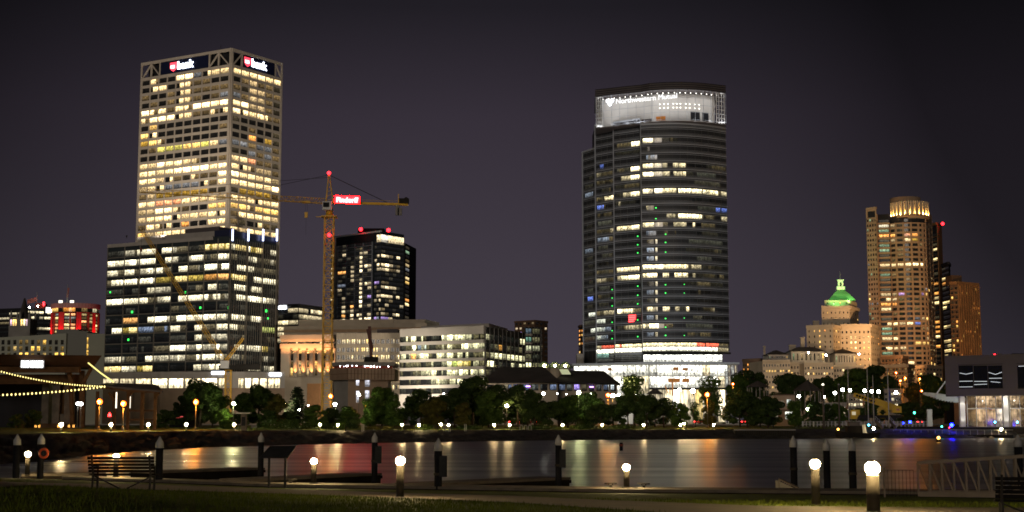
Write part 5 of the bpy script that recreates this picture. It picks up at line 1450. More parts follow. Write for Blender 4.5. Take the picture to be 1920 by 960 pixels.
    for e, k0, k1 in ((0, .004, .05), (1, .93, .996)):      # steel at both ends of the lantern
        mb = MB()
        for j in range(4):
            u = cr.L*(k0+(k1-k0)*j/3); mb.bar(cr.pt(u, zl0-.8, -1.2), cr.pt(u, zl1+.4, -1.2), .35, 'white_paint')
        for j in range(8): z = zl0+(zl1-zl0)*j/7; mb.bar(cr.pt(cr.L*k0, z, -1.0), cr.pt(cr.L*k1, z, -1.0), .25, 'white_paint')
        if e == 0: mb.build('crown_steel', t)
    u0 = cr.L*.87; mb.bar(cr.pt(u0, zl0, -1.3), cr.pt(cr.L*.93, zl1-6, -1.3), .3, 'pale_frame'); mb.bar(cr.pt(cr.L*.90, zl0, -1.2), cr.pt(cr.L*.90, zl1, -1.2), .5, 'pale_frame')
    mb.build('crown_steel', t)
    for k in range(22):        # ceiling lights and a lower row on the inner wall
        u = cr.L*(.05+.89*k/21); mb = MB(); q = cr.pt(u, zl1-1.0, -2.2); mb.ball(q, .25, 'ceil_light', 8, 4); mb.build('ceiling_light', t)
    for row, y in ((0, 201.5), (1, 208.5)):
        for k in range(10):
            u = cr.u(1232+10.2*k, y); q = cr.pt(u, Zof(y, Y), -7.75); mb = MB(); mb.ball(q, .26, 'ceil_light', 8, 4); mb.build('wall_light', t)
    for k in range(9):
        u = cr.L*(.06+.88*k/8)
        L = bpy.data.lights.new('lantern_light', 'AREA'); L.energy = 340; L.color = (.97, .98, 1); L.shape = 'RECTANGLE'; L.size = cr.L/9; L.size_y = 3
        o = bpy.data.objects.new('lantern_light', L); COL.objects.link(o); q = cr.pt(u, zl1-.2, -3.2); o.parent = t; o.location = q - t.location
        o.rotation_euler = (math.radians(-14), 0, 0)
        L2 = L.copy(); L2.energy = 700; o = bpy.data.objects.new('lantern_uplight', L2); COL.objects.link(o); q = cr.pt(u, zl0-.7, -1.6); o.parent = t; o.location = q - t.location; o.rotation_euler = (math.radians(180+24), 0, 0)
    fi = Face(inn); mb = MB(); u = fi.u(1239, 228); fi.slab(mb, u-2.6, u+2.6, Zof(231.5, Y), Zof(224, Y), .05, .4, 'orange_art'); mb.build('orange_panel', t)
    mb = MB(); fi.slab(mb, fi.u(1295, 220), fi.u(1312, 220), Zof(231, Y), Zof(215, Y), .05, .25, 'dark_cladding'); fi.slab(mb, fi.u(1317, 220), fi.u(1328, 220), Zof(231, Y), Zof(215, Y), .05, .25, 'dark_cladding'); fi.slab(mb, fi.u(1120, 205), fi.u(1128.5, 205), Zof(217, Y), Zof(200, Y), .05, .35, 'dark_cladding'); fi.slab(mb, fi.u(1203, 228), fi.u(1222, 228), Zof(231, Y), Zof(226, Y), .05, .25, 'grey_panel'); mb.build('opening', t)
    # tower name with its three leaf emblem
    fs = Face([cr.pt(cr.L*.05, 0, 1.2), cr.pt(cr.L*.93, 0, 1.2)])
    fs = Face([cr.pt(cr.L*k/14, 0, 1.0) for k in range(0, 13)])
    yb = Zof(198.5, Y)
    def letters(size):
        out = []; u = fs.u(1154, 193)
        return u
    fs2 = Face([cr.pt(cr.u(1130, 193), 0, .9), cr.pt(cr.u(1275, 193), 0, 3.2)])
    u0 = fs2.u(1154.5, 193)
    o, ext = text_mesh('Northwestern Mutual', 4.0, 'glow_white', fs2, u0, yb, .3, 'lettering', t, .3, .05)
    k = (fs2.u(1270, 193)-u0)/ext[1]; bpy.data.objects.remove(o)
    o, ext = text_mesh('Northwestern Mutual', 4.0*k, 'crown_letters', fs2, u0, yb, .3, 'lettering', t, .3, .0)
    mb = MB(); cu = fs2.u(1143.5, 193); zc = Zof(194, Y)
    for dx, dz in ((-1.25, .75), (1.25, .75), (0, -1.1)):
        P_ = [fs2.pt(cu+dx+1.15*math.cos(a), zc+dz+1.15*math.sin(a), .45) for a in [2*math.pi*j/12 for j in range(12)]]; Q_ = [p - Vector((fs2.nrm(0).x, fs2.nrm(0).y, 0))*.3 for p in P_]
        mb.face(P_, 'crown_letters')
        for j in range(12): mb.face([P_[j], Q_[j], Q_[(j+1) % 12], P_[(j+1) % 12]], 'glow_bluewhite')
    mb.build('emblem', t)
    # recessed storeys and the base
    mb = MB(); rec = Face([xy(1206, 675, Y-6), xy(1355, 675, Y+2)])
    mb.prism([rec.p[0], rec.p[1], (rec.p[1].x-2, Y+40), (rec.p[0].x, Y+40)], Zof(681, Y), Zof(660, Y)+.2, 'dark_cladding'); mb.build('recess_wall', t)
    w = Wins((1, .99, .93), 'glazing_wide', 'lobby_glass', seed=66)
    for a, b_ in ((1206.5, 1229), (1230, 1277), (1278, 1324), (1325, 1354)): w.px(rec, a, b_, 665.3, 678.5, 'W', off=.1, gain=1.1)
    mb = MB(); s4.slab(mb, 0, s4.L, Zof(664.5, Y), Zof(661, Y), -.4, 1.1, 'dark_steel'); s3.slab(mb, 0, s3.L, Zof(664, Y), Zof(661, Y), -.4, .9, 'fin_metal'); mb.build('slab_edge', t)
    # lower strips beneath the amenity floor
    mb = MB(); mb.prism([tuple(s2.p[0]), tuple(s2.p[1]), tuple(s3.p[0]), tuple(s3.p[1]), (s3.p[1].x, Y+40), (s2.p[0].x, Y+40)], Zof(681, Y), ZB-.1, 'dark_glass'); mb.build('curtain_wall', t)
    mb = MB()
    for fc in (s2, s3):
        for k in range(5): z = Zof(665+3.6*k, Y); fc.slab(mb, 0, fc.L, z-.12, z+.12, .1, .4, 'fin_metal')
    mb.build('fin', t)
    for a, b_, y0, y1, c in ((1119, 1142, 663, 672, 'c'), (1142, 1152, 663, 672, 'd'), (1154, 1164, 663, 675, 'd'), (1165, 1203, 663, 678, 'd'), (1120, 1150, 673, 678, 'd')):
        fc = s2 if b_ < 1153 else s3; w.px(fc, a, b_, y0, y1, c, off=.12)
    w.finish(t)
    # entrance hall
    h = thing('glass_hall', (Xof(1250, 730, Y-20), Y-20, G0), 'brilliantly lit glass entrance hall at the foot of the curved tower', 'glass hall')
    HA, HB, HC = xy(1076, 720, Y-4), xy(1217, 720, Y-24), xy(1383, 720, Y-20); ha, hb = Face([HA, HB]), Face([HB, HC])
    zr0, zr1 = Zof(683, Y-20), Zof(679.5, Y-20)
    mb = MB(); mb.prism([(HA[0]-1, HA[1]-1), (HB[0], HB[1]-1.2), (HC[0]+1, HC[1]-1), (HC[0]+1, HC[1]+40), (HA[0]-1, HA[1]+40)], zr0, zr1, 'fin_metal'); mb.build('roof', h)
    mb = MB(); ins = [ha.pt(0, 0, -7), hb.pt(0, 0, -9), hb.pt(hb.L*.86, 0, -8)]
    mb.prism([(p.x, p.y) for p in ins]+[(ins[2].x, Y+18), (ins[0].x, Y+18)], G0, zr0-.1, 'interior_wall'); mb.build('core_wall', h)
    w = Wins((1, .97, .87), 'glazing_wide', 'lobby_glass', seed=67)
    zc0 = Zof(706, Y-20)
    ul = lin(.2, ha.L-.2, 6); ur = lin(.2, hb.L*.86, 10)
    w.grid(ha, ul, [(zc0+.5, zr0-.6), (Zof(738, Y-20), zc0-.1)], ["WWWWWW", "+W+Wg+"], gap=.06); w.grid(hb, ur, [(zc0+.4, zr0-.6), (Zof(727, Y-20), zc0-.1), (G0+1, Zof(731, Y-20))], ["WWWWWWW+WW", "WWWWWWWWW+", "--+W+-Y-:+"], gap=.06)
    w.grid(hb, lin(hb.L*.86, hb.L-.2, 4), [(zc0+.4, zr0-.6), (Zof(727, Y-20), zc0-.1)], ["w-w-", "w-w-"], gap=.3); w.finish(h)
    mb = MB()
    for u in ul: ha.slab(mb, max(0, u-.09), u+.09, G0, zr0, .05, .3, 'dark_frame')
    for u in ur: hb.slab(mb, u-.09, u+.09, G0, zr0, .05, .3, 'dark_frame')
    for k in range(6): u = hb.L*(.86+.14*k/5); hb.slab(mb, u-.14, min(hb.L, u+.14), G0, zr0, .05, .35, 'pale_frame')
    for k in range(12): z = G0+(zr0-G0)*k/12; hb.slab(mb, hb.L*.86, hb.L, z-.1, z+.1, .06, .3, 'pale_frame')
    hb.slab(mb, 0, hb.L, Zof(731, Y-20), Zof(727, Y-20), -.2, .5, 'dark_steel'); hb.slab(mb, 0, hb.L, zc0-.1, zc0+.4, -.2, .4, 'pale_frame')
    mb.bar(hb.pt(hb.L*.865, zc0+2, .45), hb.pt(hb.L*.95, zr0-.5, .45), .6, 'white_paint'); mb.build('mullion', h)
    for x0, x1, y0, y1 in ((1253, 1275, 710, 717), (1279, 1292, 710, 717), (1262, 1272, 689, 694.5), (1280, 1290, 690, 695), (1140, 1147, 689, 694)):
        fc = hb if x0 > 1217 else ha; mb = MB(); fc.slab(mb, fc.u(x0, y0), fc.u(x1, y0), Zof(y1, Y-20), Zof(y0, Y-20), .1, .28, 'orange_art'); mb.build('hanging_panel', h)
    for k in range(10):
        fc = ha if k < 4 else hb; u = fc.L*((k+.5)/4 if k < 4 else (k-3.5)/6.6)
        L = bpy.data.lights.new('hall_light', 'POINT'); L.energy = 1500; L.color = (1, .95, .84); L.shadow_soft_size = .5
        o = bpy.data.objects.new('hall_light', L); COL.objects.link(o); q = fc.pt(u, G0+8, 5); o.parent = h; o.location = q - h.location
    # orange sculpture before the hall
    s = thing('sculpture', at(1258, 732, Y-60), 'orange red standing sculpture before the bright glass hall', 'sculpture')
    mb = MB(); mb.bar(at(1261, 742, Y-60), at(1261, 716, Y-60), .75, 'orange_art', .6); mb.bar(at(1252, 737, Y-60), at(1247, 723, Y-60), .45, 'orange_art', .4); mb.bar(at(1257, 740, Y-60), at(1256, 728, Y-60), .4, 'orange_art', .4); mb.build('blade', s)
    # white plant box left of the tower foot
    b = thing('plant_building', xy(1089, 700, Y+20) + (G0,), 'small plain pale box building at the glass tower foot', 'building')
    A, B = xy(1081.5, 690, Y+16), xy(1094, 690, Y+15); mb = MB(); mb.prism([A, B, (B[0], B[1]+8), (A[0], A[1]+8)], G0, Zof(664, Y+16), 'grey_concrete'); mb.build('wall', b)
    mb = MB(); Face([A, B]).slab(mb, -.1, Face([A, B]).L+.1, Zof(664.8, Y+16), Zof(663.6, Y+16), -.3, .25, 'pale_frame'); mb.build('coping', b)
mat('dark_glass', (.034, .036, .040), .5, var=.2, scale=.05, spec=.2)
glass_tower()

def roof_pavilion():
    Y = 560.; t = thing('roof_pavilion', at(1030, 745, Y), 'wide low pavilion under a folded dark pyramid roof', 'pavilion')
    zr, ze = Zof(688, Y+15), Zof(718, Y)
    x = lambda px, dy=0: Vector((Xof(px, 710, Y+dy), Y+dy, 0))
    def roof(p0, p1, p2, p3, q0, q1, zt):
        mb = MB(); e = [Vector((p.x, p.y, ze)) for p in (p0, p1, p2, p3)]; r0, r1 = Vector((q0.x, q0.y, zt)), Vector((q1.x, q1.y, zt))
        mb.face([e[0], e[1], r1, r0], 'dark_roof'); mb.face([e[1], e[2], r1], 'dark_roof'); mb.face([e[2], e[3], r0, r1], 'dark_roof'); mb.face([e[3], e[0], r0], 'dark_roof'); mb.face(e[::-1], 'dark_roof')
        mb.build('roof', t)
    roof(x(898), x(1052, -12), x(1052, 34), x(900, 34), x(938, 17), x(1020, 14), zr)
    roof(x(1034, -4), x(1163, 8), x(1163, 42), x(1036, 38), x(1062, 20), x(1132, 26), zr-1.2)
    mb = MB(); mb.prism([(p.x, p.y) for p in (x(912, 5), x(1046, -5), x(1046, 28), x(912, 28))], G0, ze-.05, 'dark_cladding'); mb.prism([(p.x, p.y) for p in (x(1046.5, 3), x(1156, 12), x(1156, 36), x(1046.5, 32))], G0, ze-.07, 'dark_cladding'); mb.build('wall', t)
    f = Face([x(912, 5), x(1046, -5)]); g_ = Face([x(1046.5, 3), x(1156, 12)])
    w = Wins((.9, .95, 1), 'glazing_wide', seed=71)
    for k, c in enumerate('.d:bpbdd.b'): w.px(f, 915+13*k, 926+13*k, 721, 731, c, off=.08)
    for k, c in enumerate('bdp:ddbw'): w.px(g_, 1049+13*k, 1060+13*k, 721, 731, c, off=.08)
    w.finish(t)
    mb = MB(); 
    for fc in (f, g_):
        fc.slab(mb, 0, fc.L, G0, Zof(732.5, Y), -.1, .5, 'limestone'); fc.slab(mb, 0, fc.L, Zof(720.4, Y), ze-.1, -.1, .4, 'limestone')
        for k in range(9): u = fc.L*k/8; fc.slab(mb, max(0, u-.35), min(fc.L, u+.35), G0, ze-.1, -.1, .6, 'limestone')
    mb.build('colonnade', t)
    for px, y in ((991, 724.5), (1108, 724.5)):
        mb = MB(); fc = f if px < 1046 else g_; u = fc.u(px, y); fc.slab(mb, u-.8, u+.8, Zof(y+1, Y), Zof(y-.8, Y), .65, .75, 'lamp_purple'); mb.build('purple_lamp', t)
    sk = MB(); q0 = x(1054, 3); sk.hexa([Vector((q0.x+dx, q0.y+dy, zr-3.4+dy*.5)) for dx, dy in ((0,0),(3.4,0),(2.4,4),(-1,4))] + [Vector((q0.x+dx, q0.y+dy, zr-3.2+dy*.5)) for dx, dy in ((0,0),(3.4,0),(2.4,4),(-1,4))], 'sky_light'); sk.build('skylight', t)
    # glass domes behind
    for k, px in enumerate((1021, 1040.5, 1060)):
        q = at(px, 690, Y+70); d = thing('glass_dome', (q.x, q.y, q.z-4), ['greenish glass dome lit from within, nearest the banded office', 'middle one of the three greenish glass domes', 'greenish glass dome nearest the curved skyscraper'][k], 'dome', 'three lit glass domes')
        mb = MB(); r_ = 10.2*mpp(Y+70); n, kk = 10, 4
        prof = [(r_*math.cos(a), r_*1.15*math.sin(a)) for a in [math.pi/2*j/kk for j in range(kk)]] + [(.15, r_*1.15)]
        for j in range(kk):
            for i in range(n):
                a0, a1 = 2*math.pi*i/n + j*.3, 2*math.pi*(i+1)/n + j*.3
                P0, P1 = Vector((q.x+prof[j][0]*math.cos(a0), q.y+prof[j][0]*math.sin(a0), q.z+prof[j][1])), Vector((q.x+prof[j][0]*math.cos(a1), q.y+prof[j][0]*math.sin(a1), q.z+prof[j][1]))
                am = (a0+a1)/2; P2 = Vector((q.x+prof[j+1][0]*math.cos(am), q.y+prof[j+1][0]*math.sin(am), q.z+prof[j+1][1]))
                mb.bar(P0, P1, .16, 'copper_green'); mb.bar(P0, P2, .16, 'copper_green'); mb.bar(P1, P2, .16, 'copper_green')
        mb.build('frame', d)
        mb = MB(); mb.lathe(q, [(a*.96, b_*.96) for a, b_ in prof], 'dome_glass', n); mb.build('glass', d)
        mb = MB(); mb.tube((q.x, q.y, q.z-9), q, r_*.96, r_*.96, 'limestone', 12); mb.build('drum', d)
        mb = MB(); mb.ball(q+Vector((0,0,1.)), .5, 'lamp_warm', 8, 5); mb.build('lamp', d)
emis('lamp_purple', (.45, .2, 1), 9., False); emis('sky_light', (.85, .9, .5), .5, False)
mm_, n_, l_, b_ = nodes_of('dome_glass'); b_.inputs['Base Color'].default_value = (.5, .62, .45, 1); b_.inputs['Transmission Weight'].default_value = .85; b_.inputs['Roughness'].default_value = .35; b_.inputs['IOR'].default_value = 1.1
roof_pavilion()

# ---- bluff with the domed block
def ring_roof(t, cx, cyy, z0, prof, mm, nm, rot=math.pi/4, n=4):
    mb = MB(); k = mb.slot(mm)
    for a, b_ in zip(prof, prof[1:]):
        P = lambda r_, z, j: (cx+r_*math.cos(rot+2*math.pi*j/n), cyy+r_*math.sin(rot+2*math.pi*j/n), z0+z)
        for j in range(n): mb.face([P(a[0], a[1], j), P(a[0], a[1], j+1), P(b_[0], b_[1], j+1), P(b_[0], b_[1], j)], mm)
    return mb.build(nm, t)
def punched(w, fc, n, zs, codes, wr=.34, seed=0, weights=None):
    rr = random.Random(seed)
    for k, (z0, z1) in enumerate(zs):
        for j in range(n):
            u = fc.L*(j+.5)/n; hw = fc.L/n*wr/2
            c = codes[k][j] if codes and k < len(codes) and j < len(codes[k]) else rr.choices(list(weights), list(weights.values()))[0]
            w.add(fc, u-hw, u+hw, z0, z1, c, off=.05)
WT = {'.': 7, ':': 1.5, 'Y': 1.2, 'o': .5}
def domed_block():
    Y = 640.; t = thing('domed_block', (Xof(1578, 700, Y), Y, 4), 'cream stepped apartment block under a glowing green dome', 'apartment block')
    def body(L, C, Rr_, y0, Yc, dl, dr, wall='limestone', zb=3.):
        A, Cc, B = xy(L, 650, Yc+dl), xy(C, 650, Yc), xy(Rr_, 650, Yc+dr); zt = Zof(y0, Yc)
        mb = MB(); mb.prism([A, Cc, B, para(A, Cc, B)], zb, zt, wall, 'dark_roof'); mb.build('wall', t)
        f, g_ = Face([A, Cc]), Face([Cc, B])
        mb = MB()
        for fc in (f, g_): fc.slab(mb, -.3, fc.L+.3, zt-1.1, zt+.25, -.5, .7, wall); fc.slab(mb, 0, fc.L, zt-6.0, zt-5.6, -.1, .25, wall)
        mb.build('cornice', t)
        return f, g_, zt
    w = Wins((1, .82, .52), 'glazing_small', seed=81)
    z = lambda y, d=2.1: (Zof(y+d, Y), Zof(y-d, Y))
    # left wing, recess, right wing
    f, g_, zt = body(1513, 1562.5, 1579, 609.5, Y-4, 6, 14)
    punched(w, f, 5, [z(621), z(631), z(641.5), z(651)], [".YYo.", "..Y..", ".,Y:.", "..Y.."], .2); punched(w, g_, 4, [z(621), z(631), z(641), z(651)], None, .3, 1, WT)
    f, g_, zt = body(1576, 1633, 1649, 608.5, Y+6, 2, 18)
    punched(w, f, 7, [z(621), z(631.5), z(641), z(651.5), z(662), z(673), z(684)], ["..:....", "..++.++", "..##.++", ".:Y+.YY", ".......", "......:", "....Y.:"], .3); punched(w, g_, 5, [z(620+10.5*k) for k in range(8)], None, .3, 2, {'.': 6, 'o': 2, ':': 2})
    # tower
    f, g_, zt = body(1542, 1595, 1611.5, 574, Y+14, 2, 18, zb=Zof(612, Y))
    punched(w, f, 7, [z(581.5), z(592.5), z(602.5)], [".Y.::..", ".-.::.:", ".,.,:.."], .24); punched(w, g_, 4, [z(582), z(592), z(602)], None, .26, 3, WT)
    A, C, B = xy(1548, 650, Y+18), xy(1595, 650, Y+16.5), xy(1609, 650, Y+32); zu = Zof(563, Y+18)
    mb = MB(); mb.prism([A, C, B, para(A, C, B)], zt-.2, zu, 'limestone', 'dark_roof'); mb.build('attic', t)
    fa = Face([A, C]); punched(w, fa, 4, [(Zof(570, Y+16), Zof(566.3, Y+16))], [".:Y:"], .2)
    D = para(A, C, B); cx = (A[0]+B[0])/2; cyy = (A[1]+B[1])/2
    # square bell-cast dome
    zd = Zof(541, Y+18)-zu; rr0 = (C[0]-A[0])*.80
    rot = math.atan2(C[1]-A[1], C[0]-A[0]) + math.pi/4
    ring_roof(t, cx, cyy, zu, [(rr0, 0), (rr0*.80, zd*.27), (rr0*.56, zd*.60), (rr0*.27, zd*.94), (rr0*.2, zd*1.0)], 'copper_green', 'dome', rot)
    m_ = mpp(Y+20)
    mb = MB(); mb.box((cx, cyy, zu+zd+3*m_), (15*m_, 15*m_, 6*m_), 'white_paint', rot-math.pi/4); mb.box((cx, cyy, zu+zd+11*m_), (10*m_, 10*m_, 15*m_), 'white_paint', rot-math.pi/4); mb.box((cx, cyy, zu+zd+18.6*m_), (12.4*m_, 12.4*m_, 1.2*m_), 'white_paint', rot-math.pi/4)
    mb.lathe((cx, cyy, zu+zd+19*m_), [(5.5*m_, 0), (.4*m_, 2.2*m_), (.3*m_, 16*m_)], 'white_paint', 8); lan = mb.build('lantern', t)
    mb = MB(); mb.box((cx-.5*m_, cyy-5.02*m_, zu+zd+10*m_), (3*m_, .3*m_, 7*m_), 'dark_cladding', rot-math.pi/4); sub(lan, mb.build('opening', t))
    for px, py, e in ((1568, 566, 9000), (1597, 566, 7000), (1560, 567, 2500)):
        q = at(px, py, Y+9 if px < 1580 else Y+14); spot(t, q, (cx+(px-1577)*.1, cyy-2, zu+zd*.9), e*.55, (.28, 1, .22), 85, name='green_floodlight')
    spot(t, (cx-9, cyy-12, zu+zd*.9), (cx, cyy, zu+zd+10*m_), 2600, (.35, 1, .22), 60, name='green_floodlight')
    # long lower front wing
    segs = [(1430, 1482, 690, 0, 'limestone', 676), (1484, 1512, 690, 2, 'limestone', 678), (1513, 1532, 690, -5, 'limestone', 679), (1533, 1562, 690, 3, 'limestone', 681), (1562, 1601, 690, -2, 'limestone', 683), ]
    Yw = 612.; pr = None
    A, B = xy(1430, 690, Yw), xy(1482, 690, Yw-4)
    for k, (x0, x1, yb, dy, wall, yt) in enumerate(((1430, 1482, 0, 0, 0, 676.5), (1482, 1510, 0, 8, 0, 679), (1508, 1563, 0, 0, 0, 681.5), (1563, 1620, 0, 9, 0, 684.5))):
        A, B = xy(x0, 690, Yw+dy+1), xy(x1, 690, Yw+dy-1); fc = Face([A, B]); zt = Zof(yt, Yw)
        mb = MB(); mb.prism([A, B, (B[0]+3, B[1]+22), (A[0]-2, A[1]+22)], 3, zt, 'limestone', 'dark_roof'); mb.build('wing', t)
        mb = MB(); fc.slab(mb, -.3, fc.L+.4, zt-.5, zt+.4, -.4, 1.0, 'limestone'); fc.slab(mb, 0, fc.L, zt-5.2, zt-4.9, -.1, .35, 'limestone'); fc.slab(mb, 0, fc.L, zt-14.2, zt-13.8, -.1, .4, 'limestone')
        for j in range(int(fc.L/1.4)): fc.slab(mb, 1.4*j, 1.4*j+.5, zt-1.0, zt-.5, -.2, .6, 'limestone')
        mb.build('cornice', t)
        n = max(4, int(round((x1-x0)/5.2)))
        zz = [(Zof(yt+p+2.4, Yw), Zof(yt+p-2.2, Yw)) for p in (8.5, 19.5, 30, 40, 50)]
        codes = [[".....:....", ".YYYY.YY.Y", "..:....Y..", "....:....."], [".....", "Y..Y.", ".....", "Y...."], ["..Y.,.,.,.", ".+.Y...+Y.", ".,...:...,", "Y..Y...+YY"], ["...+....,.", "..:.,YY.,.", "-:..Y..,..", "o.o......."]][k]
        punched(w, fc, n, zz, codes, .46, 20+k, WT)
    # roof storey with dark hipped roofs and chimneys
    for x0, x1, y0, y1, dy in ((1441, 1478, 659, 677, 6), (1484, 1547, 653, 680, 15), (1566, 1605, 657, 684, 14)):
        A, B = xy(x0, 670, Yw+dy), xy(x1, 670, Yw+dy); zb, zt = Zof(y1, Yw)-.5, Zof(y0+6, Yw+dy); c_ = ((A[0]+B[0])/2, A[1]+8)
        mb = MB(); mb.prism([A, B, (B[0], B[1]+14), (A[0], A[1]+14)], zb, zt, 'pale_frame'); mb.build('roof_storey', t)
        ff = Face([A, B]); punched(w, ff, 8, [(zb+2.2, zt-.9)], ["c.:.d.,Y"], .34)
        mb = MB(); e = [Vector((A[0]-.6, A[1]-.6, zt)), Vector((B[0]+.6, B[1]-.6, zt)), Vector((B[0]+.6, B[1]+15, zt)), Vector((A[0]-.6, A[1]+15, zt))]; q = [Vector((A[0]+4, c_[1]-3, zt+2.2)), Vector((B[0]-4, c_[1]-3, zt+2.2)), Vector((B[0]-4, c_[1]+3, zt+2.2)), Vector((A[0]+4, c_[1]+3, zt+2.2))]
        mb.hexa(e+q, 'dark_roof'); mb.build('roof', t)
    for x, y0, y1, wd in ((1433.5, 650, 672, 3.4), (1505, 634, 655, 7), (1486, 648, 672, 11), (1530, 603, 611, 10), (1501, 652, 660, 5), (1553, 650, 658, 5)):
        q = at(x, y1, Yw+26 if y0 > 610 else Y+6); zt = Zof(y0, q.y); m_ = mpp(q.y)
        mb = MB(); mb.box((q.x, q.y, (q.z-3+zt)/2), (wd*m_, wd*m_*.8, zt-q.z+3), 'limestone'); mb.box((q.x, q.y, zt+.15), (wd*m_+.4, wd*m_*.8+.4, .3), 'limestone'); mb.build('chimney', t)
    for x, y in ((1516, 661), (1611, 664), (1549, 666)):
        mb = MB(); mb.ball(at(x, y, Yw-4+10), .3, 'lamp_warm', 8, 5); mb.build('terrace_lamp', t)
    w.finish(t)
domed_block()
simple_block('brick_block', 'low dark brick block with yellow windows beside the cream apartment block', 'apartment block', 1392, 1424, 1431, 673, 760, 'brown_brick', 8, 1, 5, 683, 9, {'.': 4, 'o': 2, 'Y': 1}, (1, .8, .5), 91)

def round_tower():
    Y = 680.; t = thing('round_tower', (Xof(1690, 700, Y), Y, 4), 'tall tan apartment tower with a rounded front and lit golden crown', 'apartment tower')
    zt = Zof(388, Y); m_ = mpp(Y)
    fl = Face([xy(1629, 560, Y+10), xy(1648, 560, Y+6)]); fm = Face([xy(1648, 560, Y+12), xy(1672, 560, Y+10)])
    arc = []
    for k in range(11):
        a = math.radians(200 + 122*k/10); cxp = Xof(1705, 560, Y+14); r_ = 39*m_
        arc.append((cxp + r_*.98*math.cos(a), Y+14+r_*.75*math.sin(a)))
    fa = Face(arc); fr = Face([arc[-1], xy(1751, 560, Y+34)])
    zs = [(Zof(418.5+9.32*k+2.6, Y), Zof(418.5+9.32*k-2.8, Y)) for k in range(-1, 32)]
    zta = Zof(398, Y-6)
    mb = MB(); mb.prism([fl.p[0], fl.p[1], back(fl.p[1], 40), back(fl.p[0], 40)], 3, zt, 'tan_brick'); mb.prism([fm.p[0], fm.p[1], back(fm.p[1], 39), back(fm.p[0], 39)], 3, zt-2, 'dark_cladding'); mb.build('wall', t)
    mb = MB(); mb.prism([tuple(p) for p in fa.p]+[back(fa.p[-1], 40), back(fa.p[0], 36)], 3, zta, 'dark_cladding'); mb.build('core', t)
    mb = MB(); mb.prism([tuple(fr.p[0]), tuple(fr.p[1]), back(fr.p[1], 24), back(fr.p[0], 40)], 3, Zof(396, Y+20), 'tan_brick'); mb.build('wing', t)
    w = Wins((1, .84, .58), 'glazing_small', seed=101)
    rr = random.Random(101)
    L = {1: "...,", 9: "b..:", 15: "-...", 16: "Y:.:", 17: "bb.b", 26: "c,.c"}
    n = len(zs)
    for k, (z0, z1) in enumerate(zs):
        for j in range(4):
            u = fl.L*(j+.5)/4; c = L.get(k, '')[j:j+1] or rr.choice('....,,,:c'); w.add(fl, u-.62, u+.62, z0+.2, z1-.1, c, off=.05)
        c = {1: 'w', 2: 'c', 3: 'o', 5: 'c', 6: 'c', 7: ',', 9: '+', 11: 'c', 15: '-', 16: 'h', 17: 'o', 18: '+', 21: 'h', 22: 'c', 23: 'c', 24: '+', 26: 'h', 27: 'c', 28: 'c'}.get(k, rr.choice('.,d'))
        w.add(fm, 1.0, fm.L-.4, z0, z1, c, off=-.6 if False else .05)
    ua = [fa.u(p, 560) for p in (1672.5, 1684, 1698, 1712, 1725.5, 1733.5, 1739)]; ua[0] = .1; ua[-1] = fa.L-.1
    RA = {2: ".,....", 3: "o.ro,.", 4: "-,+y,,", 9: "+++##,", 11: ":,....", 14: "....,b", 15: "-p..pY", 16: "-:.,,.", 17: "o..,..", 20: "...b-Y", 21: "+-+B,,", 22: ",...:-", 23: ":....o", 24: "+..,.-", 25: "...YYY", 26: "+-,.,.", 28: "+,....", 29: ".Y+...", 30: "..,...", 31: ".,+...", 0: "......", 1: "-,...."}
    for k, (z0, z1) in enumerate(zs):
        row = RA.get(k)
        for j in range(6):
            c = row[j] if row else rr.choice('......,:')
            w.add(fa, ua[j]+.45, ua[j+1]-.45, z0, z1, c, off=.06)
        for j in range(2):
            u = fr.L*(.25+.5*j); w.add(fr, u-1.3, u+1.3, z0, z1, rr.choice('.....,,Y:o' if k > 13 else '......,.'), off=.05)
    w.finish(t)
    mb = MB(); grid_frame(mb, fl, lin(0, fl.L, 4), zs, 3, zt-5, 'tan_brick', pw=.5, pd=.3, sd=.22)
    ed = sorted(zs)
    for z0, z1 in ed: fm.slab(mb, .6, fm.L, z0-1.0, z0-.1, -.2, 1.5, 'tan_brick')
    fm.slab(mb, 0, .6, 3, zt-2, -.2, 1.6, 'tan_brick')
    grid_frame(mb, fa, ua, zs[1:], 3, zs[1][1]+.6, 'tan_brick', pw=.85, pd=.5, sd=.35)
    grid_frame(mb, fr, [0, fr.L*.5, fr.L], zs, 3, Zof(397, Y+20), 'tan_brick', pw=.7, pd=.4, sd=.3); mb.build('facade_grid', t)
    mb = MB(); fl.slab(mb, 0, fl.L, zt-.1, zt+1.0, -.6, .3, 'tan_brick'); fl.slab(mb, 0, .7, zt-4.6, zt, .02, .35, 'tan_brick'); fl.slab(mb, .8, fl.L-.8, zt-4.0, zt-1.0, .01, .06, 'dark_cladding'); mb.build('parapet', t)
    # crown: a drum ringed with lit ribs
    c = (Xof(1705, 400, Y+14), Y+14); r1, r2 = 33.5*m_, 28.5*m_
    zc0, zc1, zc2 = zta, Zof(375, Y), Zof(362, Y)
    mb = MB(); mb.tube((c[0], c[1], zc0-1), (c[0], c[1], zc1-1.2), r1*.93, r1*.93, 'limestone', 32); mb.build('crown_drum', t)
    mb = MB(); mb.tube((c[0]-4*m_, c[1]+3, zc0), (c[0]-4*m_, c[1]+3, zc2), r2, r2*1.02, 'tan_brick', 32); mb.build('crown_top', t)
    mb = MB(); mb.lathe((c[0], c[1], zc0-.6), [(r1*1.12, 0), (r1*1.12, .8)], 'tan_brick', 32); mb.build('crown_ledge', t)
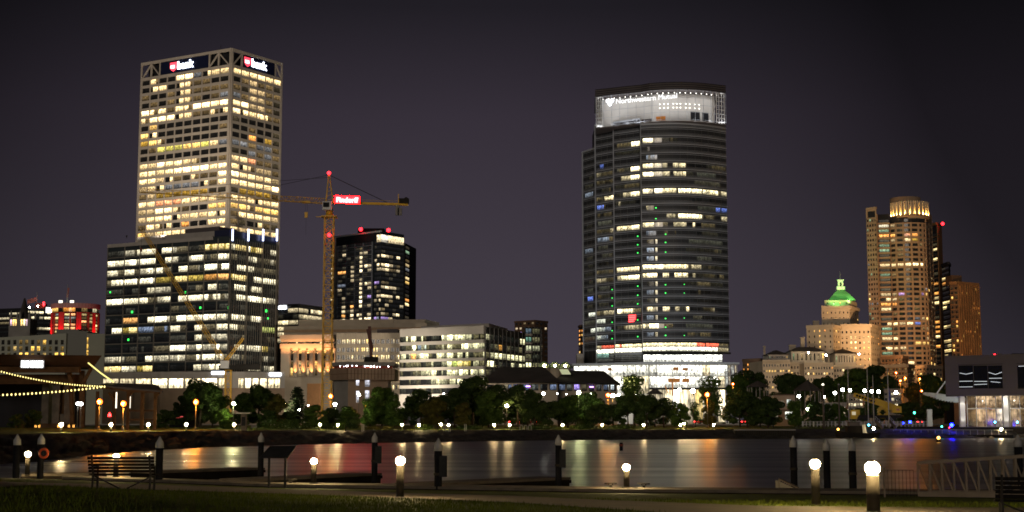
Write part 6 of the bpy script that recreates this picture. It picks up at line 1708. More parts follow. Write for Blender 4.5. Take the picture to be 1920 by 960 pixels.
    for k in range(26):
        a = math.radians(180 + 180*(k+.5)/26); mb = MB(); p = Vector((c[0]+r1*1.04*math.cos(a), c[1]+r1*1.04*math.sin(a), 0))
        mb.box((p.x, p.y, (zc0+zc1)/2+.4), (1.0, .55, zc1-zc0), 'limestone', a); mb.build('rib', t)
        if k % 2 == 0: spot(t, (c[0]+r1*1.10*math.cos(a+.06), c[1]+r1*1.10*math.sin(a+.06), zc0+.5), (c[0]+r1*.98*math.cos(a+.06), c[1]+r1*.98*math.sin(a+.06), zc1), 8500, (1, .56, .13), 100, .05, name='crown_light')
    spot(t, (c[0]-16, c[1]-16, zc0+1), (c[0], c[1], zc2-4), 2600, (1, .55, .18), 70, name='crown_light')
round_tower()
t, f, g_, zt = simple_block('dark_tower', 'dark slab tower with amber lit floors behind the round tower', 'apartment tower', 1742, 1764, 1772, 418, 760, 'dark_cladding', 0, 2, 30, 440, 8.6, {'.': 8, 'o': .6, ',': 2}, (1, .7, .4), 111, wr=.4, frame='orange_brick')
w = Wins((1, .86, .55), 'glazing', seed=112); rr = random.Random(112)
w.grid(f, [.2, f.L-.3], [(Zof(440+9.1*k+2.6, 760), Zof(440+9.1*k-2.6, 760)) for k in range(29)], [".", ".", ",", "+", ".", "+", ".", ".", "d", ".", "o", ",", "o", "-", "+", ".", ".", ",", "o", "o", "o", "+", ".", "o", ".", ",", ".", ".", "+"]); w.finish(t)
mb = MB(); g_.slab(mb, .3, g_.L, 3, zt, .02, .5, 'orange_brick'); mb.build('brick_end', t)
mb = MB(); mb.ball(at(1767.5, 419.5, 758), .9, 'glow_red', 8, 5); mb.build('beacon', t)
t, f, g_, zt = simple_block('glass_flats', 'narrow dark tower with warm lit flats right of the slab tower', 'apartment tower', 1771, 1784, 1787, 492, 730, 'dark_cladding', 0, 0, 20, 500, 9, {'.': 1}, (1, .85, .5), 113)
w = Wins((1, .84, .5), 'glazing', seed=114); w.grid(f, [.2, f.L*.5, f.L-.2], [(Zof(502+9.1*k+2.6, 730), Zof(502+9.1*k-2.6, 730)) for k in range(21)], [",.", "..", "+-", "oo", "d.", "..", "..", "++", "+.", "..", "..", ",.", "+-", "..", "..", "-+", ",-", "++", "-.", ",.", "+-"]); w.finish(t)
t, f, g_, zt = simple_block('ribbed_tower', 'brown ribbed apartment tower cut by the grey museum roof', 'apartment tower', 1785, 1800, 1839, 529, 700, 'brown_brick', 2, 9, 18, 540, 9, {'.': 10, 'Y': 1.2, 'o': .8, ',': 2}, (1, .8, .45), 115, wr=.42, frame='orange_brick', dl=3, dr=10)
mb = MB()
for k in range(10): u = g_.L*k/9; g_.slab(mb, max(0, u-.45), min(g_.L, u+.45), 3, zt-.5, -.1, .6, 'orange_brick')
mb.build('brick_rib', t)
mb = MB(); a = f.pt(0, 0, -2); b_ = g_.pt(g_.L*.45, 0, -3); mb.prism([(a.x, a.y), (b_.x, b_.y), (b_.x, b_.y+10), (a.x, a.y+10)], zt-.5, zt+4, 'brown_brick'); mb.build('plant_room', t)
simple_block('brick_house', 'orange lit brick house between the cream block and the round tower', 'brick building', 1650, 1700, 1712, 684, 600, 'orange_brick', 9, 2, 4, 692, 8, {'.': 6, ':': 2, 'Y': .5}, (1, .8, .5), 121, frame='tan_brick')
simple_block('brick_annex', 'tan low wing with bright windows at the round tower foot', 'low building', 1716, 1735, 1765, 686, 620, 'tan_brick', 3, 5, 3, 692, 9, {'.': 2, '+': 1, 'Y': 1}, (1, .9, .6), 123)
simple_block('street_house', 'dark red brick walk-up left of the tall tan tower foot', 'brick building', 1652, 1690, 1702, 668, 640, 'brown_brick', 6, 2, 3, 675, 8, {'.': 6, ':': 1}, (1, .8, .5), 127)

# ------------------------------------------------------------------ festival stage, shelter and strings of bulbs, on the near left shore
def stage():
    Y = 240.; g0 = 2.4
    t = thing('stage_pavilion', (Xof(90, 790, Y), Y, g0), 'big brown timber roofed stage pavilion with a white glowing name sign', 'stage')
    # deep roof with a rising pointed eave
    e = [(-420, 676), (192, 671), (150, 695), (-420, 700)]
    mb = MB()
    P = lambda px, py, d: at(px, py, Y+d)
    F0 = [P(-420, 661, -6), P(200, 668, 0)]; F1 = [P(-420, 676, -5), P(172, 688.5, 0)]
    lo = [Vector((F1[0].x, Y-5, F1[0].z)), Vector((F1[1].x, Y, F1[1].z)), Vector((F1[1].x*(1+40/Y), Y+40, F1[1].z+1)), Vector((F1[0].x, Y+40, F1[0].z+1))]
    hi = [Vector((F0[0].x, Y-8, F0[0].z)), Vector((F0[1].x, Y-3, F0[1].z)), Vector((F0[1].x*(1+47/(Y-3)), Y+44, F0[1].z+2)), Vector((F0[0].x, Y+44, F0[0].z+2))]
    mb.hexa(lo+hi, 'timber_roof'); mb.build('roof', t)
    mb = MB(); mb.bar(P(-420, 692, -1), P(150, 693.5, -1), .9, 'timber', .95); mb.bar(P(-420, 709, 3), P(150, 709, 3), .5, 'timber', 1.2)
    for k in range(22):
        x = -400+25*k; mb.bar(P(x, 709, 3), P(x+12.5, 718, 3), .25, 'timber'); mb.bar(P(x+12.5, 718, 3), P(x+25, 709, 3), .25, 'timber')
    mb.bar(P(-420, 718, 3), P(150, 718, 3), .35, 'timber', .4); mb.build('beam', t)
    for px, w in ((154, 8), (137, 6), (-60, 9), (-200, 9)):
        mb = MB(); top = P(px-6 if px == 137 else px, 695, 1); b_ = P(px, 790, 1); mb.bar((b_.x, b_.y, g0), top, w*mpp(Y), 'timber', .7)
        mb.build('post', t)
    mb = MB(); mb.bar(P(137, 722, .5), P(128, 699, .5), .5, 'timber'); mb.bar(P(154, 722, .5), P(171, 691, .5), .5, 'timber'); mb.build('knee_brace', t)
    for a, b_ in ((97, 110.5), (119.5, 131)):
        A, B = P(a, 780, 4), P(b_, 780, 4); mb = MB(); mb.prism([(A.x, A.y), (B.x, B.y), (B.x, B.y+2.5), (A.x, A.y+2.5)], g0-.3, Zof(719, Y+4), 'stone_pier'); mb.build('stone_pier', t)
    A, B = P(110.6, 780, 4.4), P(119.4, 780, 4.4); mb = MB(); mb.prism([(A.x, A.y), (B.x, B.y), (B.x, B.y+1.5), (A.x, A.y+1.5)], g0-.3, Zof(776, Y), 'stone_pier'); mb.prism([(A.x, A.y+.5), (B.x, B.y+.5), (B.x, B.y+1.5), (A.x, A.y+1.5)], Zof(776, Y)+.05, Zof(719, Y+4), 'timber'); mb.build('infill_panel', t)
    A, B = P(77, 780, 7), P(90, 780, 7); mb = MB(); mb.prism([(A.x, A.y), (B.x, B.y), (B.x, B.y+2), (A.x, A.y+2)], g0-.3, Zof(719, Y+7), 'stone_pier'); mb.build('stone_pier', t)
    mb = MB(); mb.prism([tuple(P(-420, 790, 16).xy), tuple(P(150, 790, 16).xy), tuple(P(160, 790, 38).xy), tuple(P(-420, 790, 38).xy)], g0-.3, Zof(702, Y+16), 'dark_cladding'); mb.build('back_wall', t)
    # name sign
    fc = Face([P(34, 690, -3.0).xy, P(90, 690, -2.4).xy])
    u0 = fc.u(40.5, 683); zb = Zof(688.5, Y-3)
    o, ext = text_mesh('BMO HARRIS', 1.3, 'glow_white', fc, u0, zb, .3, 'sign_letters', t, .15, .02)
    k = (fc.u(81, 683)-u0)/ext[1]; bpy.data.objects.remove(o)
    hh = (Zof(676.5, Y-3)-zb)
    o, ext = text_mesh('BMO HARRIS', 1.3*k, 'glow_white', fc, u0, zb, .3, 'sign_letters', t, .15, .03)
    for v in o.data.vertices: v.co.z = zb + (v.co.z-zb)*hh/(1.3*k*.72)
    mb = MB(); fc.slab(mb, u0-.15, fc.u(81, 683)+.15, zb-.12, zb+hh+.12, .05, .13, 'sign_white'); fr_ = mb.build('sign_panel_or_halo', t); sub(fr_, o)
    mb = MB(); q = P(140, 679, 2); mb.box(q, (.5, .1, .3), 'led_blue', axes=(Vector((.85,0,.5)).normalized(), Vector((0,1,0)), Vector((-.5,0,.85)).normalized())); mb.build('stage_light', t)
    # fence along the shore under the stage
    f = thing('timber_fence', P(60, 800, -14), 'low timber fence glowing orange below the stage', 'fence')
    mb = MB(); q0, q1 = P(40, 805, -16), P(140, 805, -16); g_ = [Vector((q0.x, q0.y, 2.35)), Vector((q1.x, q1.y, 2.35))]
    for k in range(46):
        p = g_[0].lerp(g_[1], k/45); mb.box(p+Vector((0,0,.45)), (.14, .04, .95), 'timber')
    mb.build('slat_panel', f)
    mb = MB(); mb.bar(g_[0]+Vector((0,.06,.75)), g_[1]+Vector((0,.06,.75)), .06, 'timber', .1); mb.build('rail', f)
    for px in (66, 72, 108, 128, 136):
        q = P(px, 801, -15); lamp = thing('path_lantern', (q.x, q.y, 2.35), 'small orange lantern behind the timber fence, %s' % {66: 'first from the shore corner', 72: 'second from the shore corner', 108: 'below the stone pier', 128: 'under the glowing stage post', 136: 'nearest the sodium lamp'}[px], 'lantern', 'orange lanterns behind the stage fence')
        mb = MB(); mb.box((q.x, q.y+.3, 2.9), (.3, .2, .5), 'amber'); mb.build('lamp', lamp); mb = MB(); mb.box((q.x, q.y+.3, 2.5), (.12, .12, .3), 'dark_steel'); mb.build('post', lamp)
emis('sign_white', (.9, .9, 1), .12, False)
stage()

def shelter():
    Y = 215.; g0 = 2.35; t = thing('park_shelter', (Xof(255, 790, Y), Y, g0), 'timber park shelter with a low sloping shingled roof', 'shelter')
    P = lambda px, py, d=0: at(px, py, Y+d)
    mb = MB(); r0, r1, r2, r3 = P(196, 723, 0), P(306, 733, 0), P(286, 720, 9), P(200, 717.5, 9)
    mb.hexa([r0+Vector((0,0,-.25)), r1+Vector((0,0,-.25)), r2+Vector((1.,0,-.25)), r3+Vector((-1,0,-.25)), r0, r1, r2, r3], 'solar'); mb.build('roof', t)
    mb = MB(); mb.bar(P(196, 727, .6), P(237, 732.5, .6), .25, 'timber'); mb.bar(P(237, 733.5, .3), P(304, 733.8, .3), .3, 'timber', .4); mb.bar(P(176, 727, 2), P(238, 727.5, 3), .3, 'timber', .35); mb.build('beam', t)
    for px, d in ((213, 6), (239, 1), (266, 1), (290, 1), (265, 6), (181, 3)):
        q = P(px, 800, d); mb = MB(); mb.bar((q.x, q.y, g0-.2), (q.x, q.y, Zof(732.5, Y+d)-.1), .42, 'timber'); mb.build('post', t)
    mb = MB(); mb.bar(P(290, 747, .5), P(299, 735, .5), .3, 'timber'); mb.bar(P(239, 747, .5), P(248, 735, .5), .3, 'timber'); mb.bar(P(213, 750, 5), P(204, 736, 5), .3, 'timber'); mb.build('knee_brace', t)
    mb = MB(); mb.bar(P(240, 770, 1.2), P(290, 770, 1.2), .2, 'timber', .25); mb.bar(P(240, 787, 1.2), P(290, 787, 1.2), .2, 'timber', .25); mb.build('rail', t)
    for px in (218.5, 244):
        q = P(px, 738, 2); l = MB(); l.box(q+Vector((0,0,-1.0)), (.16, .16, 2.4), 'lobby_light'); l.build('tube_light', t)
    q = P(205.5, 777, -4); s = thing('tent_lantern', (q.x, q.y, 2.35), 'small red glowing cone lantern before the shelter', 'lantern')
    mb = MB(); mb.lathe((q.x, q.y, Zof(781, q.y)), [(.25, 0), (.22, .3), (.03, .6)], 'tail_red', 8); mb.build('lamp', s); mb = MB(); mb.tube((q.x, q.y, 2.3), (q.x, q.y, Zof(781, q.y)), .05, .05, 'dark_steel', 6); mb.build('post', s)
    # red lit low booth behind
    b = thing('refreshment_booth', P(340, 785, 60), 'low booth with a red lit counter behind the shelter', 'booth')
    A, B = P(318, 785, 62), P(368, 785, 62); mb = MB(); mb.prism([(A.x, A.y), (B.x, B.y), (B.x, B.y+5), (A.x, A.y+5)], 2.3, Zof(770, Y+62), 'dark_cladding'); mb.build('wall', b)
    mb = MB(); f = Face([A, B]); f.slab(mb, .3, f.L-.5, Zof(784.5, Y+62), Zof(780.5, Y+62), .02, .2, 'red_counter'); mb.build('counter_light', b)
emis('red_counter', (1, .12, .10), .9, False)
shelter()

def strand(p, q, sag, n, label, big, rope=False, Y0=None):
    t = thing('light_string', p, label, 'string lights', 'strings of yellow bulbs by the stage')
    pts = []
    for i in range(n+1):
        k = i/n; r_ = p.lerp(q, k); r_.z -= sag*4*k*(1-k); pts.append(r_)
    mb = MB()
    for a, b_ in zip(pts, pts[1:]): mb.bar(a, b_, .04 if not rope else .15, 'dark_steel' if not rope else 'rope_yellow')
    mb.build('cable' if not rope else 'rope_light', t)
    me = None
    if not rope:
        for i, r_ in enumerate(pts):
            if me is None:
                mb = MB(); mb.ball((0, 0, 0), big, 'bulb_yellow', 8, 5, 1.35); o = mb.build('bulb', t); me = o.data
            else:
                o = bpy.data.objects.new('bulb', me); COL.objects.link(o); o.parent = t
            o.location = r_ + Vector((0, 0, -.2)) - t.location
strand(at(-60, 675, 196), at(196, 722, 214), .8, 52, 'upper drooping string of yellow bulbs below the stage sign', .085)
strand(at(-60, 739, 190), at(196, 722.5, 213.5), .3, 34, 'lower nearly level string of yellow bulbs across the stage', .11)
strand(at(165.5, 680.5, 236), at(213, 716.5, 221), .1, 2, 'steep glowing yellow rope light from stage eave to shelter', .16, True)

def post_lamp(px, py, Y, kind, label, group, r_=.30, arm=False, g0=None):
    q = at(px, py, Y); pz = g0 if g0 is not None else (far_z(px, Y) if Y-shore_y(px) < 16 else crest(px)) - .05
    t = thing('street_lamp', (q.x, Y, pz), label, 'street lamp', group)
    mb = MB(); mb.tube((q.x, Y, pz), (q.x, Y, q.z-r_*.9), .09, .06, 'lamp_post', 8)
    mb.lathe((q.x, Y, pz), [(.18, 0), (.16, .5), (.09, .7)], 'lamp_post', 8); mb.build('pole', t)
    mb = MB(); mb.ball(q, r_, kind, 12, 8); mb.build('globe', t)
    if kind == 'lamp_sodium':
        L = bpy.data.lights.new('lamp_light', 'POINT'); L.energy = 12000*r_*r_; L.color = (1, .30, .03); L.shadow_soft_size = .06
        o = bpy.data.objects.new('lamp_light', L); COL.objects.link(o); o.parent = t; o.location = q + Vector((0, -r_-.12, 0)) - t.location
    mb = MB(); mb.lathe(q, [(r_*.55, r_*.88), (r_*.4, r_*1.15), (.03, r_*1.4)], 'lamp_post', 10); mb.lathe(q, [(r_*.35, -r_*1.25), (r_*.55, -r_*.86)], 'lamp_post', 10); mb.build('finial', t)
    return t
SL = 'street lamps around the park'
post_lamp(187, 753.5, 204, 'lamp_sodium', 'orange sodium lamp nearest the stage posts', SL, .40)
post_lamp(231.5, 757, 200, 'lamp_sodium', 'orange sodium lamp in front of the timber shelter', SL, .40)
post_lamp(367.5, 754, 232, 'lamp_sodium', 'orange sodium lamp before the dark conical tree', SL, .42)
post_lamp(438, 757, 262, 'lamp_green', 'greenish white globe lamp left of the stone kiosk', SL, .30)
post_lamp(534.5, 757.5, 300, 'lamp_green', 'greenish globe lamp beside the drooping conifer', SL, .36)
post_lamp(628, 758, 318, 'lamp_green', 'pale green lamp at the foot of the concrete core', SL, .36)
post_lamp(561, 769, 330, 'lamp_white', 'white lamp low behind the drooping conifer', SL, .38)
post_lamp(620, 743, 400, 'lamp_sodium', 'orange sodium lamp at the tower crane foot', SL, .62)
post_lamp(687, 757, 330, 'lamp_sodium', 'small orange lamp right of the concrete core', SL, .26)
post_lamp(673, 740, 420, 'lamp_white', 'white lamp shining on the concrete core openings', SL, .42)
post_lamp(950, 761, 345, 'lamp_warm', 'warm park lamp with crossbar lighting a green tree', SL, .34)
post_lamp(946, 751, 380, 'lamp_sodium', 'orange lamp half hidden in a tree above the park lamp', SL, .34)
post_lamp(1085, 736, 350, 'lamp_green', 'yellow green lamp before the roof pavilion', SL, .42)
post_lamp(1019, 738, 410, 'lamp_white', 'white lamp under the eave of the roof pavilion', SL, .40)
post_lamp(1140, 741, 400, 'lamp_sodium', 'orange lamp of the bright cluster below the roof pavilion', SL, .60)
post_lamp(1149, 742, 395, 'lamp_warm', 'warm white lamp beside the orange one below the pavilion', SL, .50)
post_lamp(1160, 741, 405, 'lamp_white', 'white lamp ending the bright cluster below the pavilion', SL, .46)
post_lamp(1274, 731, 420, 'lamp_white', 'white lamp before the bright glass hall', SL, .44)
post_lamp(1299, 733, 352, 'lamp_warm', 'tall lamp on a pale pole before the glass hall', SL, .48)
post_lamp(1326, 740, 356, 'lamp_sodium', 'big orange sodium lamp lighting a golden tree', SL, .56)
post_lamp(1374, 720, 470, 'lamp_sodium', 'small orange lamp beyond the golden tree', SL, .40)
post_lamp(1324, 767, 372, 'lamp_white', 'white lamp low under the golden tree', SL, .34)
for k, (px, py, lb) in enumerate(((1688, 714, 'orange lamp highest of the group before the brick house'), (1697, 709, 'orange lamp next to the highest one before the brick house'), (1724, 710, 'orange lamp above the white bridge tip'), (1727.5, 733, 'bright orange lamp at the tip of the white bridge'), (1680, 699, 'orange lamp under the dark red walk-up'), (1762, 716, 'small orange lamp near the grey museum wall'))):
    post_lamp(px, py, 440+6*k, 'lamp_sodium', lb, SL, .34)
ML = 'white lamps over the marina'
for k, (px, py) in enumerate(((1565.5, 737), (1580, 731), (1593.5, 731.5), (1621.5, 732.5), (1634.5, 733.5), (1647.5, 734.5), (1680, 736))):
    post_lamp(px, py, 372, 'lamp_marina', ['lowest white lamp starting the marina row', 'white marina lamp right after the lowest one', 'white marina lamp above the crane boom tip', 'white marina lamp left of the tall flagpole', 'white marina lamp right of the tall flagpole', 'white marina lamp before the lit white window', 'white marina lamp standing apart by the orange lamps'][k], ML, .42)
post_lamp(1515, 767, 352, 'lamp_white', 'low white lamp at the marina gate', ML, .42)
post_lamp(1498, 743, 372, 'lamp_white', 'white lamp between the two grey gazebo roofs', ML, .36)
post_lamp(1545.5, 744, 380, 'lamp_white', 'faint white lamp just behind the tall wooden mast', ML, .28)
# small white lights between the trees
for k, (px, py, Y) in enumerate(((1108, 738, 430), (1116, 750, 430), (1188, 740, 440), (1192.5, 741, 430), (1187, 765, 440), (1197, 767, 440), (1102, 767, 440), (1176.5, 731, 440), (832, 738, 430), (881, 737, 440), (905, 760, 430), (996, 770, 430), (1045, 738, 440), (1062, 739, 440), (578, 760, 430), (560, 765, 500), (351, 757, 300), (459, 758, 420), (503, 752, 420), (1330, 757, 420), (1398, 750, 440))):
    lb = 'tiny white light showing through the trees, number'
    post_lamp(px, py, Y, 'lamp_work', ['tiny light left of the bright cluster, upper', 'tiny light below the upper one left of the cluster', 'tiny light right of the bright cluster', 'tiny light paired with its neighbour right of the cluster', 'tiny low light under the pair right of the cluster', 'tiny bluish light beside the lowest right of the cluster', 'tiny light low below the roof pavilion end', 'tiny warm light at the leafy tree edge', 'tiny light in the dark trees before the banded office', 'tiny light above the round tree before the banded office', 'tiny light behind the yellow green tree', 'tiny light low between dark trees under the pavilion', 'tiny light under the pavilion middle', 'tiny light beside the one under the pavilion middle', 'tiny light behind the drooping conifer', 'tiny light behind the conifer trunk', 'tiny light in the conical dark tree', 'tiny light behind the stone kiosk tree', 'tiny light above the stone kiosk tree', 'tiny light under the golden tree crown', 'tiny light in the dark trees right of the golden tree'][k], 'tiny lights among the trees', .20)
post_lamp(152, 757.5, 232, 'lamp_work', 'white globe lamp of the pair in front of the stage, nearer the shelter', 'pair of white globes before the stage', .30)
post_lamp(146, 757, 232, 'lamp_work', 'white globe lamp of the pair in front of the stage, nearer the stone pier', 'pair of white globes before the stage', .28)

# bollards on the far bank
def far_bollard(px, py, label, dY=12.):
    Y = shore_y(px) + 17 + dY
    # place at the ground seen a little below the light
    z0 = crest(px); q = at(px, py, Y); h = max(.9, q.z - z0)
    base = Vector((q.x, Y, z0-.05))
    t = thing('bank_bollard', base, label, 'bollard lamp', 'lit bollards along the far bank')
    mb = MB(); mb.tube(base, base+Vector((0,0,h-.1)), .13, .13, 'lamp_post', 10); mb.build('post', t)
    mb = MB(); mb.ball(base+Vector((0,0,h+.06)), .2, 'lamp_bollard', 10, 6); mb.build('lamp_head', t)
    mb = MB(); mb.lathe(base+Vector((0,0,h+.25)), [(.2, 0), (.2, .05), (.05, .1)], 'lamp_post', 10); mb.build('cap', t)
FB = [(115, 797, 'far bank bollard lamp under the stage stone pier'), (208, 798, 'far bank bollard lamp below the two orange lamps'), (278, 797, 'far bank bollard lamp before the shelter end'), (349, 798.5, 'far bank bollard lamp before the conical tree'), (439, 798, 'far bank bollard lamp left of the stone kiosk'), (600, 798, 'far bank bollard lamp below the tower crane'), (633.5, 806.5, 'far bank bollard lamp low by a lit bush near the concrete core'), (753.5, 798, 'far bank bollard lamp above the glaring round bollard'), (785.5, 806, 'low far bank bollard lamp by the white railings'), (827, 796, 'far bank bollard lamp under the yellow green tree'), (841, 797, 'far bank bollard lamp just right of the yellow green tree'), (926.5, 798, 'far bank bollard lamp left of the hoop racks'), (955.5, 799, 'far bank bollard lamp right beside the hoop racks'), (1055, 798.5, 'far bank bollard lamp under the roof pavilion'), (1129, 798, 'far bank bollard lamp below the bright lamp cluster'), (1207, 798, 'far bank bollard lamp below the leafy tree'), (1276, 797, 'far bank bollard lamp nearest the red car'), (1283, 794.5, 'far bank bollard lamp just behind its neighbour by the red car'), (1338, 798.5, 'last far bank bollard lamp before the sheet piles')]
for px, py, lb in FB: far_bollard(px, py, lb, 8 if py < 803 else 1)

# stone kiosk, board, railings and racks on the far bank
def bank_bits():
    Y = shore_y(457)+20; q = at(457, 805, Y); t = thing('stone_kiosk', (q.x, Y, 2.2), 'small stone pillar kiosk with a flat projecting roof', 'kiosk')
    mb = MB(); mb.box((q.x, Y, (2.1+Zof(776, Y))/2), (10*mpp(Y), .8, Zof(776, Y)-2.1), 'stone_pier'); mb.build('pillar', t)
    mb = MB(); mb.box((q.x, Y, Zof(774.6, Y)), (25*mpp(Y), 1.9, .2), 'pale_concrete'); mb.build('roof', t)
    mb = MB(); mb.box((q.x, Y-.43, Zof(790, Y)), (7*mpp(Y), .05, 1.4), 'panel_dark'); mb.build('notice', t)
    q = at(476, 800, Y); t = thing('notice_board', (q.x, Y, 2.2), 'low notice board beside the stone kiosk', 'notice board')
    mb = MB(); mb.box((q.x, Y, Zof(799.5, Y)), (10*mpp(Y), .08, 5*mpp(Y)), 'dark_frame'); mb.build('board', t)
    for d in (-4, 4):
        mb = MB(); mb.bar((q.x+d*mpp(Y), Y, 2.1), (q.x+d*mpp(Y), Y, Zof(802, Y)), .07, 'dark_steel'); mb.build('post', t)
    Y = shore_y(986)+16.5
    for k, px in enumerate((977.5, 985.5, 993.5)):
        q = at(px, 805, Y); t = thing('hoop_rack', (q.x, Y, 1.9), ['bicycle hoop rack nearest its bollard lamp', 'middle bicycle hoop rack of three', 'bicycle hoop rack farthest from its bollard lamp'][k], 'bike rack', 'three hoop racks')
        mb = MB(); pts = [Vector((q.x+.28*math.cos(a), Y, 2.55+.28*math.sin(a))) for a in [math.pi*j/8 for j in range(9)]]
        pts = [Vector((q.x+.28, Y, 1.8))]+pts+[Vector((q.x-.28, Y, 1.8))]
        for a, b_ in zip(pts, pts[1:]): mb.bar(a, b_, .075, 'rail_pale')
        mb.build('hoop', t)
    Y = shore_y(700)+15.5
    t = thing('bank_railing', at(700, 808, Y), 'long thin bank railing with pale posts above the red reflection', 'railing')
    mb = MB(); a, b_ = at(600, 812, shore_y(600)+15), at(882, 810, shore_y(882)+15.5); z = 2.95
    mb.bar((a.x, a.y, z), (b_.x, b_.y, z-.25), .04, 'dark_steel'); mb.build('rail', t)
    for px in (610, 643, 672, 675, 706, 708.5, 743, 769.5, 814, 827, 831, 836, 839.5, 870, 873):
        k = (px-600)/282; p = a.lerp(b_, k); hgt = 1.1 if px in (672, 675, 827, 831, 836, 839.5, 870, 873) else .9
        mb = MB(); mb.bar((p.x, p.y, 1.6), (p.x, p.y, 2.0+hgt), .09, 'rail_pale' if hgt > 1 else 'dark_steel'); mb.build('post', t)
    # sheet-pile quay wall at the right bend
    t = thing('quay_wall', at(1435, 812, 303), 'dark ribbed sheet pile quay wall beyond the last bank bollard', 'quay wall')
    a, b_ = at(1378, 818, 301), at(1492, 818, 300); f = Face([(a.x, a.y), (b_.x, b_.y)])
    mb = MB(); f.slab(mb, 0, f.L, -1.2, 1.7, -12, 0, 'dark_steel'); mb.build('wall', t)
    mb = MB()
    for k in range(26): f.slab(mb, f.L*k/26, f.L*k/26+.22, -1.2, 1.65, .0, .25, 'post_metal')
    f.slab(mb, 0, f.L, 1.7, 1.95, -1, .35, 'grey_concrete'); mb.build('cap_beam', t)
bank_bits()

# ------------------------------------------------------------------ trees
def leaf_cloud(mb, c, rx, ry, rz, n, s, mm, rr, shell=.55):
    for i in range(n):
        while True:
            v = Vector((rr.uniform(-1,1), rr.uniform(-1,1), rr.uniform(-1,1)))
            L = v.length
            if .02 < L <= 1: break
        v = v/L*(shell + (1-shell)*L**.5) if rr.random() < .75 else v
        p = Vector((c[0]+v.x*rx, c[1]+v.y*ry, c[2]+v.z*rz))
        n_ = (v.normalized() + Vector((rr.uniform(-1,1), rr.uniform(-1,1), rr.uniform(-.3,1)))*.8).normalized()
        a = n_.orthogonal().normalized(); b_ = n_.cross(a); k = s*rr.uniform(.6, 1.4); th = rr.uniform(0, 6.28)
        a, b_ = a*math.cos(th)+b_*math.sin(th), b_*math.cos(th)-a*math.sin(th)
        mb.face([p-a*k, p-b_*k*.55, p+a*k, p+b_*k*.55], mm)
def tree_proto(kind, seed):
    """a tree 10 m tall standing at the origin"""
    rr = random.Random(seed)
    t = thing('deciduous_tree' if kind != 'conifer' else 'conifer_tree', (0, 0, 0), 'dark leafy tree', 'tree', 'park trees')
    tr = MB(); cr = MB(); H = 10.
    leaf = {'round': 'leaf_dark', 'dark': 'leaf_dark', 'green': 'leaf_green', 'olive': 'leaf_olive', 'conifer': 'leaf_conifer', 'open': 'leaf_green'}[kind]
    if kind == 'conifer':
        tr.tube((0,0,0), (0.1,0,9.6), .22, .03, 'bark', 8)
        for k in range(15):
            z = 1.6+7.8*k/14; L = 2.9*(1-k/15.5)+.35
            for j in range(6):
                a = 2*math.pi*(j+rr.random()*.6)/6+k*.7; Lk = L*rr.uniform(.7, 1.15)
                e0 = Vector((0,0,z)); e1 = Vector((Lk*.75*math.cos(a), Lk*.75*math.sin(a), z+.15)); e2 = Vector((Lk*math.cos(a), Lk*math.sin(a), z-.45))
                tr.tube(e0, e1, .05, .03, 'bark', 5, False)
                for q in range(16):
                    w_ = rr.random(); p = e0.lerp(e1, w_*1.2) if w_ < .8 else e1.lerp(e2, rr.random())
                    leaf_cloud(cr, (p.x, p.y, p.z-.2), .18, .18, .38, 2, .2, leaf, rr)
    else:
        wide = {'round': 4.7, 'dark': 4.9, 'green': 4.3, 'olive': 4.0, 'open': 4.0}[kind]
        lean = rr.uniform(-.3, .3)
        top = Vector((lean, rr.uniform(-.2,.2), 3.6)); tr.tube((0,0,0), top, .26, .19, 'bark', 9)
        tr.tube(top, (lean*1.5, 0, 7.8), .19, .05, 'bark', 7)
        blobs = []
        n = 21 if kind != 'open' else 13
        for k in range(n):
            z = rr.uniform(2.0 if kind != 'open' else 2.9, 9.0); q = (z-1.2)/8.6; rmax = wide*(math.sin(math.pi*min(1, max(.06, q*.92+.06)))**.65)
            a = 2.4*k + rr.uniform(-.5, .5); r_ = rmax*rr.uniform(.35, .82)
            blobs.append((Vector((r_*math.cos(a)+lean, r_*math.sin(a), z)), rr.uniform(.95, 1.7)))
        blobs.append((Vector((lean, 0, 8.7)), 1.25)); blobs.append((Vector((lean*.5, 0, 6.2)), 2.1))
        for c, r_ in blobs:
            f0 = top.lerp(Vector((lean*1.5, 0, 7.8)), max(0, min(1, (c.z-3.9)/5))); tr.tube(f0, c, .08, .03, 'bark', 5, False)
            leaf_cloud(cr, c, r_, r_, r_*.78, int((150 if kind == 'open' else 260)*r_), .24 if kind == 'open' else .27, leaf, rr)
    tr.build('trunk', t); cr.build('crown', t); own(t)
    return t
PROTO = {}; USED = set()
def tree(px, ytop, Y, kind, label, wscale=1., base=None, g0=None):
    rr = random.Random(int(px*7+Y))
    vs = {'round': (1, 2), 'dark': (3, 4), 'green': (5, 6), 'olive': (7,), 'conifer': (8,), 'open': (9,)}[kind]
    key = (kind, rr.choice(vs))
    if key not in PROTO: PROTO[key] = tree_proto(key[0], key[1])
    g = g0 if g0 is not None else crest(px)
    h = (Zof(ytop, Y)-g)/9.75; s = (h*wscale, h*wscale, h)
    loc = (Xof(px, 800, Y), Y, g-.05)
    p = PROTO[key]
    if key not in USED:
        USED.add(key); p.location = loc; p.scale = s; p.rotation_euler = (0, 0, rr.uniform(0, 6.28)); o = p; o['label'] = label
    else: o = dup(p, loc, rr.uniform(0, 6.28), label, s)
    o.scale = s; o['category'] = 'tree'
    return o
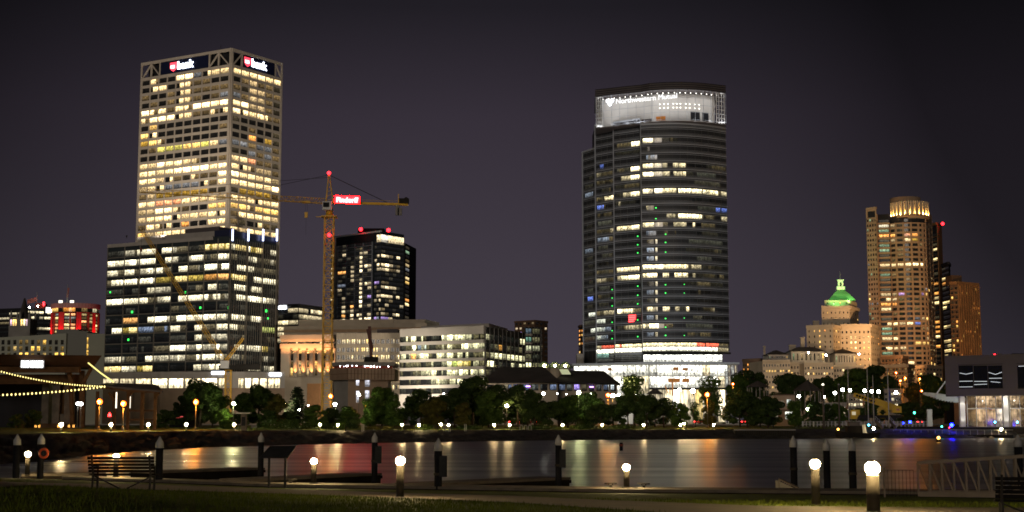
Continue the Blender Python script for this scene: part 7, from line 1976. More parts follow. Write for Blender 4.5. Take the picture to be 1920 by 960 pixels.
TR = [
 (375, 711, 268, 'dark', 'dark conical tree behind the third orange lamp', .85), (398, 728, 280, 'dark', 'dark tree hugging the conical tree on its crane side', .85), (345, 742, 275, 'dark', 'low dark tree hugging the conical tree on its shelter side', .9),
 (486, 722, 290, 'dark', 'broad dark tree behind the stone kiosk', 1.1), (452, 738, 284, 'dark', 'dark tree left of the one behind the kiosk', .9), (518, 740, 288, 'olive', 'olive dark tree between kiosk tree and conifer', .9),
 (557, 724, 300, 'conifer', 'spiky drooping conifer against the tan street buildings', 1.5),
 (590, 760, 296, 'green', 'low green tree left of the crane foot', 1.3), (622, 765, 300, 'dark', 'low dark tree right under the crane foot lamp', 1.2),
 (655, 762, 330, 'dark', 'dark bushy tree hiding the concrete core foot', 1.2),
 (716, 728, 325, 'green', 'tall green tree right of the concrete core', 1.05), (740, 752, 318, 'green', 'lit green tree at the tall one right of the core', .9), (694, 748, 322, 'green', 'small green tree in front of the core wall', .9),
 (789, 729, 345, 'round', 'dark round tree under the near corner of the banded office', 1.05), (820, 746, 320, 'olive', 'yellow olive tree standing before the banded office', 1.), (800, 752, 322, 'olive', 'smaller olive tree leaning on the yellow one', .9),
 (853, 727, 340, 'round', 'dark tree right of the yellow olive tree', 1.0), (886, 706, 350, 'dark', 'tallest dark tree before the banded office', 1.05), (868, 755, 318, 'olive', 'dim olive tree before the tallest dark tree', 1.),
 (916, 735, 335, 'green', 'tree lit green by the crossbar lamp', .95), (962, 762, 362, 'green', 'small bright green tree right of the crossbar lamp', 1.), (925, 722, 352, 'dark', 'dark tree behind the green lit one', 1.),
 (972, 720, 350, 'round', 'big dark tree before the roof pavilion corner', 1.05), (1002, 738, 340, 'dark', 'dark tree left of the pavilion white lamp', 1.), (1030, 752, 330, 'dark', 'low dark tree right of the pavilion white lamp', 1.2),
 (1065, 742, 340, 'green', 'green tinged tree beside the yellow green lamp', 1.1), (1100, 735, 360, 'dark', 'dark tree behind the yellow green lamp', 1.0), (1128, 757, 336, 'round', 'low dark tree under the bright cluster', 1.3),
 (1190, 700, 375, 'open', 'airy leafy tree outlined against the bright glass hall', .85), (1178, 738, 350, 'dark', 'dark tree below the airy leafy tree', 1.), (1212, 741, 345, 'dark', 'dark tree under the left part of the glass hall', 1.05), (1245, 745, 350, 'round', 'dark round tree centred before the glass hall', 1.1), (1276, 757, 340, 'green', 'dim green tree below the hall white lamp', 1.1),
 (1335, 703, 400, 'open', 'airy dark tree before the hall framed end', .85), (1331, 748, 362, 'olive', 'golden tree lit by the big orange lamp', .7), (1388, 732, 352, 'dark', 'dark tree right of the golden tree', 1.1), (1402, 735, 352, 'dark', 'dark tree in the mass left of the gazebo roof', 1.1), (1440, 742, 350, 'round', 'dark tree at the end of the mass by the lit gatehouse', 1.1), (1304, 752, 372, 'open', 'thin tree behind the tall pale lamp pole', .7),
 (1405, 693, 520, 'round', 'tree at the brick block foot beside the glass hall', .9), (1385, 702, 500, 'green', 'greenish tree touching the glass hall end', .85),
 (1478, 699, 500, 'round', 'tree covering the cream block front corner', .85), (1506, 705, 500, 'dark', 'tree right of the corner tree at the cream block', .8), (1548, 706, 500, 'dark', 'dark tree before the middle of the cream block', .85), (1580, 705, 500, 'green', 'green tree right of the wooden mast', .95),
 (1607, 693, 480, 'green', 'green lit tree at the cream block far end', 1.1), (1640, 687, 490, 'dark', 'tallest dark tree below the round tower', 1.1), (1668, 712, 470, 'dark', 'dark tree behind the flag mast', 1.), (1740, 703, 470, 'dark', 'dark tree above the white bridge', 1.05), (1712, 722, 470, 'olive', 'orange lit tree among the orange lamps', .9), (1763, 716, 465, 'dark', 'dark tree at the museum wall', .8),
 (1450, 757, 352, 'dark', 'small dark tree before the lit gatehouse', .9), (1490, 752, 360, 'green', 'green lit tree beside the lit gatehouse', .9), (1528, 752, 352, 'dark', 'dark tree left of the wooden mast foot', 1.), (1550, 758, 350, 'dark', 'small dark tree between the two wooden masts', .9), (1572, 757, 362, 'green', 'small green tree behind the second mast', .9),
 (1700, 755, 420, 'dark', 'dark tree under the white bridge tip', 1.4), (1745, 757, 400, 'dark', 'dark tree under the white bridge middle', 1.4), (1640, 757, 400, 'dark', 'dark tree behind the yellow crane boom', 1.3), (1610, 764, 395, 'round', 'low dark tree behind the crane truck cab', 1.3),
 (62, 768, 216, 'dark', 'low dark tree before the stage', 1.1), (30, 776, 212, 'dark', 'lowest dark tree at the frame edge before the stage', 1.2), (310, 768, 250, 'dark', 'low dark tree behind the shelter end', 1.3), (420, 766, 265, 'green', 'small tree by the greenish lamp left of the kiosk', 1.1),
 (770, 762, 372, 'dark', 'low dark tree behind the gap before the banded office', 1.5), (840, 765, 374, 'round', 'low dark tree behind the yellow olive tree', 1.6), (905, 762, 376, 'dark', 'low dark tree behind the crossbar lamp', 1.6), (990, 757, 384, 'dark', 'low dark tree under the roof pavilion near end', 1.7), (1048, 757, 384, 'round', 'low dark tree under the roof pavilion middle', 1.7), (1092, 760, 382, 'dark', 'low dark tree under the roof pavilion junction', 1.6), (1150, 757, 384, 'dark', 'low dark tree right under the bright lamp cluster', 1.7), (1228, 764, 380, 'round', 'low dark tree behind the tree centred before the hall', 1.5), (1425, 764, 378, 'dark', 'low dark tree beside the gatehouse wall', 1.5), (650, 770, 300, 'green', 'low tree left of the tall green one at the core', 1.3),
 (540, 772, 290, 'dark', 'low dark tree filling below the conifer', 1.5), (500, 768, 282, 'dark', 'low dark tree right of the kiosk', 1.3),
]
for px, yt, Y, kd, lb, ws in TR: tree(px, yt, Y, kd, lb, ws, g0=6.0 if Y >= 460 else None)
# clipped bushes on the far bank
def bush(px, ytop, Y, w, label, mm='leaf_green'):
    rr = random.Random(int(px)); g = crest(px); t = thing('bush', (Xof(px, 800, Y), Y, g), label, 'bush', 'bushes along the far bank')
    mb = MB(); h = Zof(ytop, Y)-g; r_ = w*mpp(Y)/2; c = (Xof(px, 800, Y), Y, g+h*.5)
    leaf_cloud(mb, c, r_, r_*.7, h*.52, 900, .16, mm, rr); mb.build('foliage', t)
    mb = MB(); mb.tube((c[0], c[1], g-.1), (c[0], c[1], g+h*.6), .06, .03, 'bark', 6); mb.build('stem', t)
for px, yt, Y, w, lb, mm in ((662, 780, 285, 26, 'round clipped bush in front of the concrete core', 'leaf_dark'), (637, 791, 262, 22, 'bush lit yellow by a low bank bollard', 'leaf_green'), (702, 799, 268, 26, 'orange tinged low hedge below the tall green tree', 'leaf_olive'), (722, 799, 268, 22, 'low hedge right beside the orange tinged one', 'leaf_olive'), (795, 795, 270, 34, 'lit grassy bush by the low bollard near the railings', 'leaf_green'), (610, 792, 275, 30, 'dark bush left of the lit low bollard', 'leaf_dark'), (520, 785, 262, 60, 'wide dark thicket between the kiosk and the crane', 'leaf_dark'), (560, 786, 268, 50, 'wide dark thicket below the conifer', 'leaf_dark'), (425, 788, 250, 26, 'bush behind the bollard left of the kiosk', 'leaf_green'), (1010, 796, 296, 40, 'low bush right of the hoop racks', 'leaf_dark'), (1095, 795, 300, 44, 'low bush between the two pavilion side bollards', 'leaf_dark'), (1170, 795, 306, 46, 'low bush between cluster bollard and leafy tree bollard', 'leaf_dark'), (880, 797, 282, 50, 'low bush left of the hoop racks', 'leaf_dark')):
    bush(px, yt, Y, w, lb, mm)

# ------------------------------------------------------------------ cars on the street behind the park
def car_proto(paint):
    t = thing('parked_car', (0, 0, 0), 'car', 'car', 'cars on the park street')
    def sect(prof, hw, mm, nm):
        mb = MB(); n = len(prof); i = 0
        L = [Vector((x, -hw, z)) for x, z in prof]; Rr_ = [Vector((x, hw, z)) for x, z in prof]
        for j in range(n):
            k = (j+1) % n; mb.face([L[j], Rr_[j], Rr_[k], L[k]], mm)
        mb.face(L, mm); mb.face(Rr_[::-1], mm); return mb.build(nm, t)
    sect([(-2.2, .35), (-2.2, .85), (-1.9, .98), (1.0, 1.0), (2.1, .82), (2.2, .6), (2.2, .35)], .88, paint, 'body')
    sect([(-1.75, .97), (-1.2, 1.42), (.2, 1.45), (1.0, .99)], .74, 'dark_glass', 'cabin')
    for sx in (-1.4, 1.35):
        for sy in (-.8, .8):
            mb = MB(); mb.tube((sx, sy-.1, .32), (sx, sy+.1, .32), .32, .32, 'tyre', 12); mb.build('wheel', t)
    for sy in (-.6, .6):
        mb = MB(); mb.box((-2.21, sy, .75), (.06, .42, .2), 'tail_red'); mb.build('tail_light', t)
        mb = MB(); mb.box((2.2, sy, .66), (.06, .32, .16), 'head_dim'); mb.build('headlight', t)
    own(t); return t
emis('head_dim', (1, .95, .85), 3.)
C1, C2 = car_proto('car_dark'), car_proto('car_red')
CA = [(425, 0, 'dark car with red tail lights glimpsed behind the stone kiosk'), (747, 0, 'dark car with red tail lights seen between the two tree groups'), (762, 0, 'second dark car in the gap before the banded office'), (908, 1, 'red car furthest along under the green lit tree'), (922, 0, 'dark car following the red one under the green lit tree'), (938, 0, 'dark car just left of the crossbar lamp post'), (966, 1, 'red car right of the crossbar lamp post'), (985, 0, 'dark car at the edge of the big dark tree'), (1016, 0, 'dark car below the pavilion lamp'), (1270, 0, 'dark car left of the red car by the tall lamp'), (1312, 1, 'red car beside the tall pale lamp pole'), (1400, 0, 'dark car under the trees left of the gatehouse'), (1462, 0, 'dark car in front of the lit gatehouse'), (1725, 0, 'dark car with red tail lights by the museum forecourt')]
for k, (px, c, lb) in enumerate(CA):
    Y = 409. if k % 2 else 413.5
    if px == 1725: Y = 385.
    loc = (Xof(px, 790, Y), Y, 2.76); rz = math.radians(60 if px != 1725 else 75)
    P_ = (C1, C2)[c]; fl = '_u%d' % c
    if not P_.get('used'): P_['used'] = 1; P_.location = loc; P_.rotation_euler = (0, 0, rz); P_['label'] = lb
    else: o = dup(P_, loc, rz, lb)
for o in list(COL.objects):
    if 'used' in o.keys(): del o['used']

# ------------------------------------------------------------------ marina at the right
def marina():
    # museum: grey box floating over a lit glass ground floor
    Y = 330.; t = thing('museum', (Xof(1850, 790, Y), Y, 2.3), 'grey box museum standing on bright white columns over a glass hall', 'museum')
    A, B = xy(1772, 700, Y), xy(2120, 700, Y-25); f = Face([A, B]); z0, z1 = Zof(742, Y), Zof(669, Y)
    mb = MB(); mb.prism([A, B, (B[0]+3, B[1]+45), back(A, 45)], z0, z1, 'grey_panel'); mb.build('upper_box', t)
    mb = MB()
    for y in (685, 699.5, 714.5, 728.5): 
        for a, b_ in ((0, f.u(1797, 700)), (f.u(1881, 700), f.u(1907, 700)), (f.u(1990, 700), f.L)): f.slab(mb, a, b_, Zof(y+.35, Y), Zof(y-.35, Y), .0, .03, 'dark_frame')
    f.slab(mb, 0, f.L, z1-.2, z1+.15, -.3, .12, 'grey_panel'); f.slab(mb, 0, f.L, z0, z0+.25, -.3, .1, 'grey_panel'); mb.build('panel_joint', t)
    w = Wins((.9, .95, 1), 'museum_glass', seed=131)
    for a, b_ in ((1798, 1825), (1826, 1852), (1853, 1880), (1908, 1934), (1935, 1962), (1963, 1989)): w.px(f, a, b_, 685.5, 728.5, '.', off=.05)
    w.finish(t)
    mb = MB(); 
    for a, b_ in ((1797, 1881), (1907, 1990)):
        f.slab(mb, f.u(a, 700), f.u(b_, 700), Zof(685.4, Y), Zof(684.6, Y), .02, .14, 'dark_steel'); f.slab(mb, f.u(a, 700), f.u(b_, 700), Zof(729.4, Y), Zof(728.6, Y), .02, .14, 'dark_steel')
    mb.build('window_frame', t)
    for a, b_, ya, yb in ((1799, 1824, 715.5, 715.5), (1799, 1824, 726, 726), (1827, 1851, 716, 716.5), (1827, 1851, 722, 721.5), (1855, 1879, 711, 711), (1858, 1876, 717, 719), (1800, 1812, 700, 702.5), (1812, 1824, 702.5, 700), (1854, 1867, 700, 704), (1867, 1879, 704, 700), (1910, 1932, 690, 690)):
        mb = MB(); mb.bar(f.pt(f.u(a, ya), Zof(ya, Y), .12), f.pt(f.u(b_, yb), Zof(yb, Y), .12), .09, 'reflection_glow'); mb.build('reflection_bar', t)  # light reflections on the panes, put in as glowing bars
    # inner core and glass hall
    D = 7.; f2 = Face([xy(1806, 770, Y+3), xy(2120, 770, Y-20)])
    mb = MB(); p, q = f2.pt(5.5, 0, -9), f2.pt(f2.L, 0, -9); mb.prism([(p.x, p.y), (q.x, q.y), (q.x, q.y+20), (p.x, p.y+20)], 2.3, z0-.05, 'interior_wall'); mb.build('core_wall', t)
    mb = MB(); p0 = f2.pt(0, 0, 3.5); q0 = f2.pt(f2.L, 0, 3.5); mb.prism([(p0.x, p0.y), (q0.x, q0.y), (q.x, q.y), (p.x, p.y)], 1.9, 2.35, 'grey_concrete'); mb.build('floor_slab', t)
    w = Wins((.62, .50, .40), 'glazing_wide', 'hall_glass', seed=132)
    us = [f2.u(x, 770) for x in (1814, 1831, 1849.5, 1868, 1884)] ; us2 = [f2.u(x, 770) for x in (1894, 1913, 1931, 1950, 1966)]
    zt_, zm = z0-.1, Zof(766, Y)
    for u_, r1, r2 in ((us, ':---', ':--w'), (us2, '-:-:', '-:-+')):
        w.grid(f2, u_, [(zm+.1, zt_), (2.4, zm-.1)], [r1, r2], gap=.05)
    w.finish(t)
    mb = MB()
    for u in us+us2: f2.slab(mb, u-.07, u+.07, 2.35, zt_, .0, .18, 'white_paint')
    for u_ in (us, us2): f2.slab(mb, u_[0], u_[-1], zm-.1, zm+.1, .0, .16, 'white_paint')
    mb.build('mullion', t)
    for px in (1807.5, 1888.5, 1971):
        u = f2.u(px, 770); p = f2.pt(u, 0, 1.2); mb = MB(); mb.box((p.x, p.y, (2.35+zt_)/2), (9.4*mpp(Y), 1.0, zt_-2.35), 'white_paint'); mb.build('column', t)
        spot(t, (p.x, p.y-1.6, zt_-.1), (p.x, p.y-.3, 3.0), 260, (1, .93, .82), 70, .15, name='downlight'); spot(t, (p.x, p.y-1.7, 2.5), (p.x, p.y-.3, zt_), 220, (1, .93, .82), 80, .15, name='uplight')
    for k in range(4):
        L = bpy.data.lights.new('hall_light', 'POINT'); L.energy = 110; L.color = (1, .9, .75); L.shadow_soft_size = .06
        o = bpy.data.objects.new('hall_light', L); COL.objects.link(o); q_ = f2.pt(f2.L*(.1+.2*k), zt_-1, 2.6); o.parent = t; o.location = q_ - t.location
    mb = MB(); mb.ball(at(1865, 665.5, Y+6), .28, 'glow_red', 8, 5); mb.build('beacon', t)
    mb = MB(); q_ = at(1872, 668, Y+6); mb.box(q_+Vector((.2,0,.15)), (1.1, 1, .9), 'grey_panel'); q_ = at(1910, 668, Y+6); mb.box(q_+Vector((0,0,.2)), (3, 1, .9), 'dark_steel'); mb.build('roof_unit', t)
    # white bridge with a boat shaped hull
    b = thing('white_footbridge', at(1770, 750, 350), 'white boat shaped footbridge reaching out from the museum', 'footbridge')
    mb = MB(); n = 14; rings = []
    for i in range(n+1):
        k = i/n; px = 1733+(1808-1733)*k; yt = 735.5 + (747-735.5)*k**1.5 + (1-k)*.5; th = .6+11*math.sin(math.pi*min(1, k*.75+.08))
        c0 = at(px, yt, 352-16*k); zz = c0.z; d = th*mpp(350)
        rings.append([Vector((c0.x, c0.y-1.6, zz-.25)), Vector((c0.x, c0.y-1.2, zz)), Vector((c0.x, c0.y+1.2, zz)), Vector((c0.x, c0.y+1.6, zz-.25)), Vector((c0.x, c0.y+.5, zz-d-.1)), Vector((c0.x, c0.y-.5, zz-d-.1))])
    for a, c in zip(rings, rings[1:]):
        for j in range(6): mb.face([a[j], c[j], c[(j+1) % 6], a[(j+1) % 6]], 'white_paint')
    mb.face(rings[0], 'white_paint'); mb.face(rings[-1][::-1], 'white_paint'); mb.build('hull', b)
    spot(b, at(1748, 772, 336), at(1762, 745, 348), 900, (.88, 1, .92), 110, .1)  # added fill spot that brightens the hull
    mb = MB()
    for k in range(9): q_ = rings[2+k][4]; mb.box(q_+Vector((0,-.7,.1)), (.8, .3, .16), 'dark_steel')
    mb.build('underside_rib', b)
    mb = MB(); mb.bar(at(1753, 743, 346), at(1775, 712, 344), .25, 'white_paint'); mb.build('mast', b)
    # visible figure in the hall
    q_ = f2.pt(f2.u(1883, 780), 2.36, .9); person(q_, 1.75, 'dark clothed person standing in the museum hall beside the column')
    # pier deck
    d = thing('museum_pier', at(1850, 795, 322), 'dark pier under the museum with small cyan lights', 'pier')
    A, B = xy(1700, 800, 331), xy(2120, 800, 300); ff = Face([A, B]); mb = MB(); mb.prism([A, B, (B[0], B[1]+60), (A[0], A[1]+40)], .9, 2.28, 'boat_dark'); mb.build('deck', d)
    mb = MB(); 
    for k in range(20): ff.slab(mb, ff.L*k/19-.15, ff.L*k/19+.15, -1.5, .89, -.6, -.2, 'boat_dark')
    mb.build('pile_row', d)
    mb = MB(); ff.slab(mb, 0, ff.L, .3, .6, .0, .25, 'wet_wood'); mb.build('fender', d)
    for px in (1866.5, 1908.5):
        mb = MB(); u = ff.u(px, 791); mb.ball(ff.pt(u, Zof(791.5, 320), .3), .22, 'lamp_cyan', 8, 5); mb.build('cyan_lamp', d)
    # marina promenade railing
    r_ = thing('marina_railing', at(1650, 783, 335), 'pale marina railing in front of the yellow crane truck', 'railing')
    a, c = at(1505, 787, 338), at(1738, 786, 334); a.z = c.z = 2.4; N = 34
    mb = MB()
    for h in (.45, .8, 1.15): mb.bar(a+Vector((0,0,h)), c+Vector((0,0,h)), .06, 'rail_pale')
    mb.build('rail', r_)
    for k in range(N+1): mb = MB(); p = a.lerp(c, k/N); mb.bar(p, p+Vector((0,0,1.2)), .14 if k % 3 else .3, 'rail_pale'); mb.build('post', r_)
    # floating marina piers with blue lights
    fp = thing('marina_pontoon', at(1690, 806, 316), 'long dark floating pontoon lit blue in the marina', 'pontoon')
    A, B = xy(1560, 810, 318), xy(1900, 810, 308); mb = MB(); mb.prism([A, B, (B[0], B[1]+4), (A[0], A[1]+4)], -.2, .7, 'boat_dark'); mb.build('deck', fp)
    fo = Face([A, B]); mb = MB()
    for k in range(26): u = fo.L*k/26; mb.bar(fo.pt(u, .7, -.4), fo.pt(u, 1.75, -.4), .08, 'rail_pale')
    mb.bar(fo.pt(0, 1.75, -.4), fo.pt(fo.L, 1.75, -.4), .07, 'rail_pale'); mb.build('rail', fp)
    for px, py, mm, r2, nm in ((1706.5, 791, 'lamp_blue', .30, 'blue_lamp'), (1784.5, 797, 'lamp_blue', .40, 'blue_lamp'), (1694, 793, 'lamp_blue', .15, 'blue_lamp'), (1629, 797, 'lamp_cyan', .22, 'cyan_lamp'), (1766, 800, 'lamp_teal', .18, 'green_lamp'), (1780, 802, 'tail_red', .14, 'red_lamp'), (1877, 805, 'lamp_warm', .28, 'warm_lamp')):
        Yq = 315. if px < 1800 else 309; q_ = at(px, py, Yq); mb = MB(); mb.ball(q_, r2, mm, 8, 5); mb.bar((q_.x, q_.y, .4), q_, .07, 'dark_steel'); mb.build(nm, fp)
    # gangway stairs down to the pontoon
    for k, (x0, x1) in enumerate(((1641, 1655), (1668, 1680))):
        g = thing('marina_stair', at(x0, 798, 322), ['steel stair down to the pontoon nearest the moored boat', 'steel stair down to the pontoon nearest the blue lamps'][k], 'stair', 'steel stairs in the marina')
        p0, p1 = at(x0, 789, 324), at(x1, 803, 319); mb = MB(); mb.bar(p0, p1, .12, 'galvanised', .8); mb.build('stringer', g)
        mb = MB(); mb.bar(p0+Vector((0,-.4,1)), p1+Vector((0,-.4,1)), .07, 'rail_pale')
        for j in range(5): q_ = p0.lerp(p1, j/4); mb.bar(q_+Vector((0,-.4,0)), q_+Vector((0,-.4,1)), .06, 'rail_pale')
        mb.build('handrail', g)
    # moored work boat
    bt = thing('moored_boat', at(1608, 812, 304), 'dark moored work boat with a raised wheelhouse in the marina', 'boat')
    c = at(1608, 812, 304); c.z = 0; L = 82*mpp(304); 
    mb = MB(); prof = [(-.5, .35), (-.42, .75), (-.1, .9), (.3, .9), (.47, .72), (.5, .4)]
    lo = [Vector((c.x+x*L*.94, c.y-s*1.2*w_, -.2)) for x, w_ in prof for s in (1,)]; hi_ = [Vector((c.x+x*L, c.y-1.6*w_, 1.15 + (.35 if x < -.4 else 0))) for x, w_ in prof]
    lo2 = [Vector((v.x, 2*c.y-v.y, v.z)) for v in lo]; hi2 = [Vector((v.x, 2*c.y-v.y, v.z)) for v in hi_]
    for i in range(len(prof)-1):
        mb.face([lo[i], lo[i+1], hi_[i+1], hi_[i]], 'boat_dark'); mb.face([lo2[i+1], lo2[i], hi2[i], hi2[i+1]], 'boat_dark'); mb.face([hi_[i], hi_[i+1], hi2[i+1], hi2[i]], 'boat_dark')
    mb.face([lo[0], hi_[0], hi2[0], lo2[0]], 'boat_dark'); mb.face([lo[-1], lo2[-1], hi2[-1], hi_[-1]], 'boat_dark'); mb.build('hull', bt)
    mb = MB(); mb.box((c.x-.6, c.y, 1.9), (3.6, 2, 1.5), 'boat_dark'); mb.box((c.x-.8, c.y, 3.0), (2.2, 1.7, .8), 'grey_panel'); mb.box((c.x-.8, c.y, 3.45), (2.6, 2.1, .1), 'boat_dark'); mb.build('wheelhouse', bt)
    mb = MB(); mb.hexa([Vector((c.x+.9+dx, c.y-1.1+dy, 1.15+dz)) for dx, dy, dz in ((0,0,0),(.8,0,0),(.8,.05,0),(0,.05,0),(-.2,0,1.8),(.5,0,1.8),(.5,.05,1.8),(-.2,.05,1.8))], 'rail_pale'); mb.build('boarding_ladder', bt)
    for px, py, mm in ((1638, 803.5, 'lamp_warm'), (1571.5, 805, 'amber')):
        mb = MB(); q_ = at(px, py, 302.5); mb.ball(q_, .24, mm, 8, 5); mb.bar((q_.x, q_.y+.3, 1.1), q_, .05, 'dark_steel'); mb.build('deck_lamp', bt)
    # tall masts
    for px, y0, y1, w_, lb, nm in ((1544.5, 722, 785, .55, 'stout wooden mast with a small lamp on top at the marina', 'wooden_mast'), (1574, 722, 786, .45, 'plain wooden mast behind the second marina lamp', 'wooden_mast'), (1592, 690, 790, .22, 'thin steel flagpole above the crane truck cab', 'flagpole'), (1628.5, 690, 790, .26, 'tall pale flagpole in front of the crane boom', 'flagpole'), (1667, 693, 790, .28, 'pale flagpole with a furled blue flag', 'flagpole'), (1638.5, 705, 782, .22, 'bare flagpole behind the tall pale one', 'flagpole')):
        q_ = at(px, y1, 336); tt = thing(nm, (q_.x, q_.y, 2.0), lb, 'mast' if nm != 'flagpole' else 'flagpole', 'masts and flagpoles of the marina')
        mb = MB(); mb.tube((q_.x, q_.y, 1.8), (q_.x, q_.y, Zof(y0, 336)), w_/2, w_*.4, 'pale_pole' if nm == 'flagpole' else 'dock_wood', 10); mb.build('pole', tt)
        mb = MB(); mb.ball((q_.x, q_.y, Zof(y0, 336)+.12), w_*.5, 'pale_pole', 8, 5) if px != 1544.5 else mb.ball((q_.x, q_.y, Zof(y0, 336)+.1), .3, 'lobby_light', 8, 5); mb.build('finial' if px != 1544.5 else 'lamp', tt)
        if px == 1667:
            mb = MB(); zt = Zof(728, 336); mb.hexa([Vector((q_.x+.12, q_.y-.1, zt-2.9)), Vector((q_.x+.75, q_.y-.1, zt-3.2)), Vector((q_.x+.75, q_.y+.15, zt-3.2)), Vector((q_.x+.12, q_.y+.15, zt-2.9)), Vector((q_.x+.12, q_.y-.05, zt)), Vector((q_.x+.3, q_.y-.05, zt-.2)), Vector((q_.x+.3, q_.y+.05, zt-.2)), Vector((q_.x+.12, q_.y+.05, zt))], 'flag_blue'); mb.build('flag', tt)
    # gulls' perch statue on the stout mast
    # yellow mobile crane
    Yk = 345.; k_ = thing('crane_truck', (Xof(1650, 785, Yk), Yk, 2.4), 'yellow mobile crane with lowered lattice sided boom', 'mobile crane')
    P = lambda px, py, d=0: at(px, py, Yk+d)
    mb = MB(); mb.bar(P(1601, 740), P(1672, 765.5), .85, 'truck_yellow', 1.0); mb.bar(P(1640, 752), P(1684, 767.5), 1.2, 'truck_yellow', 1.5)
    mb.build('boom', k_)
    mb = MB(); 
    for j in range(7): q_ = P(1606, 741.7).lerp(P(1638, 753.2), j/6); mb.tube(q_+Vector((0,-.55,0)), q_+Vector((0,-.42,0)), .3, .3, 'dark_steel', 10)
    mb.build('boom_hole', k_)
    mb = MB(); mb.box(P(1680, 768), (17*mpp(Yk), 1.8, 1.5), 'truck_yellow'); mb.build('counterweight', k_)
    mb = MB(); mb.box(P(1683.5, 768, -1)+Vector((0,0,.0)), (.7, .06, .5), 'flag_stripe'); mb.build('plate', k_)
    mb = MB(); mb.box(P(1602, 777), (2.2, 2, 2.2), 'truck_yellow'); mb.box(P(1601, 775, -1.05), (.9, .12, .8), 'lobby_dim'); mb.build('cab', k_)
    c = P(1655, 773, -.3); mb = MB(); n1 = 18
    for i in range(n1):
        a0, a1 = 2*math.pi*i/n1, 2*math.pi*(i+1)/n1
        mb.bar(c+Vector((1.05*math.cos(a0), 0, 1.05*math.sin(a0))), c+Vector((1.05*math.cos(a1), 0, 1.05*math.sin(a1))), .32, 'truck_yellow', .9)
    mb.build('slewing_ring', k_)
    mb = MB(); mb.box(P(1648, 781), (80*mpp(Yk), 2.2, .7), 'dark_steel'); mb.build('chassis', k_)
    for px in (1612, 1622, 1665, 1676):
        mb = MB(); q_ = P(px, 784, -1.2); mb.tube(q_+Vector((0,-.15,-.05)), q_+Vector((0,.3,-.05)), .55, .55, 'tyre', 14); mb.build('wheel', k_)
    # ticket pillar and traffic light
    q_ = at(1743, 786, 345); tt = thing('grey_pillar', (q_.x, q_.y, 2.4), 'plain grey service pillar on the museum forecourt', 'pillar')
    mb = MB(); mb.box((q_.x, q_.y, (2.4+Zof(767.5, 345))/2), (1.15, .8, Zof(767.5, 345)-2.4), 'pale_concrete'); mb.build('body', tt); mb = MB(); mb.box((q_.x, q_.y, Zof(767.3, 345)), (1.25, .9, .1), 'grey_panel'); mb.build('cap', tt)
    q_ = at(1714.5, 774, 362); tt = thing('signal_light', (q_.x, q_.y, 2.4), 'teal green traffic signal glowing near the marina railing', 'traffic light')
    mb = MB(); mb.bar((q_.x, q_.y, 2.4), (q_.x, q_.y, q_.z+.5), .12, 'dark_steel'); mb.build('post', tt); mb = MB(); mb.box(q_+Vector((0,.15,.3)), (.5, .25, 1.3), 'dark_steel'); mb.build('housing', tt); mb = MB(); mb.ball(q_, .26, 'lamp_teal', 8, 5); mb.build('lens', tt)
    # grey gazebo roofs in the park and the lit gatehouse
    for px, yt, ye, w_, Yg, lb in ((1421, 714, 726, 36, 430, 'grey gazebo roof in the trees beside the brick block'), (1514, 714, 733, 44, 420, 'grey gazebo roof in the trees before the cream block'), (1228, 728, 739, 26, 430, 'small dark hipped kiosk roof before the glass hall')):
        q_ = at(px, ye, Yg); tt = thing('gazebo', (q_.x, q_.y, 2.4), lb, 'gazebo', 'gazebos among the trees'); h = w_*mpp(Yg)/2; zt = Zof(yt, Yg)
        ring_roof(tt, q_.x, q_.y, q_.z, [(h*1.3, 0), (h*.6, (zt-q_.z)*.6), (.15, zt-q_.z)], 'dark_roof', 'roof', math.pi/4, 8)
        for j in range(8):
            a = math.pi/4*j; mb = MB(); mb.bar((q_.x+h*1.1*math.cos(a), q_.y+h*1.1*math.sin(a), 2.4), (q_.x+h*1.1*math.cos(a), q_.y+h*1.1*math.sin(a), q_.z), .2, 'grey_concrete'); mb.build('post', tt)
    Yg = 366.; tt = thing('gatehouse', (Xof(1480, 785, Yg), Yg, 2.4), 'small gatehouse with a bright glass door among dark trees', 'gatehouse')
    A, B = xy(1452, 770, Yg+1), xy(1491, 770, Yg); f = Face([A, B]); mb = MB(); mb.prism([A, B, (B[0], B[1]+7), (A[0], A[1]+7)], 2.4, Zof(741, Yg), 'grey_concrete'); mb.build('wall', tt)
    w = Wins((.95, 1, .9), 'glazing_small', seed=141)
    for x0, x1, y0, y1, c in ((1472.5, 1486, 772, 786, 'W'), (1475.5, 1483, 749, 764, 'w'), (1453, 1458, 774, 785, '-'), (1464, 1469, 752, 764, '-')): w.px(f, x0, x1, y0, y1, c, off=.06)
    w.finish(tt); mb = MB(); f.slab(mb, -.4, f.L+.4, Zof(741, Yg), Zof(739, Yg), -7.3, .5, 'dark_roof'); f.slab(mb, 0, f.L, Zof(769.5, Yg), Zof(768, Yg), -.1, .5, 'grey_panel'); mb.build('roof', tt)
    # low lit buildings glimpsed between the trees behind the marina
    for k, (x0, x1, y0, Yb, lb, rows) in enumerate(((1655, 1690, 731, 455, 'low building with a bright white window behind the flagpole', 3), (1585, 1618, 741, 450, 'low building with lit storeys behind the crane boom', 3), (1540, 1585, 757, 440, 'low lit pavilion behind the wooden masts', 2))):
        tt, ff, gg, _ = simple_block('low_building', lb, 'low building', x0, x1-3, x1, y0, Yb, 'grey_concrete', 5, 0, rows, y0+7, 11, {'.': 3, '-': 2, '+': 1.5, 'w': 1}, (1, .97, .85), 200+k, wr=.7, hr=.5, dl=2, dr=4)
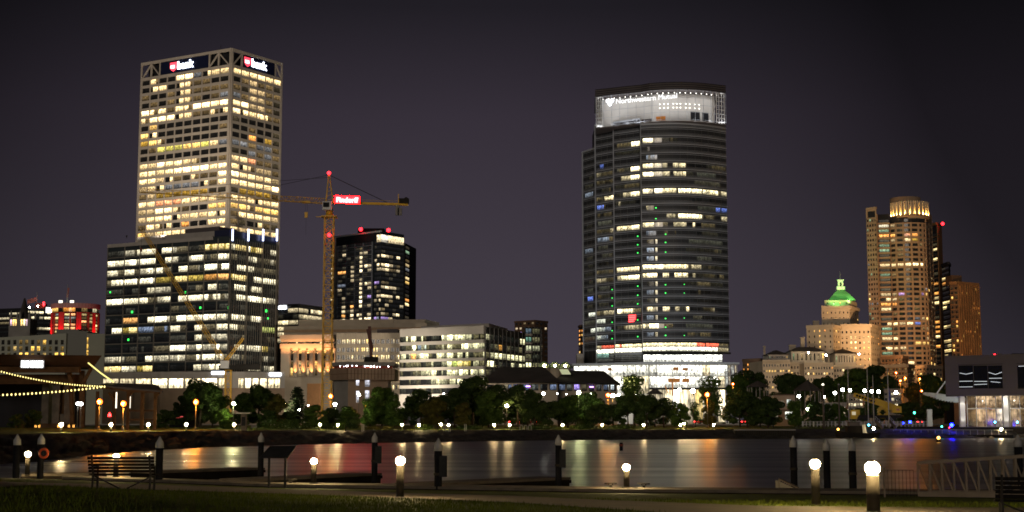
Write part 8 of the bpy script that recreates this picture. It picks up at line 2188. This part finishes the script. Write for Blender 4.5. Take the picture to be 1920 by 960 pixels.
def person(g, h, label):
    joints = {'pelvis': (0,0,.52), 'chest': (0,0,.72), 'neck': (0,0,.84), 'head': (0,.0,.92), 'top': (0,0,.985), 'shl': (-.105,0,.81), 'shr': (.105,0,.81), 'ell': (-.14,.01,.63), 'elr': (.14,.01,.63), 'wrl': (-.13,-.03,.485), 'wrr': (.13,-.03,.485), 'hal': (-.125,-.04,.43), 'har': (.125,-.04,.43), 'hil': (-.055,0,.50), 'hir': (.055,0,.50), 'knl': (-.06,-.01,.28), 'knr': (.065,.01,.28), 'anl': (-.06,.01,.04), 'anr': (.07,.02,.04), 'tol': (-.07,-.09,.015), 'tor': (.085,-.08,.015)}
    rad = {'pelvis': .085, 'chest': .10, 'neck': .035, 'head': .058, 'top': .045, 'shl': .045, 'shr': .045, 'ell': .03, 'elr': .03, 'wrl': .022, 'wrr': .022, 'hal': .025, 'har': .025, 'hil': .065, 'hir': .065, 'knl': .042, 'knr': .042, 'anl': .028, 'anr': .028, 'tol': .022, 'tor': .022}
    ed = [('pelvis','chest'),('chest','neck'),('neck','head'),('head','top'),('chest','shl'),('chest','shr'),('shl','ell'),('ell','wrl'),('wrl','hal'),('shr','elr'),('elr','wrr'),('wrr','har'),('pelvis','hil'),('pelvis','hir'),('hil','knl'),('knl','anl'),('anl','tol'),('hir','knr'),('knr','anr'),('anr','tor')]
    ks = list(joints); me = bpy.data.meshes.new('person'); me.from_pydata([tuple(q*h for q in joints[k]) for k in ks], [(ks.index(a), ks.index(b_)) for a, b_ in ed], [])
    o = bpy.data.objects.new('person', me); COL.objects.link(o); o.location = g; me.materials.append(MATS['cloth_dark'])
    md = o.modifiers.new('skin', 'SKIN'); sv = me.skin_vertices[0].data if me.skin_vertices else None
    if sv is None:
        bm = bmesh.new(); bm.from_mesh(me); bm.verts.layers.skin.verify(); bm.to_mesh(me); bm.free(); sv = me.skin_vertices[0].data
    for i, k in enumerate(ks): sv[i].radius = (rad[k]*h*.9, rad[k]*h*.75); sv[i].use_root = k == 'pelvis'
    s = o.modifiers.new('smooth', 'SUBSURF'); s.levels = 1; s.render_levels = 1
    tag(o, label, 'person'); return o
emis('reflection_glow', (.9, .95, 1), .8, False)
emis('lobby_dim', (.9, .8, .5), .5, False)
mm_, n_, l_, b_ = nodes_of('museum_glass'); b_.inputs['Base Color'].default_value = (.01, .011, .013, 1); b_.inputs['Roughness'].default_value = .03; b_.inputs['Specular IOR Level'].default_value = .8
marina()

# added fill lamps in invented housings, brightening facades from roofs and behind trees
def added_flood(name_of, px, py, Y, aim, power, col, ang):
    t = next(o for o in COL.objects if o.type == 'EMPTY' and o.get('label', '').startswith(name_of))
    q = at(px, py, Y); a = at(*aim); d = (a-q).normalized()
    mb = MB(); mb.bar(q-d*.9, q-d*.3, .7, 'dark_steel', .5); mb.bar(q-d*.6, q-d*.6-Vector((0,0,1.2)), .2, 'dark_steel'); mb.build('flood_or_fill_box', t)
    spot(t, q, a, power, col, ang, .25, 1.0)
W_ = (1, .86, .68)
BT, DB, RT = 'tallest beige gridded', 'cream stepped apartment', 'tall tan apartment tower'
for px in (238, 300, 360): added_flood(BT, px, 441, 708, (px*.55+160, 190, 760), 52000, W_, 130)
for px in (450, 505): added_flood(BT, px, 437, 700, (480, 200, 755), 45000, W_, 130)
added_flood('white office with long', 800, 770, 535, (820, 670, 615), 52000, W_, 140)
added_flood('stone hall with tall', 585, 770, 600, (600, 640, 705), 60000, W_, 140)
added_flood('beige stone office wing', 760, 760, 590, (710, 640, 690), 90000, W_, 140)
added_flood('stone hall with tall', 700, 674, 524, (660, 612, 716), 120000, W_, 110)
added_flood('unfinished concrete core', 690, 778, 440, (680, 715, 520), 11000, (1, .74, .52), 120)
added_flood(DB, 1480, 750, 540, (1490, 690, 612), 34000, (1, .70, .44), 140)
added_flood(DB, 1590, 735, 560, (1580, 640, 640), 25000, (1, .72, .45), 140)
added_flood(DB, 1662, 655, 606, (1645, 640, 655), 14000, (1, .45, .12), 130)
added_flood(RT, 1690, 655, 612, (1685, 520, 680), 100000, (1, .56, .24), 140)
for px in (1160, 1300): added_flood('dark curved glass', px, 738, 640, (px, 450, 765), 60000, (.92, .96, 1), 130)
added_flood('brown ribbed apartment', 1800, 690, 640, (1815, 600, 705), 15000, (1, .45, .12), 130)
